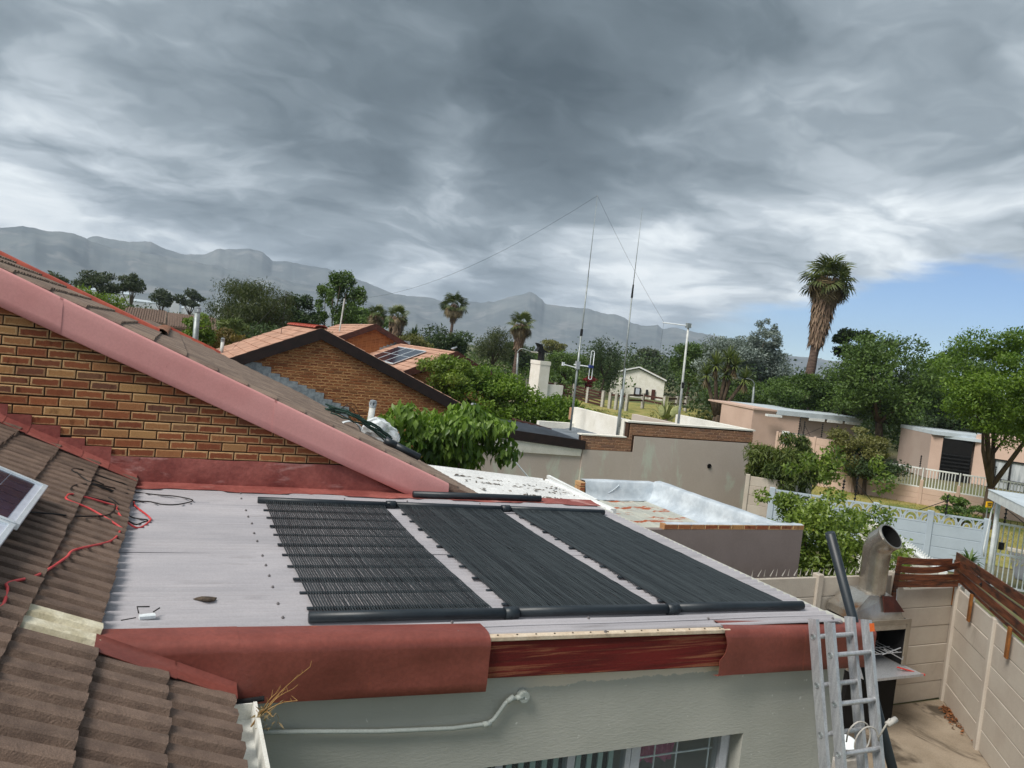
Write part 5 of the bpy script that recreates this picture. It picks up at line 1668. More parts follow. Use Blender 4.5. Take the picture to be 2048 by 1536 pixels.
mb = MB(); mb.beam((p.x, p.y, 2.07), tuple(p+n2*0.09+Vector((0, 0, 2.16))), 0.03, 0.07); mb.build('cleat', M['black_steel'], s2)

# braai: sheet steel fireplace on a black stand with a fat flue
br = thing('braai', 'built in steel braai with a wide heat stained flue elbow standing in the yard corner', 'barbecue', (9.1, 7.35, 0))
bx = MB()
x0, x1, y0, y1, z0, z1 = 8.55, 9.62, 7.20, 7.62, 0.86, 1.50
bx.box(x0+0.02, x0+0.045, y0, y1, z0, z1); bx.box(x1-0.045, x1-0.02, y0, y1, z0, z1); bx.box(x0+0.045, x1-0.045, y1-0.03, y1, z0, z1); bx.box(x0+0.045, x1-0.045, y0+0.002, y1-0.03, z1-0.03, z1-0.002)
bx.build('firebox', M['black'], br)
fr = MB()
for a_ in ((x0-0.02, x1+0.03, z1-0.055, z1+0.012), (x0-0.02, x0+0.05, z0, z1-0.055), (x1-0.045, x1+0.03, z0, z1-0.055)):
    fr.box(a_[0], a_[1], y0-0.02, y0-0.002, a_[2], a_[3])
fr.build('frame', M['frame_metal'], br)
MB().box(x0+0.05, x1-0.05, y0-0.012, y0-0.004, z1-0.13, z1-0.058).build('hood_plate', M['steel'], br)
hd = MB()
bz = z1+0.012; tz = 1.86
bt = [(x0, y0, bz), (x1-0.1, y0, bz), (x1-0.02, y1+0.05, bz+0.03), (x0-0.02, y1+0.05, bz+0.03)]
md = [(x0+0.02, y0+0.03, bz+0.10), (x1-0.14, y0+0.03, bz+0.10), (x1-0.06, y1+0.05, bz+0.12), (x0+0.0, y1+0.05, bz+0.12)]
tp = [(8.90, 7.29, tz-0.03), (9.34, 7.29, tz-0.05), (9.36, 7.62, tz), (8.90, 7.62, tz)]
hd.add(bt+md+tp, [(0, 1, 5, 4), (1, 2, 6, 5), (2, 3, 7, 6), (3, 0, 4, 7), (4, 5, 9, 8), (5, 6, 10, 9), (6, 7, 11, 10), (7, 4, 8, 11), (8, 9, 10, 11)])
hd.build('hood', M['steel'], br)
hb_ = MB(); hb_.prism([(9.12, y0+0.012, bz+0.10), (9.50, y0+0.012, bz+0.09), (9.60, y1, bz+0.12), (9.38, 7.60, tz-0.02), (9.34, 7.28, tz-0.06), (9.12, 7.27, tz-0.04)], (0.006, -0.014, 0.006)); hb_.build('burnt_plate', M['steel_burnt'], br)
fc = Vector((9.13, 7.46, 0)); fr_ = 0.178
fl_ = MB(); fl_.tube([fc+Vector((0, 0, 1.80)), fc+Vector((0, 0, 2.32))], fr_, 28, cap=False); fl_.tube([fc+Vector((0, 0, 1.80)), fc+Vector((0, 0, 2.32))], fr_-0.004, 28, cap=False)
auto_smooth(fl_.build('flue', M['steel'], br), 60)
# elbow: three mitred rings turning towards the yard
edir = Vector((0.10, -1.0, 0)).normalized()
def ring(c, tilt, r_):
    ax = (Vector((0, 0, 1))*math.cos(tilt)+edir*math.sin(tilt)); u = Vector((0, 0, 1)).cross(edir).normalized(); v_ = ax.cross(u)
    return [c+(u*math.cos(2*PI*k/28)+v_*math.sin(2*PI*k/28))*r_ for k in range(28)]
el = MB()
cen_ = [(fc+Vector((0, 0, 2.30)), 0.0, fr_+0.006), (fc+Vector((0, 0, 2.42)), 0.20, fr_+0.006), (fc+edir*0.045+Vector((0, 0, 2.53)), 0.62, fr_+0.008), (fc+edir*0.14+Vector((0, 0, 2.62)), 0.86, fr_+0.006), (fc+edir*0.165+Vector((0, 0, 2.64)), 0.86, fr_+0.014), (fc+edir*0.185+Vector((0, 0, 2.655)), 0.86, fr_+0.004)]
rings = [ring(*c) for c in cen_]
rings += [ring(cen_[5][0], 0.86, fr_-0.012)]
vs = [q for r_ in rings for q in r_]; fs = []
for i in range(len(rings)-1):
    fs += [(i*28+k, i*28+(k+1) % 28, (i+1)*28+(k+1) % 28, (i+1)*28+k) for k in range(28)]
el.add(vs, fs); auto_smooth(el.build('flue_elbow', M['steel'], br), 30)
ei = MB(); ir = [ring(cen_[5][0]-Vector((0, 0, 0.004)), 0.86, fr_-0.012), ring(cen_[3][0], 0.86, fr_-0.014), ring(cen_[1][0], 0.2, fr_-0.02), ring(fc+Vector((0, 0, 2.0)), 0.0, fr_-0.02)]
vs = [q for r_ in ir for q in r_]; fs = []
for i in range(3):
    fs += [(i*28+k, (i+1)*28+k, (i+1)*28+(k+1) % 28, i*28+(k+1) % 28) for k in range(28)]
fs.append(tuple(3*28+k for k in range(28)))
ei.add(vs, fs); ei.build('flue_lining', M['black'], br)
tr_ = MB(); tr_.box(x0+0.05, x1+0.02, y0-0.30, y0+0.36, z0-0.035, z0-0.01); tr_.box(x0+0.05, x1+0.02, y0-0.31, y0-0.30, z0-0.035, z0+0.0)
tr_.build('shelf', M['alu'], br)
sg = MB(); sg.box(x0+0.06, x1-0.06, y0+0.02, y1-0.04, 0.02, z0-0.04); sg.build('stand', M['black'], br)
gr = MB()
for k in range(9):
    gr.tube([(8.72+k*0.09, 7.16, 1.06), (8.72+k*0.09, 7.55, 1.06)], 0.005, 5)
for yy in (7.16, 7.35, 7.55):
    gr.tube([(8.68, yy, 1.058), (9.50, yy, 1.058)], 0.006, 5)
gr.tube([(9.0, 7.05, 1.10), (9.42, 7.12, 1.14)], 0.008, 6); gr.tube([(9.05, 7.08, 1.16), (9.36, 7.02, 1.02), (9.52, 7.14, 1.0)], 0.006, 6)
gr.build('grid', M['alu'], br)
tg = MB(); tg.tube([(9.36, 7.02, 0.90), (9.76, 6.98, 0.80)], 0.010, 6); tg.tube([(9.33, 7.06, 0.90), (9.75, 7.01, 0.795)], 0.010, 6); tg.tube([(9.75, 6.995, 0.80), (9.79, 6.985, 0.79)], 0.016, 6)
tag(tg.build('tongs', mat('red_handle', lin(214, 74, 66), None, 5, 0.5)), 'red handled tongs sticking out over the braai shelf', 'tongs')

# extension ladder
ld = thing('extension_ladder', 'two section aluminium extension ladder leaning on the red fascia', 'ladder', (4.5, 3.0, 0))
tl = R(74.5); dirl = Vector((0, math.cos(tl), math.sin(tl))); nrml = Vector((0, -math.sin(tl), math.cos(tl)))
def section(xl, xr, top, length, rung0, off, nm):
    tpv = Vector((0, 3.862, top))+nrml*off
    for x, sgn in ((xl, 1), (xr, -1)):
        a = tpv+Vector((x, 0, 0)); b = a-dirl*length
        mb = MB()
        # C channel: web and two flanges
        u = Vector((1, 0, 0)); h = 0.036; f = 0.026
        prof = [(-0.003, -h), (f, -h), (f, -h+0.005), (0.003, -h+0.005), (0.003, h-0.005), (f, h-0.005), (f, h), (-0.003, h)]
        va = [a+u*(p*sgn)+nrml*q for p, q in prof]; vb = [b+u*(p*sgn)+nrml*q for p, q in prof]
        mb.add(va+vb, [tuple(range(8)), tuple(range(15, 7, -1))]+[(i, (i+1) % 8, 8+(i+1) % 8, 8+i) for i in range(8)])
        o = mb.build('rail', M['alu'], ld)
        # rung end plugs
        k = 0; s = rung0
        while s < length-0.1:
            c = a-dirl*s
            pg = MB(); pg.tube([c-u*0.003*sgn, c-u*0.008*sgn], 0.019, 12, cap=False); pg.tube([c-u*0.003*sgn, c-u*0.008*sgn], 0.011, 10, cap=False); pg.tube([c-u*0.0035*sgn, c-u*0.0045*sgn], 0.0105, 8); pg.build('rung_plug', M['galv'], o); s += 0.312
    s = rung0
    while s < length-0.1:
        c = tpv-dirl*s
        mb = MB(); mb.tube([c+Vector((xl, 0, 0)), c+Vector((xr, 0, 0))], 0.0165, 10); auto_smooth(mb.build('rung', M['alu'], ld), 40)
        s += 0.312
section(4.135, 4.50, 3.015, 3.10, 0.118, 0.05, 'base'); section(4.215, 4.585, 2.995, 2.95, 0.215, 0.118, 'fly')
mb = MB(); tq = Vector((4.585, 3.862, 2.995))+nrml*0.118
mb.beam(tq+Vector((-0.004, 0, 0))-dirl*0.02+nrml*0.0372, tq+Vector((-0.004, 0, 0))-dirl*0.075+nrml*0.0372, 0.045, 0.002, tuple(nrml)); mb.build('sticker', M['orange'], ld)
mb = MB(); tc = Vector((4.44, 3.862, 3.0))+nrml*0.17-dirl*0.78
mb.tube(smooth_path([tc+Vector((0.09*math.cos(a_*0.9), 0.01*a_, 0.10*math.sin(a_*0.9))) for a_ in range(12)], 3), 0.006, 6)
mb.tube([tc+Vector((0.08, 0, 0.02)), tc+Vector((0.14, -0.02, 0.16))], 0.006, 6); mb.tube([tc+Vector((0.12, -0.02, 0.12)), tc+Vector((0.20, -0.02, 0.15))], 0.02, 8); mb.build('rope', M['conc_post'], ld, True)
for x in (4.16, 4.62):
    tp_ = Vector((x, 3.862, 3.0))+nrml*0.05-dirl*3.08
    mb = MB(); mb.box(tp_.x-0.03, tp_.x+0.03, tp_.y-0.05, tp_.y+0.05, 0.0, 0.06); mb.build('foot', M['black_steel'], ld)
# long black pipe leaning beside it
lp = MB(); lp.tube([(4.568, 4.153, 3.538), (5.955, 3.654, 0.0)], 0.036, 16)
tag(lp.build('leaning_pipe', M['pvc_black'], None, True), 'long black pipe leaning upright on the roof edge beside the ladder', 'pipe')
# basin, pavers, blue tub, leaves at the corner
bs = MB(); rows = []
for i, (r_, z) in enumerate(((0.02, 0.03), (0.17, 0.03), (0.22, 0.16), (0.235, 0.17), (0.23, 0.16), (0.165, 0.045), (0.02, 0.045))):
    rows.append([(7.62+r_*math.cos(2*PI*k/20), 6.42+r_*math.sin(2*PI*k/20)*1.0, z+0.25) for k in range(21)])
bs.sheet(rows); tag(bs.build('basin', M['white_metal'], None, True), 'white enamel basin behind the ladder rungs', 'basin')
mb = MB(); mb.box(7.42, 7.82, 6.2, 6.62, 0, 0.27); tag(mb.build('basin_stand', M['conc_post']), 'concrete block under the white basin', 'block')
pv = thing('paved_step', 'low step of red pavers at the foot of the ladder', 'step', (6.6, 5.1, 0))
pvm = MB(); pvm.box(0.004, 0.206, 0.004, 0.096, 0, 0.09); pvm = pvm.mesh('paver', M['red_brick_paver'])
for i in range(6):
    for j in range(9):
        link('paver', pvm, pv, Matrix.Translation((6.3+i*0.21, 4.75+j*0.1, 0.0)))
mb = MB(); rows = []
for i, (r_, z) in enumerate(((0.0, 0.0), (0.2, 0.0), (0.25, 0.42), (0.27, 0.43), (0.24, 0.42), (0.19, 0.03), (0.0, 0.03))):
    rows.append([(5.95+r_*math.cos(2*PI*k/20), 4.62+r_*math.sin(2*PI*k/20), z) for k in range(21)])
mb.sheet(rows); tag(mb.build('blue_tub', M['blue_plastic'], None, True), 'bright blue plastic tub low behind the ladder', 'tub')
rngl = np.random.default_rng(18); nl = 260
a_ = rngl.random(nl)
cen = np.stack([11.05-0.75*a_*rngl.random(nl)-0.1, 7.45-0.95*a_*a_-0.15*rngl.random(nl), 0.012+0.02*rngl.random(nl)], 1)
v, f = leaf_faces(rngl, cen, unit(rngl, nl)*[1, 1, 0.25], np.tile([0, 0, 1.0], (nl, 1))+0.3*unit(rngl, nl), 0.05+0.04*rngl.random(nl), 0.02+0.02*rngl.random(nl))
o = link('fallen_leaves', fast_mesh('fallen_leaves', v, f, leaf_mat('fallen_leaf', lin(150, 96, 58), lin(96, 64, 44), trans=0.05), np.repeat(rngl.random(nl), 2)))
tag(o, 'dry brown leaves swept into the far corner of the yard', 'leaves', kind='stuff')


# ================================================================ GREY BOX (garage) with silver parapet
bxh = thing('parapet_garage', 'dark taupe flat roofed garage with silver painted parapet and rusting roof beside the eave', 'garage', (7.5, 10.4, 0))
gx0, gx1, gy0, gy1 = 6.05, 8.904, 8.60, 12.26
wm = MB()
wm.box(gx0, gx1, gy0, gy0+0.11, 0, 2.388); wm.box(gx1-0.20, gx1, gy0+0.112, gy1+0.2, 0, 2.33); wm.box(7.20, gx1-0.202, gy1, gy1+0.2, 0, 2.31); wm.box(gx0, gx0+0.1, gy0+0.112, gy1, 0, 1.93)
wm.build('wall', M['taupe'], bxh)
bmx_ = brick_mesh('brick', M['brick'], dp=0.105)
for i in range(11):
    link('brick', bmx_, bxh, Matrix.Translation((6.36+0.111+i*0.2335, gy0-0.002, 2.425)))
hbk = brick_mesh('brick', M['brick'], ln=0.106, dp=0.10)
for k in range(4):
    for yy in (gy1-0.02, gy1+0.092):
        link('brick', hbk, bxh, Matrix.Translation((7.125, yy, 2.02+k*0.085)))
sl = MB()
def lumpy(rows):
    return rows
rgs = random.Random(6)
# right parapet: top, inner face, cove; far parapet likewise; front coping
def wob(x, y, z, a=0.006):
    return (x+rgs.uniform(-a, a), y+rgs.uniform(-a, a), z+rgs.uniform(-a, a))
rows = []
for i in range(15):
    y = gy0+0.02+(gy1-gy0-0.02)*i/14
    rows.append([wob(gx1+0.012, y, 2.335), wob(gx1+0.004, y, 2.372), wob(gx1-0.07, y, 2.385), wob(gx1-0.19, y, 2.378), wob(gx1-0.215, y, 2.345), wob(gx1-0.225, y, 2.22, 0.01), wob(gx1-0.25, y, 2.10, 0.012), wob(gx1-0.31, y, 2.035, 0.012), wob(gx1-0.42, y, 2.012, 0.004)])
sl.slab(rows, (0, 0, -0.012))
rows = []
for i in range(9):
    x = 7.18+(gx1-0.2-7.18)*i/8
    rows.append([wob(x, gy1+0.20, 2.30), wob(x, gy1+0.19, 2.345), wob(x, gy1+0.02, 2.350), wob(x, gy1-0.012, 2.325), wob(x, gy1-0.03, 2.17, 0.012), wob(x, gy1-0.05, 2.06, 0.01), wob(x, gy1-0.12, 2.015, 0.006)])
sl.slab(rows, (0, 0, -0.012))
rows = []
for i in range(10):
    x = 6.40+(gx1-6.40)*i/9
    rows.append([wob(x, gy0-0.0, 2.463, 0.002), wob(x, gy0+0.05, 2.474, 0.003), wob(x, gy0+0.14, 2.46, 0.003), wob(x, gy0+0.16, 2.10, 0.006), wob(x, gy0+0.26, 2.02, 0.004)])
sl.slab(rows, (0, 0, -0.010))
o = sl.build('parapet_coating', M['silver'], bxh); auto_smooth(o, 50)
cw = MB()
cw.tube(smooth_path([(7.55, gy1-0.034, 2.08), (7.72, gy1-0.04, 2.15), (7.86, gy1-0.036, 2.25), (7.90, gy1-0.03, 2.29)]), 0.008, 5); cw.build('membrane_fold', M['silver'], bxh)
rr = MB(); rows = []
for i in range(60):
    x = gx0+0.1+(gx1-0.30-gx0-0.1)*i/59
    rows.append([(x, gy0+0.15+(gy1-gy0-0.15)*k/3, 1.995+0.012*(1 if (i % 8) in (0, 1) else 0)) for k in range(4)])
rr.slab(rows, (0, 0, -0.02)); rr.build('roof_sheet', M['rust_roof'], bxh)

# ================================================================ WHITE CARPORT ROOF
cpt = thing('carport', 'white ribbed carport roof with dead leaves on it behind the pink barge', 'carport', (4.2, 9.0, 0))
CZ = lambda x: 2.90-0.077*(x-3.39)
rows = []
prof = []
y = 7.86
while y < 9.82:
    prof += [(y, 0), (y+0.055, 0), (y+0.075, 0.026), (y+0.105, 0.026), (y+0.125, 0)]
    y += 0.178
rows = [[(x, yy, CZ(x)+zz) for yy, zz in prof] for x in (2.85, 3.6, 4.4, 5.08)]
q = MB(); q.slab(rows, (0, 0, -0.003)); q.build('roof_sheet', M['carport'], cpt)
q = MB(); q.beam((5.13, 8.0, 2.755), (5.13, 9.84, 2.755), 0.09, 0.10, bev=0.01); q.build('edge_beam', M['white'], cpt)
q = MB(); q.beam((5.32, 8.75, 2.735), (5.32, 10.2, 2.775), 0.05, 0.045); q.build('gutter_rail', M['white'], cpt)
q = MB(); q.tube([(5.42, 9.1, 2.72), (5.42, 9.9, 2.74)], 0.012, 6); q.tube([(4.95, 10.6, 2.90), (5.08, 10.3, 2.70)], 0.012, 6); q.build('pipe', M['galv'], cpt)
q = MB()
for x, yy in ((4.95, 8.1), (4.95, 9.7), (3.1, 9.7)):
    q.box(x-0.04, x+0.04, yy-0.04, yy+0.04, 0, CZ(x)-0.02)
q.build('posts', M['white'], cpt)
rngl = np.random.default_rng(31); nl = 120
cx_ = 3.5+1.5*rngl.random(nl); line = rngl.integers(0, 3, nl); cy_ = np.array([8.5, 9.0, 9.3])[line]+0.05*rngl.normal(size=nl)-0.12*(cx_-3.5)
cen = np.stack([cx_, cy_, np.array([CZ(x) for x in cx_])+0.02], 1)
v, f = leaf_faces(rngl, cen, unit(rngl, nl)*[1, 1, 0.2], np.tile([0, 0, 1.0], (nl, 1))+0.3*unit(rngl, nl), 0.05+0.05*rngl.random(nl), 0.02+0.02*rngl.random(nl))
o = link('fallen_leaves', fast_mesh('fallen_leaves', v, f, leaf_mat('grey_dead_leaf', lin(120, 110, 100), lin(80, 72, 66), trans=0.05), np.repeat(rngl.random(nl), 2)))
tag(o, 'dead leaves scattered in lines along the ribs of the white carport', 'leaves', kind='stuff')

# ================================================================ TAUPE HOUSE with brick banded white parapets
hs = thing('parapet_house', 'taupe walled house with white capped parapets, brick bands and a dark brown fascia', 'house', (13.5, 22, 0))
Yh = 19.5
q = MB()
q.box(12.95, 17.5, Yh, Yh+0.22, 0, 2.385); q.box(11.22, 12.948, Yh+0.004, Yh+0.22, 0, 1.90); q.box(7.4, 11.218, Yh+0.05, Yh+0.25, 0, 1.72)
q.box(17.28, 17.5, Yh+0.222, 26.4, 0, 2.5); q.build('wall', M['beige'], hs)
bk_ = MB(); bk_.box(12.70, 17.49, Yh+0.02, Yh+0.2, 2.387, 2.795); bk_.box(11.14, 12.698, Yh+0.02, Yh+0.2, 1.902, 2.325); bk_.box(12.70, 12.945, Yh+0.02, Yh+0.2, 1.902, 2.386)
bk_.build('mortar_bed', M['mortar_far'], hs)
def inH(x, z):
    return (12.69 < x < 17.51 and 2.34+0.04 < z < 2.79) or (11.12 < x < 12.96 and 1.90 < z < 2.32) or (12.69 < x < 12.96 and 1.9 < z < 2.79)
brick_wall(hs, Yh+0.008, inH, 11.135, 17.6, 1.905, 2.82, M['brick_dull'], seed=8)
q = MB(); q.box(12.66, 17.56, Yh-0.012, Yh+0.24, 2.797, 2.842); q.box(11.10, 12.658, Yh-0.012, Yh+0.24, 2.327, 2.362); q.build('coping', M['white_wall'], hs)
q = MB()
q.box(12.684, 12.90, Yh+0.242, 23.1, 2.0, 2.852); q.build('parapet', M['white_wall'], hs)
q = MB(); q.box(17.30, 17.52, Yh+0.242, 23.5, 2.3, 2.842); q.build('parapet', M['white_wall'], hs)
q = MB(); q.box(12.684, 12.96, 23.10, 23.3, 2.40, 2.815); q.build('brick_pier', M['brick_dull'], hs)
q = MB(); q.box(12.902, 17.298, Yh+0.242, 23.4, 2.30, 2.42); q.build('upper_roof', M['bitumen'], hs)
rows = []
rgz = random.Random(3)
for i in range(8):
    x = 10.2+(12.684-10.2)*i/7
    rows.append([(x, Yh+0.24+3.3*k/6, 2.10+0.012*rgz.random()+(0.08 if i == 7 else 0)) for k in range(7)])
q = MB(); q.slab(rows, (0, 0, -0.05)); q.build('lower_roof', M['bitumen'], hs)
q = MB(); q.box(11.35, 12.682, 22.85, 23.02, 1.9, 2.31); q.build('low_parapet', M['white_wall'], hs)
# dark ribbed roof falling towards the brown fascia
rows = []
for i in range(30):
    x = 7.6+(11.05-7.6)*i/29
    rows.append([(x, Yh-0.02+2.9*k/2, 2.165+0.078*(11.2-x)+0.06*k/2+0.014*(1 if i % 2 else -1)) for k in range(3)])
q = MB(); q.slab(rows, (0, 0, -0.01)); q.build('roof_sheet', M['dark_sheet'], hs)
q = MB(); q.prism([(7.6, Yh-0.06, 2.165+0.078*3.6+0.01), (11.25, Yh-0.06, 2.172), (11.25, Yh-0.06, 1.905), (7.6, Yh-0.06, 1.905+0.078*3.65)], (0, 0.05, 0)); q.build('fascia', M['dark_barge'], hs)
q = MB(); q.prism([(7.6, Yh-0.02, 1.90+0.078*3.6), (11.18, Yh-0.02, 1.90), (11.16, Yh-0.0, 1.70), (7.6, Yh, 1.76)], (0, 0.06, 0)); q.build('soffit_beam', M['white_wall'], hs)
q = MB(); q.beam((10.2, Yh+3.0, 2.36), (11.3, Yh+2.3, 2.17), 0.12, 0.05); q.build('ridge_cap', M['brown_barge'], hs)
q = MB(); q.tube([(15.867, Yh-0.03, 1.584), (15.867, Yh+0.02, 1.584)], 0.075, 16, cap=False); q.tube([(15.867, Yh+0.003, 1.584), (15.867, Yh-0.003, 1.584)], 0.07, 16); q.tube([(15.83, Yh-0.04, 1.60), (15.83, Yh+0.0, 1.60)], 0.035, 10)
q.build('wall_pipe', M['black'], hs)

# radio masts on that house
m1 = thing('radio_mast', 'tallest thin radio mast carrying a white folded loop aerial on the taupe house', 'mast', (12.14, 22.08, 2.15))
q = MB(); q.tube([(12.14, 22.08, 2.15), (12.145, 22.08, 5.35)], 0.035, 10); q.build('pole', M['galv'], m1, True)
q = MB(); q.tube([(12.145, 22.08, 4.3), (12.15, 22.07, 7.2)], 0.024, 8); q.tube([(12.15, 22.07, 7.2), (12.155, 22.075, 9.87)], [0.013, 0.007], 8); q.build('whip', M['galv'], m1, True)
q = MB(); q.tube([(12.145, 22.08, 5.28), (12.147, 22.08, 5.50)], 0.045, 8); q.build('joint', M['black_steel'], m1)
y1m = MB()
bx0 = Vector((11.72, 22.30, 4.29)); bx1 = Vector((12.56, 21.85, 4.30))
y1m.tube([Vector((12.02, 22.13, 4.32)), bx1], 0.020, 8); y1m.tube([Vector((12.1, 22.05, 4.22)), bx0+Vector((0, 0, 0.0))], 0.016, 8)
y1m.box(11.68, 11.76, 22.27, 22.33, 4.24, 4.36)
y1m.build('boom', M['white_metal'], m1)
lp_ = MB()
lc = Vector((12.535, 21.862, 4.36)); ud = (bx1-bx0).normalized(); ud.z = 0
pts = []
for a_ in range(0, 181, 30):
    pts.append(lc+Vector((0, 0, 0.42))+ud*0.05*math.cos(R(a_))+Vector((0, 0, 0.05*math.sin(R(a_)))))
for a_ in range(180, 361, 30):
    pts.append(lc-Vector((0, 0, 0.42))+ud*0.05*math.cos(R(a_))+Vector((0, 0, 0.05*math.sin(R(a_)))))
pts.append(pts[0])
lp_.tube(pts, 0.013, 7); lp_.build('folded_dipole', M['white_metal'], m1, True)
q = MB(); q.box(12.44, 12.58, 21.80, 21.92, 4.27, 4.36); q.build('feed_box', mat('blue_feed_box', lin(50, 66, 130), None, 5, 0.5), m1)
q = MB(); q.box(12.07, 12.20, 22.02, 22.14, 4.18, 4.44); q.build('clamp', M['alu'], m1)
m2 = thing('radio_mast', 'second thin radio mast with a black loading coil half way up', 'mast', (12.61, 19.95, 2.14))
q = MB(); q.tube([(12.61, 19.95, 2.14), (12.60, 19.96, 3.75)], 0.040, 10); q.tube([(12.63, 19.93, 2.6), (12.62, 19.93, 4.4)], 0.028, 8); q.build('pole', M['galv'], m2, True)
q = MB(); q.tube([(12.60, 19.96, 3.7), (12.575, 19.97, 6.6)], 0.022, 8); q.tube([(12.575, 19.97, 6.9), (12.58, 19.967, 9.28)], [0.012, 0.006], 7); q.build('whip', M['galv'], m2, True)
q = MB(); q.tube([(12.575, 19.97, 6.55), (12.575, 19.97, 6.95)], [0.034, 0.024], 8); q.build('coil', M['black_steel'], m2)
m3 = thing('aerial_pole', 'white pole with a long crossarm standing on the taupe house behind the brick band', 'mast', (16.1, 21.67, 2.56))
q = MB(); q.tube([(16.1, 21.67, 2.56), (16.08, 21.69, 4.3), (16.06, 21.706, 6.08)], [0.045, 0.040, 0.034], 10); q.build('pole', M['white_pole'], m3, True)
q = MB(); q.tube([(15.34, 22.22, 6.08), (16.16, 21.64, 6.05)], 0.020, 8); q.build('crossarm', M['white_metal'], m3)
q = MB(); q.box(15.99, 16.13, 21.64, 21.78, 5.98, 6.14); q.build('clamp', M['galv'], m3)
q = MB(); q.tube([(16.1, 21.66, 3.9), (16.09, 21.66, 4.1)], 0.055, 8); q.tube([(16.05, 21.5, 2.56), (15.75, 21.45, 2.5)], 0.02, 6); q.build('bracket', M['black_steel'], m3)
w1 = MB()
def sagline(a, b, sag, n=16):
    a = Vector(a); b = Vector(b)
    return [a.lerp(b, i/n)-Vector((0, 0, 4*sag*(i/n)*(1-i/n))) for i in range(n+1)]
w1.tube(sagline((12.155, 22.075, 9.85), (8.3, 42.0, 6.28), 0.85), 0.0045, 4)
tag(w1.build('aerial_wire', M['black_cable'], None, True), 'thin aerial wire sagging left from the tallest mast to a far pole', 'wire')
w2 = MB(); w2.tube(sagline((12.155, 22.075, 9.85), (15.38, 22.20, 6.10), 0.12), 0.004, 4); w2.tube([(15.38, 22.2, 6.06), (15.36, 22.2, 5.2)], 0.004, 4)
tag(w2.build('aerial_wire', M['black_cable'], None, True), 'thin aerial wire slanting right from the tallest mast to the crossarm', 'wire')

# precast wall right of that house
vib_wall('precast_wall', 'pale precast wall at the right corner of the taupe house behind the citrus leaves', (15.70, 17.49), (16.62, 16.66), 1, 6, M['vib'], hp=0.278, post_w=0.12)
vib_wall('precast_wall', 'pale precast wall running back from the taupe house under the mango leaves', (16.7, 16.62), (18.9, 18.2), 2, 6, M['conc_post'], hp=0.28)

# ================================================================ BLUE-GREY WALL, GATE, CANOPY
vib_wall('pierced_wall', 'blue grey precast wall with a row of pierced scallop panels along its top', (15.70, 16.45), (19.86, 13.02), 4, 5, M['vib_blue'], hp=0.30, post_w=0.15, top_deco=True, th=0.05)
gate = thing('gate', 'white barred pedestrian gate beside the blue grey wall', 'gate', (19.5, 11.9, 0.05))
ga = Vector((19.10, 12.22, 0)); gd = Vector((0.70, -0.71, 0)).normalized()
def gp_(s, z): return ga+gd*s+Vector((0, 0, z))
q = MB()
for z in (0.06, 0.86, 1.62):
    q.beam(gp_(0, z), gp_(1.45, z), 0.035, 0.05)
q.build('rail', M['white_metal'], gate)
q = MB(); q.beam(gp_(0, 0.05), gp_(0, 1.65), 0.05, 0.05, (1, 0, 0)); q.beam(gp_(1.45, 0.05), gp_(1.45, 1.65), 0.05, 0.05, (1, 0, 0)); q.build('stile', M['white_metal'], gate)
gbm = MB(); gbm.beam((0, 0, 0.06), (0, 0, 1.62), 0.022, 0.022, (1, 0, 0)); gbm = gbm.mesh('bar', M['white_metal'])
for k in range(1, 13):
    link('bar', gbm, gate, Matrix.Translation(gp_(k*0.112, 0)))
q = MB(); p = gp_(0.10, 1.06); q.box(p.x-0.05, p.x+0.06, p.y-0.05, p.y+0.03, 0.98, 1.16); q.build('lock', M['black_steel'], gate)
q = MB()
for k in range(10):
    q.tube([gp_(0.1+k*0.14, 1.62), gp_(0.1+k*0.14, 1.74)], [0.010, 0.002], 5)
q.build('spikes', M['black_steel'], gate)
cnp = thing('canopy', 'white posted lean to canopy corner beside the gate at the right edge', 'canopy', (18.6, 12.0, 0))
q = MB(); q.tube([(18.72, 12.06, 0), (18.72, 12.06, 2.28)], 0.052, 16); q.build('post', M['white_metal'], cnp, True)
q = MB(); q.tube([(18.62, 12.17, 0.8), (18.60, 12.19, 1.0), (18.64, 12.15, 1.95), (18.70, 12.10, 2.25)], 0.018, 8); q.build('downpipe', M['white_metal'], cnp, True)
A_ = Vector((18.45, 12.17, 0)); B_ = Vector((16.2, 9.65, 0)); C_ = Vector((18.8, 7.6, 0)); D__ = Vector((21.0, 10.0, 0))
q = MB(); q.prism([A_+Vector((0, 0, 2.26)), B_+Vector((0, 0, 2.26)), C_+Vector((0, 0, 2.26)), D__+Vector((0, 0, 2.26))], (0, 0, 0.20)); q.build('fascia', M['white_metal'], cnp)
q = MB(); q.prism([A_+Vector((0, 0.02, 2.462)), B_+Vector((0, 0, 2.462)), C_+Vector((0, 0, 2.462)), D__+Vector((0, 0, 2.462))], (0, 0, 0.02)); q.build('roof_sheet', M['roof_pale'], cnp)
def espike(name, label, base, z1, brace, ins, lean=(0, 0)):
    """electric fence bracket: black stay with insulators"""
    t_ = thing(name, label, 'fence bracket', base, 'electric fence brackets')
    b = Vector(base); e = b+Vector((lean[0], lean[1], z1-b.z))
    q = MB(); q.tube([b, e], 0.014, 6)
    if brace:
        q.tube([b+Vector((brace[0], brace[1], 0.02)), b.lerp(e, 0.72)], 0.010, 5)
    q.build('stay', M['black_steel'], t_)
    iq = MB()
    for k in range(ins):
        p = b.lerp(e, (k+0.6)/(ins+0.2)); iq.tube([p-Vector((0.03, 0, 0)), p+Vector((0.03, 0, 0))], 0.024, 6)
    iq.build('insulators', M['black_steel'], t_)
    return t_
espike('fence_bracket', 'black insulator stay left of the canopy post on the blue grey wall', (18.95, 13.55, 1.5), 2.05, (-0.5, 0.42), 5)
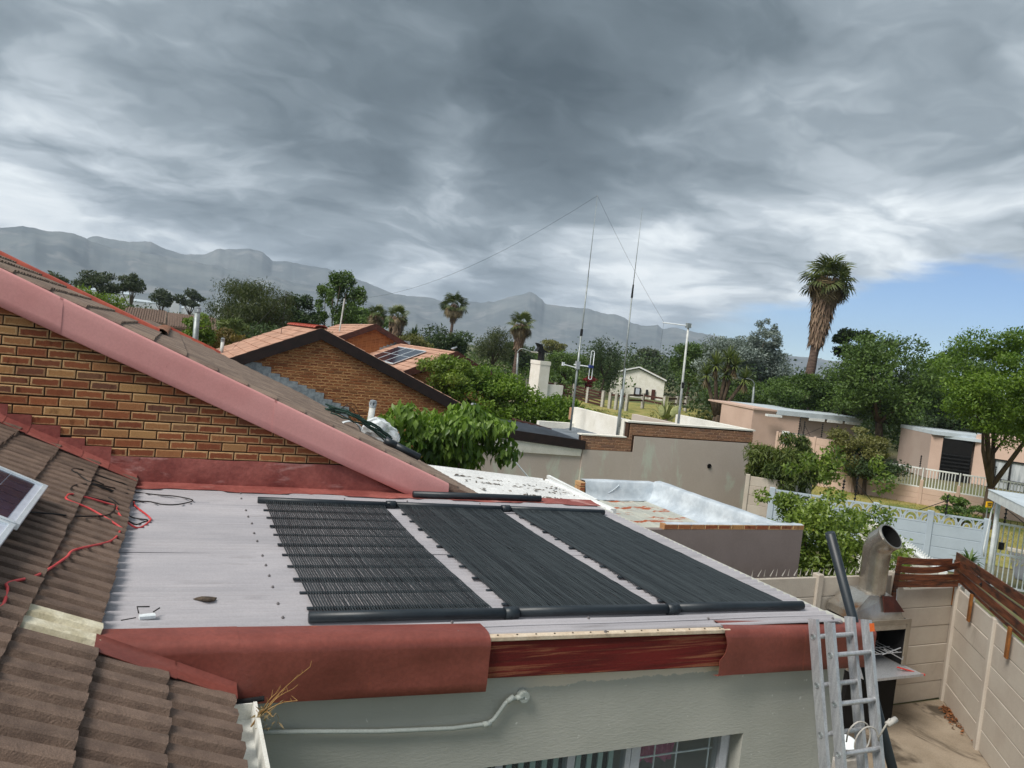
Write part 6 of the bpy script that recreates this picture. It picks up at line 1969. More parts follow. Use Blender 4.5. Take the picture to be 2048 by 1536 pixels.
espike('fence_bracket', 'black insulator stay right of the canopy post above the gate', (19.18, 12.14, 1.62), 2.15, (0.35, -0.4), 5)
espike('fence_bracket', 'black braced insulator stay on the blue grey wall beside the citrus tips', (17.35, 15.08, 1.5), 2.18, (0.36, -0.30), 6)
espike('fence_bracket', 'thin insulator stay half hidden at the left of the braced one on the blue wall', (17.1, 15.29, 1.5), 2.05, None, 6)
# white spiked wall and its red coping
q = thing('spiked_wall', 'low white wall topped with a row of white spikes in front of the blue wall', 'wall', (12.8, 9.8, 0))
wv = Vector((0.57, 0.82, 0)).normalized(); wa = Vector((11.9, 8.42, 0)); wb_ = wa+wv*4.9
mb = MB(); mb.beam(wa+Vector((0, 0, 0.86)), wb_+Vector((0, 0, 0.86)), 0.12, 1.72); mb.build('wall', M['white_wall'], q)
mb = MB(); mb.beam(wa+Vector((0, 0, 1.735)), wa+wv*2.6+Vector((0, 0, 1.735)), 0.15, 0.03); mb.build('coping', M['white'], q)
mb = MB(); mb.beam(wa+wv*2.75+Vector((0, 0, 1.74)), wa+wv*3.6+Vector((0, 0, 1.74)), 0.18, 0.05); mb.build('tile_coping', M['red_ridge'], q)
mb = MB()
for k in range(42):
    p = wa+wv*(0.05+k*0.06)+Vector((0, 0, 1.75))
    mb.beam(p, p+Vector((0.035*(1 if k % 2 else -1), 0, 0.075)), 0.010, 0.010)
mb.build('spikes', M['white'], q)
mb = MB()
for k in range(26):
    p = Vector((7.2+k*0.105, 7.72, 1.99))
    mb.tube([p, p+Vector((0.02*(1 if k % 2 else -1), -0.03, 0.10))], [0.010, 0.002], 4)
tag(mb.build('wall_spikes', M['conc_post']), 'row of grey wall spikes along the tall precast wall under the citrus tree', 'spikes')

# ================================================================ ACROSS THE ROAD: pink wall with palisade, pink houses
pa = Vector((28.1, 23.03, 0)); pdir = Vector((0.579, -0.815, 0)).normalized()
palw, _, _ = vib_wall('palisade_wall', 'low pink panel wall carrying white palisade railings across the road', tuple((pa-pdir*1.30)[:2]), tuple((pa+pdir*6.75)[:2]), 6, 3, M['vib_pink'], hp=0.235, post_w=0.13, post_h=1.02)
pbm = MB(); pbm.beam((0, 0, 0.72), (0, 0, 1.50), 0.028, 0.028, (1, 0, 0)); pbm = pbm.mesh('picket', M['white'])
s = -1.26
L6 = (6.75+1.30)/6
k = 0
while s < 6.72:
    fr_k = ((s+1.30) % L6)
    if 0.07 < fr_k < L6-0.07:
        link('picket', pbm, palw, Matrix.Translation(pa+pdir*s-Vector((pdir.y, -pdir.x, 0))*0.0))
    s += 0.112
for i in range(6):
    a = pa+pdir*(-1.30+i*L6+0.07); b = pa+pdir*(-1.30+(i+1)*L6-0.07)
    q = MB(); q.beam(a+Vector((0, 0, 1.51)), b+Vector((0, 0, 1.51)), 0.05, 0.055); q.beam(a+Vector((0, 0, 0.735)), b+Vector((0, 0, 0.735)), 0.04, 0.045); q.build('rail', M['white'], palw)
for i in range(7):
    a = pa+pdir*(-1.30+i*L6)
    q = MB(); q.beam(a+Vector((0, 0, 1.0)), a+Vector((0, 0, 1.55)), 0.04, 0.04, (1, 0, 0)); q.build('upright', M['white'], palw)
vib_wall('panel_wall', 'tall pink panel wall left of the white palisade railings', tuple((pa-pdir*4.60)[:2]), tuple((pa-pdir*1.36)[:2]), 4, 7, M['vib_pink'], hp=0.305, post_w=0.10)
for i, (b_, z1, bc, lb) in enumerate((((26.11, 26.21, 2.15), 2.93, (0.12, -0.16), 'leftmost insulator stay standing on the tall pink panel wall'), ((26.26, 26.06, 2.15), 2.80, (0.2, -0.2), 'second insulator stay from the left on the tall pink panel wall'),
                                     ((26.79, 25.52, 2.15), 2.80, (-0.5, 0.5), 'braced insulator stay in the middle of the tall pink panel wall'), ((27.2, 25.08, 2.15), 2.80, None, 'insulator stay right of the middle of the tall pink panel wall'),
                                     ((27.72, 23.58, 1.0), 2.05, None, 'insulator stay at the right end of the tall pink panel wall'), ((28.82, 22.02, 1.5), 2.05, None, 'thin insulator stay on the palisade in front of the shaded pink wall'), ((30.35, 19.85, 1.5), 2.05, None, 'thin insulator stay on the palisade near the yellow sign'))):
    espike('fence_bracket', lb, b_, z1, bc, 7)
q = MB(); q.box(23.30, 23.56, 15.36, 15.40, 1.34, 1.52)
sgn = q.build('yellow_sign', M['yellow']); tag(sgn, 'small yellow electric fence warning sign behind the little tree', 'sign')
q = MB(); q.box(23.335, 23.525, 15.352, 15.356, 1.45, 1.475); q.box(23.36, 23.50, 15.352, 15.356, 1.40, 1.425)
q.build('lettering', M['black_steel'], sgn)
q = MB(); q.tube([(23.43, 15.42, 0), (23.43, 15.42, 1.5)], 0.02, 6); q.build('stake', M['galv'], sgn)
q = MB(); q.beam((24.93, 25.99, 2.02), (25.14, 25.75, 2.02), 0.03, 0.55); sg2 = q.build('wall_sign', M['white']); tag(sg2, 'white and red alarm company board beside the pink house door', 'sign')
q = MB(); q.beam((24.91, 25.97, 1.93), (25.12, 25.73, 1.93), 0.03, 0.20); q.build('red_panel', M['sign_red'], sg2)
q = MB(); q.beam((24.895, 25.955, 1.93), (25.105, 25.715, 1.93), 0.03, 0.03); q.beam((24.95, 25.89, 1.99), (25.09, 25.73, 1.99), 0.05, 0.02); q.build('emblem', M['white'], sg2)


def wall_run(mb, p0, p1, z0, z1, depth):
    p0 = Vector((*p0, 0)); p1 = Vector((*p1, 0)); d = (p1-p0).normalized(); s = Vector((-d.y, d.x, 0))
    if s.dot(p0) < 0:
        s = -s
    mb.prism([p0+Vector((0, 0, z0)), p1+Vector((0, 0, z0)), p1+s*depth+Vector((0, 0, z0)), p0+s*depth+Vector((0, 0, z0))], (0, 0, z1-z0))
    return d, s
hA = thing('pink_house', 'long low salmon house with a pale flat roof edge behind the tall pink panel wall', 'house', (36, 38, 0))
q = MB(); wall_run(q, (32.7, 36.7), (35.9, 36.06), 0, 2.5, 4); q.build('wall', M['pink_house'], hA)
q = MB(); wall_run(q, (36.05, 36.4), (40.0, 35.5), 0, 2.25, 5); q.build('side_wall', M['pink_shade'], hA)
q = MB(); wall_run(q, (32.62, 36.6), (34.2, 36.28), 2.502, 2.60, 6); q.build('roof_edge', M['pink_house'], hA)
q = MB(); wall_run(q, (34.2, 36.25), (40.1, 35.05), 2.33, 2.62, 6); q.build('roof', M['roof_pale'], hA)
q = MB()
for k in range(3):
    wall_run(q, (36.4+k*1.25, 35.78-k*0.255), (37.45+k*1.25, 35.565-k*0.255), 2.16, 2.325, 0.08)
q.build('clerestory_window', M['white'], hA)
q = MB(); wall_run(q, (32.2, 33.5), (33.1, 32.75), 0.0, 1.55, 0.1); q.build('door', mat('grey_door', lin(116, 118, 116), None, 3, 0.6), hA)
q = MB(); wall_run(q, (33.15, 35.9), (34.1, 35.7), 2.20, 2.33, 0.3); q.build('floodlight', M['white'], hA)
hB = thing('pink_house', 'shaded pink house with a dark carport mouth and curtained window behind the palisade', 'house', (41, 29, 0))
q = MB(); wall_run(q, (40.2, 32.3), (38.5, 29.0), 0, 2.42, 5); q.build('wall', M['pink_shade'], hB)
q = MB(); wall_run(q, (38.51, 29.0), (39.0, 28.62), 0, 2.30, 5); q.build('return_wall', M['pink_house'], hB)
q = MB(); wall_run(q, (40.25, 32.4), (38.4, 28.8), 2.43, 2.63, 6); q.build('roof', M['roof_pale'], hB)
q = MB(); wall_run(q, (39.0, 28.62), (40.2, 27.72), 0, 2.28, 0.2); q.build('carport_shade_panel', M['black'], hB)  # black panel standing in for the shade inside the carport
q = MB(); wall_run(q, (39.05, 28.6), (40.4, 27.4), 2.30, 2.46, 3); q.build('carport_roof', M['roof_pale'], hB)
q = MB()
for z in (0.6, 0.8, 1.0, 1.2, 1.4):
    wall_run(q, (38.95, 28.55), (40.15, 27.65), z, z+0.05, 0.03)
q.build('gate_slats', M['black_steel'], hB)
q = MB(); wall_run(q, (40.35, 27.7), (40.75, 26.85), 0, 2.7, 5); wall_run(q, (40.75, 26.85), (41.42, 25.38), 1.55, 2.7, 5); wall_run(q, (41.42, 25.38), (42.6, 22.6), 0, 2.7, 5); q.build('front_wall', M['pink_house'], hB)
q = MB(); wall_run(q, (40.80, 26.95), (41.5, 25.45), 0.0, 1.53, 0.05); wnb = q.build('window', mat('curtained_glass', lin(150, 156, 160), lin(196, 200, 202), 1.6, 0.4, stretch=(3, 3, 0.4)), hB)
q = MB()
for f0, f1 in ((0.0, 0.06), (0.47, 0.53), (0.94, 1.0)):
    wall_run(q, (40.77+0.66*f0, 26.84-1.44*f0), (40.77+0.66*f1, 26.84-1.44*f1), 0.0, 1.54, 0.04)
wall_run(q, (40.77, 26.84), (41.43, 25.4), 0.42, 0.50, 0.04); wall_run(q, (40.77, 26.84), (41.43, 25.4), 1.47, 1.55, 0.04)
q.build('frame', M['black_steel'], wnb)
q = MB(); wall_run(q, (42.0, 23.75), (42.12, 23.47), 0.2, 2.0, 0.02); q.build('slot_window', M['black'], hB)
q = MB(); q.tube([(39.05, 29.9, 0), (39.05, 29.9, 2.1)], 0.05, 6); q.build('downpipe', M['brown_barge'], hB)

# ================================================================ street lamps, chimney, park fence, far houses
def street_lamp(label, base, bend, tip):
    t_ = thing('street_lamp', label, 'street lamp', base)
    b = Vector(base); m_ = Vector(bend); e = Vector(tip)
    q = MB(); q.tube([b, b.lerp(m_, 0.6), m_], [0.13, 0.10, 0.075], 10); q.build('pole', M['galv'], t_, True)
    q = MB(); c = m_+Vector((0, 0, 0.35)); q.tube(smooth_path([m_, m_.lerp(c, 0.5), c.lerp(e, 0.25)+Vector((0, 0, 0.12)), e], 5), 0.045, 8); q.build('arm', M['galv'], t_, True)
    q = MB(); d = (e-c); d.z = 0; d.normalize(); q.beam(e-d*0.1, e+d*0.55, 0.22, 0.10, bev=0.03); q.build('lamp_head', M['conc_post'], t_)
street_lamp('street lamp curving over between the white chimney and the shaggy palm', (29.0, 63.7, 0), (28.76, 63.8, 4.2), (29.9, 63.2, 4.45))
street_lamp('street lamp leaning left above the pink house roof at the tall palm', (39.9, 44.8, 0), (39.78, 44.9, 3.75), (38.8, 45.7, 4.2))
chm = thing('chimney', 'white plastered chimney stack with a black metal cowl above the green shrubs', 'chimney', (16.05, 32.6, 0))
q = MB(); q.box(15.80, 16.32, 32.35, 33.4, 0, 4.14); q.box(15.78, 16.34, 32.33, 33.42, 4.0, 4.18); q.box(16.325, 17.2, 32.45, 32.7, 0, 3.1); q.build('stack', M['white_wall'], chm)
q = MB(); q.tube([(16.0, 32.75, 4.18), (15.98, 32.75, 4.62)], 0.16, 10)
q.prism([(15.68, 32.6, 4.60), (16.34, 32.6, 4.58), (16.02, 32.6, 4.72), (15.92, 32.6, 4.95), (15.66, 32.6, 5.0), (15.80, 32.6, 4.80)], (0, 0.3, 0)); q.build('cowl', M['black_steel'], chm)
q = MB(); q.beam((17.6, 33.0, 0.6), (22.0, 31.5, 0.6), 0.2, 1.2); q.build('yard_wall', M['white_wall'], chm)


def park_fence(name, label, posts, nrail, gap=True):
    t_ = thing(name, label, 'fence', (*posts[0], 0))
    pm = MB(); pm.box(-0.16, 0.16, -0.12, 0.12, 0, 1.5); pm.box(-0.175, 0.175, -0.135, 0.135, 1.5, 1.55); pm = pm.mesh('post', M['conc_post'])
    for p in posts:
        link('post', pm, t_, Matrix.Translation((*p, 0)) @ Matrix.Rotation(0.5, 4, 'Z'))
    for a, b in zip(posts[:-1], posts[1:]):
        a = Vector((*a, 0)); b = Vector((*b, 0))
        for k in range(nrail):
            z = 1.32-k*(1.15/max(1, nrail-1) if nrail > 2 else 0.5)
            q = MB(); q.beam(a+Vector((0, 0, z+0.02*(k % 2))), b+Vector((0, 0, z-0.03*(k % 2))), 0.05, 0.17); q.build('rail', M['brown_barge'], t_)
    return t_
park_fence('rail_fence', 'dark boarded fence with white concrete posts left of the paired masts', [(34.6, 73.5), (37.165, 71.87), (39.119, 71.3), (37.888, 66.156), (37.371, 62.302)], 5)
park_fence('rail_fence', 'clustered white gate posts beside the second mast', [(37.39, 61.05), (37.565, 60.225), (38.3, 59.6)], 1)
park_fence('rail_fence', 'open two rail fence with white posts behind the agave', [(39.524, 62.28), (43.43, 64.66), (43.89, 61.67), (47.0, 63.9), (49.48, 65.7)], 2)
whs = thing('white_house', 'white gabled cottage half hidden behind the dark green tree beyond the fence', 'house', (55, 83, 0))
q = MB(); q.prism([(51.6, 84.6, 0), (57.2, 80.8, 0), (57.2, 80.8, 2.5), (54.4, 82.7, 3.7), (51.6, 84.6, 2.6)], (3.2, 4.6, 0)); q.build('wall', M['white_wall'], whs)
q = MB(); q.beam((51.2, 84.65, 2.75), (54.35, 82.6, 3.95), 0.5, 0.16); q.beam((54.35, 82.6, 3.95), (57.3, 80.6, 2.6), 0.5, 0.16)
q.build('barge_board', M['white'], whs)
q = MB(); q.prism([(51.3, 84.8, 2.75), (54.4, 82.65, 3.98), (54.4, 82.65, 3.86), (51.3, 84.8, 2.6)], (3.2, 4.6, 0)); q.prism([(54.4, 82.65, 3.98), (57.3, 80.7, 2.65), (57.3, 80.7, 2.5), (54.4, 82.65, 3.86)], (3.2, 4.6, 0)); q.build('roof', M['tile_salmon'], whs)
q = MB(); q.beam((54.05, 82.75, 0.85), (54.75, 82.28, 0.85), 0.06, 0.95); w_ = q.build('window', M['black_steel'], whs)
q = MB(); q.beam((54.2, 82.6, 0.85), (54.6, 82.33, 0.85), 0.04, 0.75); q.build('pane', M['pv_line'], w_)
q = MB(); q.beam((55.25, 81.9, 0.8), (55.5, 81.73, 0.8), 0.06, 0.8); q.build('window', M['black_steel'], whs)
q = MB(); q.beam((55.85, 81.5, 0.65), (56.25, 81.24, 0.65), 0.06, 1.3); q.build('door', M['brown_barge'], whs)
lh = thing('tiled_house', 'distant low house with brown tiled roofs left of the cypress', 'house', (-1.0, 56, 0))
q = MB(); q.prism([(-3.6, 54.6, 3.75), (-0.55, 54.6, 3.75), (-0.55, 58.0, 4.55), (-3.6, 58.0, 4.55)], (0, 0, -0.08)); q.prism([(-0.5, 54.8, 3.62), (2.6, 54.8, 3.55), (2.6, 58.0, 4.42), (-0.5, 58.0, 4.48)], (0, 0, -0.08)); q.build('roof', M['tile'], lh)
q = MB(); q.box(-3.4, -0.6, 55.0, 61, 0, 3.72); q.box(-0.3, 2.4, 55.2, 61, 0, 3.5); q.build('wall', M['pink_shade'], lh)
q = MB()
for x0, x1, y0, za, zb_ in ((-3.6, -0.55, 54.6, 3.75, 4.55), (-0.5, 2.6, 54.8, 3.6, 4.44)):
    n = int((x1-x0)/0.15)
    for k in range(n):
        x = x0+0.15*k
        q.beam((x, y0, za+0.03), (x, 58.0, zb_+0.03), 0.07, 0.05)
q.build('roof_rolls', M['tile'], lh)
# distant low houses at the foot of the mountain
rgt = random.Random(44)
for i in range(16):
    az_ = R(rgt.uniform(-5.5, 4.5)); dd = rgt.uniform(1000, 1500)
    x, y = math.sin(az_)*dd, math.cos(az_)*dd
    t_ = thing('town_house', 'tiny pale town building at the foot of the mountain seen between the left trees', 'building', (x, y, 0), 'pale town buildings under the mountain')
    w_, d_, h_ = rgt.uniform(7, 17), rgt.uniform(8, 12), rgt.uniform(9, 24)
    q = MB(); q.box(x-w_/2, x+w_/2, y-d_/2, y+d_/2, 0, h_); q.build('wall', M['town'], t_)
    q = MB(); q.prism([(x-w_/2-0.5, y-d_/2-0.5, h_), (x+w_/2+0.5, y-d_/2-0.5, h_), (x+w_/2+0.5, y, h_+2.5), (x-w_/2-0.5, y, h_+2.5)], (0, 0, 0.3)); q.build('roof', M['roof_pale'], t_)


# ================================================================ TREES AND SHRUBS
G_T = 'trees on the left skyline'
tree('tree', 'small dark tree crown showing over the red verge at the far left', 'tree', (-9.7, 74.4, 5.6), 1.9, 1.5, 'euc', 2600, 0.26, 12, seed=1, group=G_T)
tree('tree', 'bright yellow green tree crown rising behind the red verge', 'tree', (-3.5, 41.8, 4.5), 1.35, 1.2, 'light', 3600, 0.17, 16, seed=2)
tree('gum_tree', 'grey green gum tree with gaps in its crown, left of the bare trunked one', 'tree', (-8.9, 109.6, 6.6), 3.2, 2.2, 'euc', 3400, 0.34, 15, cr=0.36, seed=3, group=G_T, fork=0.75)
tree('gum_tree', 'gum tree with a bare forked trunk and rounded crown', 'tree', (-5.3, 109.9, 7.3), 1.85, 1.9, 'euc', 2600, 0.32, 10, cr=0.42, seed=4, group=G_T, fork=0.55, trunk='bark_pale', r0=0.16)
tree('dark_shrub', 'dark narrow cypress like bush standing below the bare gum trunk', 'tree', (-3.9, 79.9, 3.4), 1.0, 1.9, 'dark', 2200, 0.22, 10, seed=5)
tree('gum_tree', 'round dark gum tree left of its twin on the skyline', 'tree', (-2.2, 140, 6.5), 2.3, 2.0, 'euc', 2200, 0.40, 11, seed=6, group=G_T, fork=0.6)
tree('gum_tree', 'round dark gum tree nearest the tall willow', 'tree', (2.3, 140, 6.9), 2.6, 2.1, 'euc', 2400, 0.40, 12, seed=7, group=G_T, fork=0.6)
tree('willow_tree', 'large drooping dark willow behind the salmon roof', 'tree', (4.4, 47.8, 5.6), 2.9, 1.7, 'willow', 20000, 0.19, 40, cr=0.34, seed=8, asp=0.22, droop=0.9, strand=1.3, up=0.3)
tree('ash_tree', 'loose branched tall tree right of the willow with sky between its branches', 'tree', (10.3, 54.0, 6.5), 2.0, 2.3, 'mid', 6500, 0.19, 30, cr=0.20, seed=9, fork=0.35, flat=1.0)
tree('ash_tree', 'dark leafy tree filling the gap beside the loose branched tree', 'tree', (8.3, 56.0, 5.4), 2.1, 1.9, 'dark', 5000, 0.22, 18, cr=0.33, seed=10)
tree('broad_tree', 'broad green tree behind the stumpy palms', 'tree', (16.6, 73.0, 5.7), 2.9, 1.6, 'mid', 5200, 0.25, 18, seed=11)
tree('low_tree', 'low dark thicket under the willow at the salmon roof edge', 'tree', (6.0, 44.0, 3.6), 3.2, 1.3, 'dark', 4500, 0.2, 16, seed=12, ry=1.2)
fan_palm('palm_stump', 'short stumpy palm with dead leaves, left of the two behind the far roof', (14.6, 60.3, 0), (14.6, 60.3, 5.9), 0.34, 1.0, 2.2, 0.55, 12, 14, 21)
fan_palm('palm_stump', 'short stumpy palm with dead leaves, right of the two behind the far roof', (15.6, 58.0, 0), (15.65, 58.0, 6.0), 0.36, 1.0, 2.4, 0.6, 14, 16, 22)
fan_palm('fan_palm', 'slender fan palm standing against the mountain', (31.0, 89.8, 0), (31.25, 89.7, 8.9), 0.20, 1.9, 1.7, 0.5, 15, 16, 23)
fan_palm('fan_palm', 'shaggy fan palm between the round dark trees and the white chimney', (31.9, 71.2, 0), (32.1, 71.1, 6.9), 0.26, 1.6, 2.2, 0.66, 15, 20, 24)
dp = thing('date_palm', 'small feathery date palm low in front of the mountain', 'palm', (19.8, 67.1, 0))
rngp = np.random.default_rng(5); vs, fs, ti = blade_rosette((19.8, 67.1, 4.6), 60, 1.35, 0.14, L['palm'], rngp, 5, 80, 0.45)
link('frond', fast_mesh('frond', vs, fs, L['dark'], ti), dp); MB().tube([(19.8, 67.1, 0), (19.8, 67.1, 4.6)], 0.25, 8).build('trunk', M['palm_trunk'], dp, True)
tree('olive_tree', 'yellowish feathery bush behind the far brick gable', 'tree', (16.9, 57.6, 4.0), 1.7, 1.2, 'olive', 3600, 0.18, 14, seed=13)
tree('round_tree', 'dense round dark tree in front of the mountain left of the willowy one', 'tree', (23.4, 68.0, 4.5), 2.45, 1.95, 'dark', 6500, 0.24, 20, seed=14)
tree('willow_tree', 'willowy drooping tree left of the shaggy palm', 'tree', (30.2, 73.8, 4.9), 2.3, 2.3, 'willow', 7000, 0.24, 20, seed=15, asp=0.24, droop=0.9, strand=1.0)
tree('dark_tree', 'very dark tree behind the white chimney', 'tree', (38.6, 86.0, 4.0), 2.8, 2.0, 'dark', 4600, 0.28, 16, seed=16)
tree('broad_tree', 'lush green round tree right of the chimney cowl', 'tree', (39.7, 74.9, 3.5), 2.6, 1.8, 'mid', 6500, 0.22, 20, seed=17)
tree('broad_tree', 'yellow green tree with a dark tip behind the lush round one', 'tree', (54.1, 107.1, 5.6), 2.6, 1.4, 'olive', 3000, 0.32, 14, seed=18)
tree('conifer', 'tall dark conifer clump behind the second mast', 'tree', (46.6, 78.6, 3.5), 2.3, 3.2, 'dark', 7000, 0.26, 22, cr=0.34, seed=19, asp=0.3, droop=-0.5, flat=1.3)
tree('far_tree', 'hazy grey green trees at the foot of the mountain left of the crossarm', 'tree', (67.1, 99.5, 4.9), 3.6, 2.4, 'euc', 4500, 0.34, 18, seed=20)
tree('broad_tree', 'big dark green tree in front of the white cottage', 'tree', (53.0, 70.6, 4.9), 3.0, 3.3, 'mid', 14000, 0.24, 26, cr=0.36, seed=21)
tree('broad_tree', 'dark lower boughs of leaves hanging before the white cottage door', 'tree', (55.6, 68.6, 2.4), 2.4, 2.3, 'dark', 7200, 0.24, 15, seed=22)
tree('silver_tree', 'large silver grey leaved tree right of the crossarm pole', 'tree', (46.9, 54.7, 4.9), 5.0, 3.7, 'silver', 34000, 0.24, 80, cr=0.25, seed=23, asp=0.42, ry=3.2)
tree('silver_tree', 'thin topped silver tree rising above the large silver one', 'tree', (48.0, 53.5, 7.9), 1.8, 2.5, 'silver', 5200, 0.22, 26, cr=0.24, seed=24, asp=0.36, fork=0.6)
tree('shade_tree', 'deep green understorey tree beneath the silver one', 'tree', (44.5, 52.0, 2.6), 3.6, 2.4, 'dark', 5600, 0.22, 18, seed=25)
yc = thing('yucca_tree', 'branching yucca tree with rosettes of sword leaves and dry skirts', 'yucca', (37.9, 46.5, 0))
rngy = np.random.default_rng(77)
heads = [((37.55, 46.8, 5.0), 1.3), ((38.6, 45.9, 5.1), 1.3), ((37.1, 47.2, 4.2), 1.2), ((39.3, 45.4, 4.2), 1.2), ((38.2, 46.2, 5.6), 1.2), ((38.3, 46.3, 4.4), 1.1)]
mb = MB()
for (c, l_) in heads:
    vs, fs, ti = blade_rosette(c, 90, l_, 0.11, L['yucca'], rngy, -30, 88, 0.15)
    link('leaves', fast_mesh('leaves', vs, fs, L['yucca'], ti), yc)
    c2 = (c[0], c[1], c[2]-0.25)
    vs, fs, ti = blade_rosette(c2, 46, 0.8, 0.09, L['palm_dry'], rngy, -88, -55, 0.2)
    link('dry_leaves', fast_mesh('dry_leaves', vs, fs, L['palm_dry'], ti), yc)
    mb.tube([(37.95+0.12*(c[0]-37.9), 46.4, 1.2), ((37.9+c[0])/2, (46.4+c[1])/2, 1.2+(c[2]-1.2)*0.45), c], [0.22, 0.15, 0.10], 8)
mb.tube([(37.9, 46.5, 0), (37.95, 46.4, 1.3)], [0.35, 0.26], 8); mb.build('trunk', M['bark'], yc, True)
fan_palm('fan_palm', 'tall fan palm with a thick brown skirt standing against the blue sky', (41.12, 40.89, 0), (41.43, 40.62, 11.65), 0.32, 2.0, 4.4, 0.84, 24, 30, 25, lean_pts=((41.08, 40.92, 4.6),))
tree('broad_tree', 'big domed dark green tree right of the tall palm', 'tree', (39.8, 33.3, 4.9), 4.1, 3.25, 'mid', 26000, 0.19, 64, cr=0.25, seed=26, ry=3.2, flat=0.9)
tree('back_tree', 'dark ragged tree top behind the domed tree at the tall palm', 'tree', (44.7, 40.0, 7.7), 2.2, 1.5, 'dark', 5200, 0.24, 16, cr=0.28, seed=27)
tree('back_tree', 'green tree top right of the domed tree reaching the light green one', 'tree', (45.5, 33.0, 6.3), 2.9, 2.0, 'mid', 9000, 0.20, 30, cr=0.26, seed=28)
tree('street_tree', 'large fresh green street tree at the right edge with a forked trunk', 'tree', (26.9, 17.6, 5.25), 2.45, 2.15, 'fresh', 30000, 0.125, 70, cr=0.24, seed=29, lean=(0.55, 0.35), fork=0.32, r0=0.17, asp=0.42, trunk='bark')
tree('street_tree', 'second street tree behind at the right edge with a brown trunk', 'tree', (29.8, 16.9, 4.6), 2.7, 2.2, 'fresh', 15000, 0.15, 40, cr=0.30, seed=30, fork=0.4, r0=0.16)
tree('low_tree', 'mid green bushy trees filling in around the foot of the tall palm', 'tree', (39.7, 39.9, 3.6), 2.6, 1.9, 'mid', 12000, 0.18, 34, cr=0.28, seed=31)
tree('low_tree', 'dark hedge tree behind the left end of the pink house', 'tree', (43.6, 49.0, 2.4), 3.6, 1.9, 'mid', 6500, 0.22, 20, seed=32)
tree('low_tree', 'shadowy tree between the tall palm and the domed tree', 'tree', (42.5, 38.5, 3.8), 2.3, 2.6, 'dark', 6000, 0.21, 18, seed=33)
tree('low_tree', 'dark low tree behind the roof of the shaded pink house', 'tree', (44.0, 31.0, 3.4), 3.0, 1.9, 'dark', 6000, 0.21, 18, seed=34, ry=1.8)
tree('bush', 'round brown and green bush in front of the shaded pink house', 'bush', (27.3, 23.7, 2.05), 1.5, 1.05, 'olive', 5200, 0.13, 18, cr=0.34, seed=35)
tree('bush', 'dark green lower half bush behind the palisade below the brown one', 'bush', (27.5, 23.5, 1.4), 1.55, 1.0, 'dark', 5200, 0.13, 16, seed=36)
tree('mango_tree', 'dark glossy mango tree at the right end of the taupe house', 'tree', (16.9, 17.35, 1.95), 1.15, 1.30, 'mango', 13000, 0.20, 40, cr=0.28, seed=37, asp=0.2, droop=0.8, up=0.7)
tree('citrus_tree', 'bright green citrus tree rising behind the braai flue', 'tree', (10.5, 9.75, 1.95), 1.15, 0.98, 'lemon', 13000, 0.085, 60, cr=0.23, seed=38, r0=0.05, fork=0.25,
     extra=[(10.95, 10.1, 3.3, 0.2, 0.3), (10.6, 10.3, 3.2, 0.2, 0.18), (11.0, 10.15, 3.05, 0.24, 0.26), (10.75, 10.05, 3.15, 0.18, 0.32), (12.0, 9.85, 2.95, 0.22, 0.24), (11.5, 9.4, 2.4, 0.25, 0.22), (9.85, 10.55, 2.50, 0.18, 0.14), (11.3, 9.0, 1.85, 0.42, 0.35), (11.7, 9.2, 1.6, 0.35, 0.4), (10.9, 8.9, 2.0, 0.35, 0.22), (10.2, 9.2, 1.6, 0.5, 0.4), (9.6, 9.6, 1.7, 0.4, 0.5), (11.9, 9.95, 3.25, 0.14, 0.16), (10.5, 10.6, 3.0, 0.16, 0.12)], asp=0.5, up=0.6)
tree('small_tree', 'small sparse umbrella shaped street tree in front of the palisade', 'tree', (24.5, 16.9, 0.85), 1.0, 0.50, 'mid', 1500, 0.13, 16, cr=0.26, seed=39, fork=0.45, r0=0.045, trunk='bark_pale', lean=(0.1, -0.1))
tree('broad_leaf_shrub', 'broad leaved hanging shrub against the long brick gable', 'shrub', (6.15, 16.2, 2.52), 1.2, 0.88, 'shrub', 5200, 0.20, 46, cr=0.30, seed=40, asp=0.46, droop=1.3, up=0.9, fork=0.4, r0=0.05,
     extra=[(4.55, 15.6, 2.95, 0.35, 0.3), (4.1, 15.4, 2.75, 0.30, 0.25), (5.0, 15.8, 2.6, 0.4, 0.35), (7.2, 16.0, 2.2, 0.3, 0.3), (4.7, 15.6, 2.3, 0.35, 0.3)])
tree('green_shrub', 'wide bright green shrub below the white chimney', 'shrub', (11.4, 27.4, 2.55), 2.7, 1.45, 'fresh', 19000, 0.14, 60, cr=0.26, seed=41, ry=1.6, flat=1.0)
tree('green_shrub', 'lower bright green shrub beside the first mast base', 'shrub', (14.2, 27.2, 1.9), 1.7, 1.15, 'fresh', 9000, 0.14, 34, cr=0.28, seed=42, flat=1.0)
tree('green_shrub', 'tip of green shrub left of the red brown gable', 'shrub', (9.5, 27.4, 3.3), 1.3, 0.95, 'light', 5200, 0.14, 22, cr=0.32, seed=43)
tree('rusty_bush', 'orange brown leaved bush in front of the willow at the left', 'bush', (2.2, 35.9, 3.5), 1.2, 0.75, 'rusty', 3000, 0.14, 16, seed=44)
tree('light_bush', 'light green bush beside the galvanised vent pipe', 'bush', (0.8, 32.0, 3.9), 0.75, 0.85, 'light', 2400, 0.13, 14, seed=45)
tree('light_bush', 'spiky green palm like shrub between the rusty bush and the willow', 'bush', (2.6, 40.0, 4.2), 0.9, 0.5, 'yucca', 1200, 0.35, 10, seed=46, asp=0.12)
tree('red_bush', 'small crimson flowering bush on the bank behind the first mast', 'bush', (44.4, 78.3, 1.6), 1.2, 0.8, 'red', 1500, 0.22, 10, seed=47)
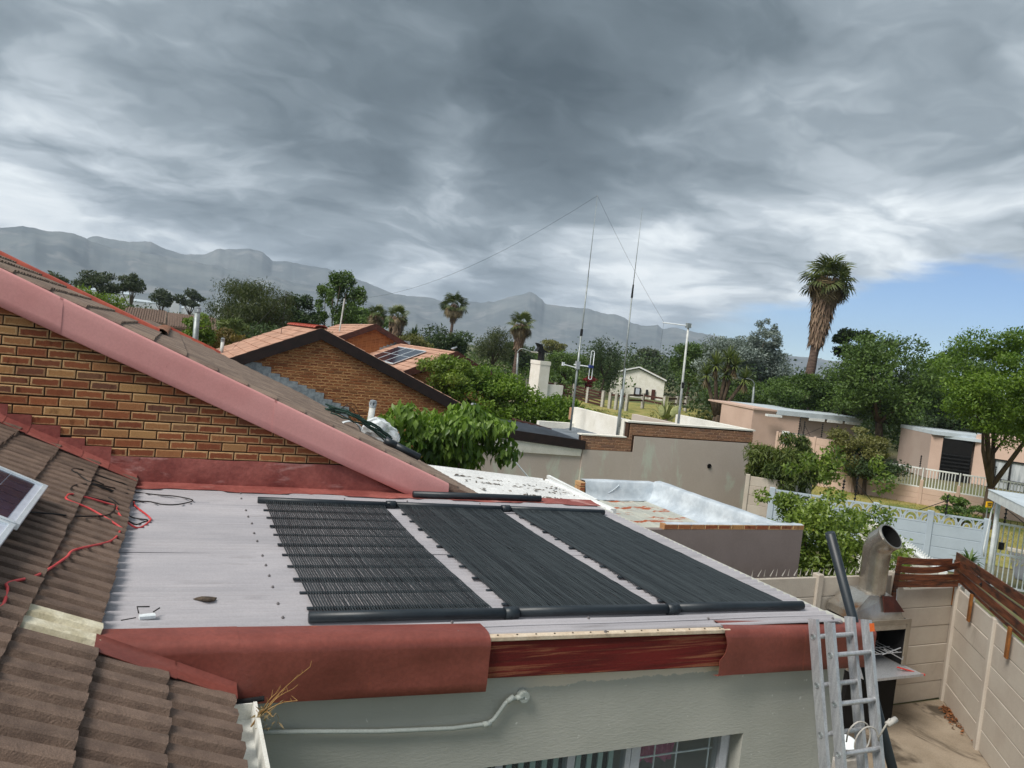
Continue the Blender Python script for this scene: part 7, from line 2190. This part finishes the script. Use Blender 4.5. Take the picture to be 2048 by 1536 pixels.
tree('bank_shrub', 'mixed dark shrubs on the bank above the boarded fence', 'bush', (42.0, 79.0, 1.8), 3.4, 1.1, 'mid', 4000, 0.26, 16, seed=48, ry=1.5)
tree('bank_shrub', 'yellow flowering scrub at the right end of the rail fence', 'bush', (42.5, 50.5, 0.7), 3.4, 0.75, 'olive', 4600, 0.18, 18, seed=49, ry=1.4)
tree('hedge_bush', 'green hedge bushes behind the pale wall at the park edge', 'bush', (38.6, 42.0, 0.8), 2.6, 0.9, 'mid', 4200, 0.18, 16, seed=50)
tree('back_tree', 'dark green filler tree beyond the paired masts', 'tree', (44.0, 92.0, 2.6), 4.0, 2.4, 'mid', 5000, 0.3, 18, seed=51)
tree('yard_shrub', 'shadowed shrub at the foot of the brick gable behind the white carport', 'shrub', (5.0, 16.6, 1.3), 1.7, 1.1, 'dark', 3600, 0.16, 16, seed=52)
ag = thing('agave', 'pale spiky agave with two flat cactus pads before it on the park bank', 'agave', (23.1, 32.7, 0))
rnga = np.random.default_rng(9); vs, fs, ti = blade_rosette((23.3, 32.5, 1.75), 60, 1.3, 0.13, L['agave'], rnga, 5, 80, 0.12)
link('leaves', fast_mesh('leaves', vs, fs, L['agave'], ti), ag)
MB().tube([(23.2, 32.7, 0), (23.2, 32.7, 1.5)], 0.12, 8).build('stem', M['bark'], ag, True)
pr = thing('prickly_pear', 'two flat pale cactus pads in front of the agave', 'cactus', (22.55, 31.3, 0))
for k, (c, ang, ln) in enumerate((((22.30, 31.50, 2.36), 0.28, 0.50), ((22.85, 31.15, 2.42), -0.62, 0.60))):
    mb = MB(); rows = []
    for i in range(9):
        f = i/8; w_ = 0.15*math.sin(PI*min(1, 0.08+0.86*f))**0.7*ln/0.5
        row = []
        for j in range(13):
            a_ = 2*PI*j/12
            lx = w_*math.cos(a_); ly = 0.035*math.sin(a_)*math.sin(PI*(0.1+0.8*f)); lz = (f-0.5)*ln
            row.append((c[0]+(lx*math.cos(ang)-lz*math.sin(ang))*0.8, c[1]-(lx*math.cos(ang)-lz*math.sin(ang))*0.6+ly, c[2]+lx*math.sin(ang)+lz*math.cos(ang)))
        rows.append(row)
    mb.sheet(rows); mb.build('pad', mat('cactus_pad_%s' % 'ab'[k], lin(168, 172, 120), lin(140, 146, 98), 9, 0.8), pr, True)
mb = MB(); mb.tube([(22.55, 31.3, 0), (22.5, 31.35, 1.95)], 0.09, 8); mb.build('stem', M['bark'], pr, True)
cy = thing('cycad_pot', 'little cycad in a terracotta pot behind the long plank screen', 'potted plant', (12.35, 8.30, 1.55))
vs, fs, ti = blade_rosette((12.35, 8.30, 1.92), 44, 0.34, 0.035, L['palm'], np.random.default_rng(3), 0, 70, 0.35)
link('fronds', fast_mesh('fronds', vs, fs, L['mid'], ti), cy)
mb = MB(); mb.tube([(12.35, 8.30, 0.0), (12.35, 8.30, 1.5)], 0.16, 10); mb.build('pedestal', M['conc_post'], cy)
mb = MB(); mb.tube([(12.35, 8.30, 1.5), (12.35, 8.30, 1.82), (12.35, 8.30, 1.84)], [0.12, 0.16, 0.15], 14); mb.build('pot', M['terracotta'], cy, True)

# far wood and gardens that close the view below the mountains
def wood(name, label, spots, n, ls, m, seed):
    rng = np.random.default_rng(seed)
    o = link(name, crown_mesh(name, spots, n, ls, m, rng, 0.6, 0.0, 0.6, 0.4))
    tag(o, label, 'wood', kind='stuff')
rgq = random.Random(60)
sp = []
for i in range(150):
    az_ = R(-14+82*i/150); d_ = rgq.uniform(150, 330)
    sp.append((math.sin(az_)*d_, math.cos(az_)*d_, rgq.uniform(1.2, 3.2), rgq.uniform(5, 9), rgq.uniform(1.8, 3.8)))
wood('far_wood', 'far hazy line of trees and gardens below the mountains', sp, 26000, 0.75, M['far_green'], 61)
sp = []
for i in range(70):
    az_ = R(38.5+32*i/70); d_ = rgq.uniform(62, 85)
    sp.append((math.sin(az_)*d_, math.cos(az_)*d_, rgq.uniform(1.0, 3.4), rgq.uniform(2.2, 3.8), rgq.uniform(1.5, 2.8)))
wood('garden_wood', 'dark tangle of garden trees behind the named trees on the right', sp, 26000, 0.34, L['dark'], 62)
sp = []
for i in range(34):
    az_ = R(-6+40*i/34); d_ = rgq.uniform(80, 120)
    sp.append((math.sin(az_)*d_, math.cos(az_)*d_, rgq.uniform(0.8, 2.4), rgq.uniform(3, 5), rgq.uniform(1.2, 2.4)))
sp2 = []
for i in range(60):
    az_ = R(30+32*i/60); d_ = rgq.uniform(96, 130)
    sp2.append((math.sin(az_)*d_, math.cos(az_)*d_, rgq.uniform(2.0, 4.4), rgq.uniform(3.0, 5.0), rgq.uniform(2.2, 3.8)))
wood('tree_belt', 'dense dark belt of trees closing the view behind the white cottage', sp2, 24000, 0.42, L['dark'], 65)
wood('garden_wood', 'gardens and low trees behind the far salmon roofs', sp, 14000, 0.40, L['mid'], 63)
sp = []
for i in range(90):
    az_ = R(27+17*i/90); d_ = rgq.uniform(34, 68)
    sp.append((math.sin(az_)*d_, math.cos(az_)*d_, rgq.uniform(0.05, 0.3), rgq.uniform(0.5, 1.3), rgq.uniform(0.2, 0.5)))
wood('bank_scrub', 'low dry scrub scattered over the grassy bank before the rail fence', sp, 12000, 0.16, L['olive'], 64)
# grass tufts on the verge and bank
rngl = np.random.default_rng(71); nl = 14000
uu = rngl.random(nl); vv = rngl.random(nl)
cen = np.stack([19+15*uu, 11+17*vv, 0*uu+0.03], 1)
kp = ((cen[:, 0]-19)*0.55+(cen[:, 1]-11)*0.6 > 3.5)
cen = cen[kp]; nl = len(cen)
v, f = leaf_faces(rngl, cen, np.stack([0.5*rngl.normal(size=nl), 0.5*rngl.normal(size=nl), np.ones(nl)], 1), unit(rngl, nl), 0.09+0.06*rngl.random(nl), 0.02*np.ones(nl))
tag(link('grass', fast_mesh('grass', v, f, leaf_mat('dry_grass', lin(120, 124, 62), lin(172, 158, 92), trans=0.2), np.repeat(rngl.random(nl), 2))), kind='stuff')
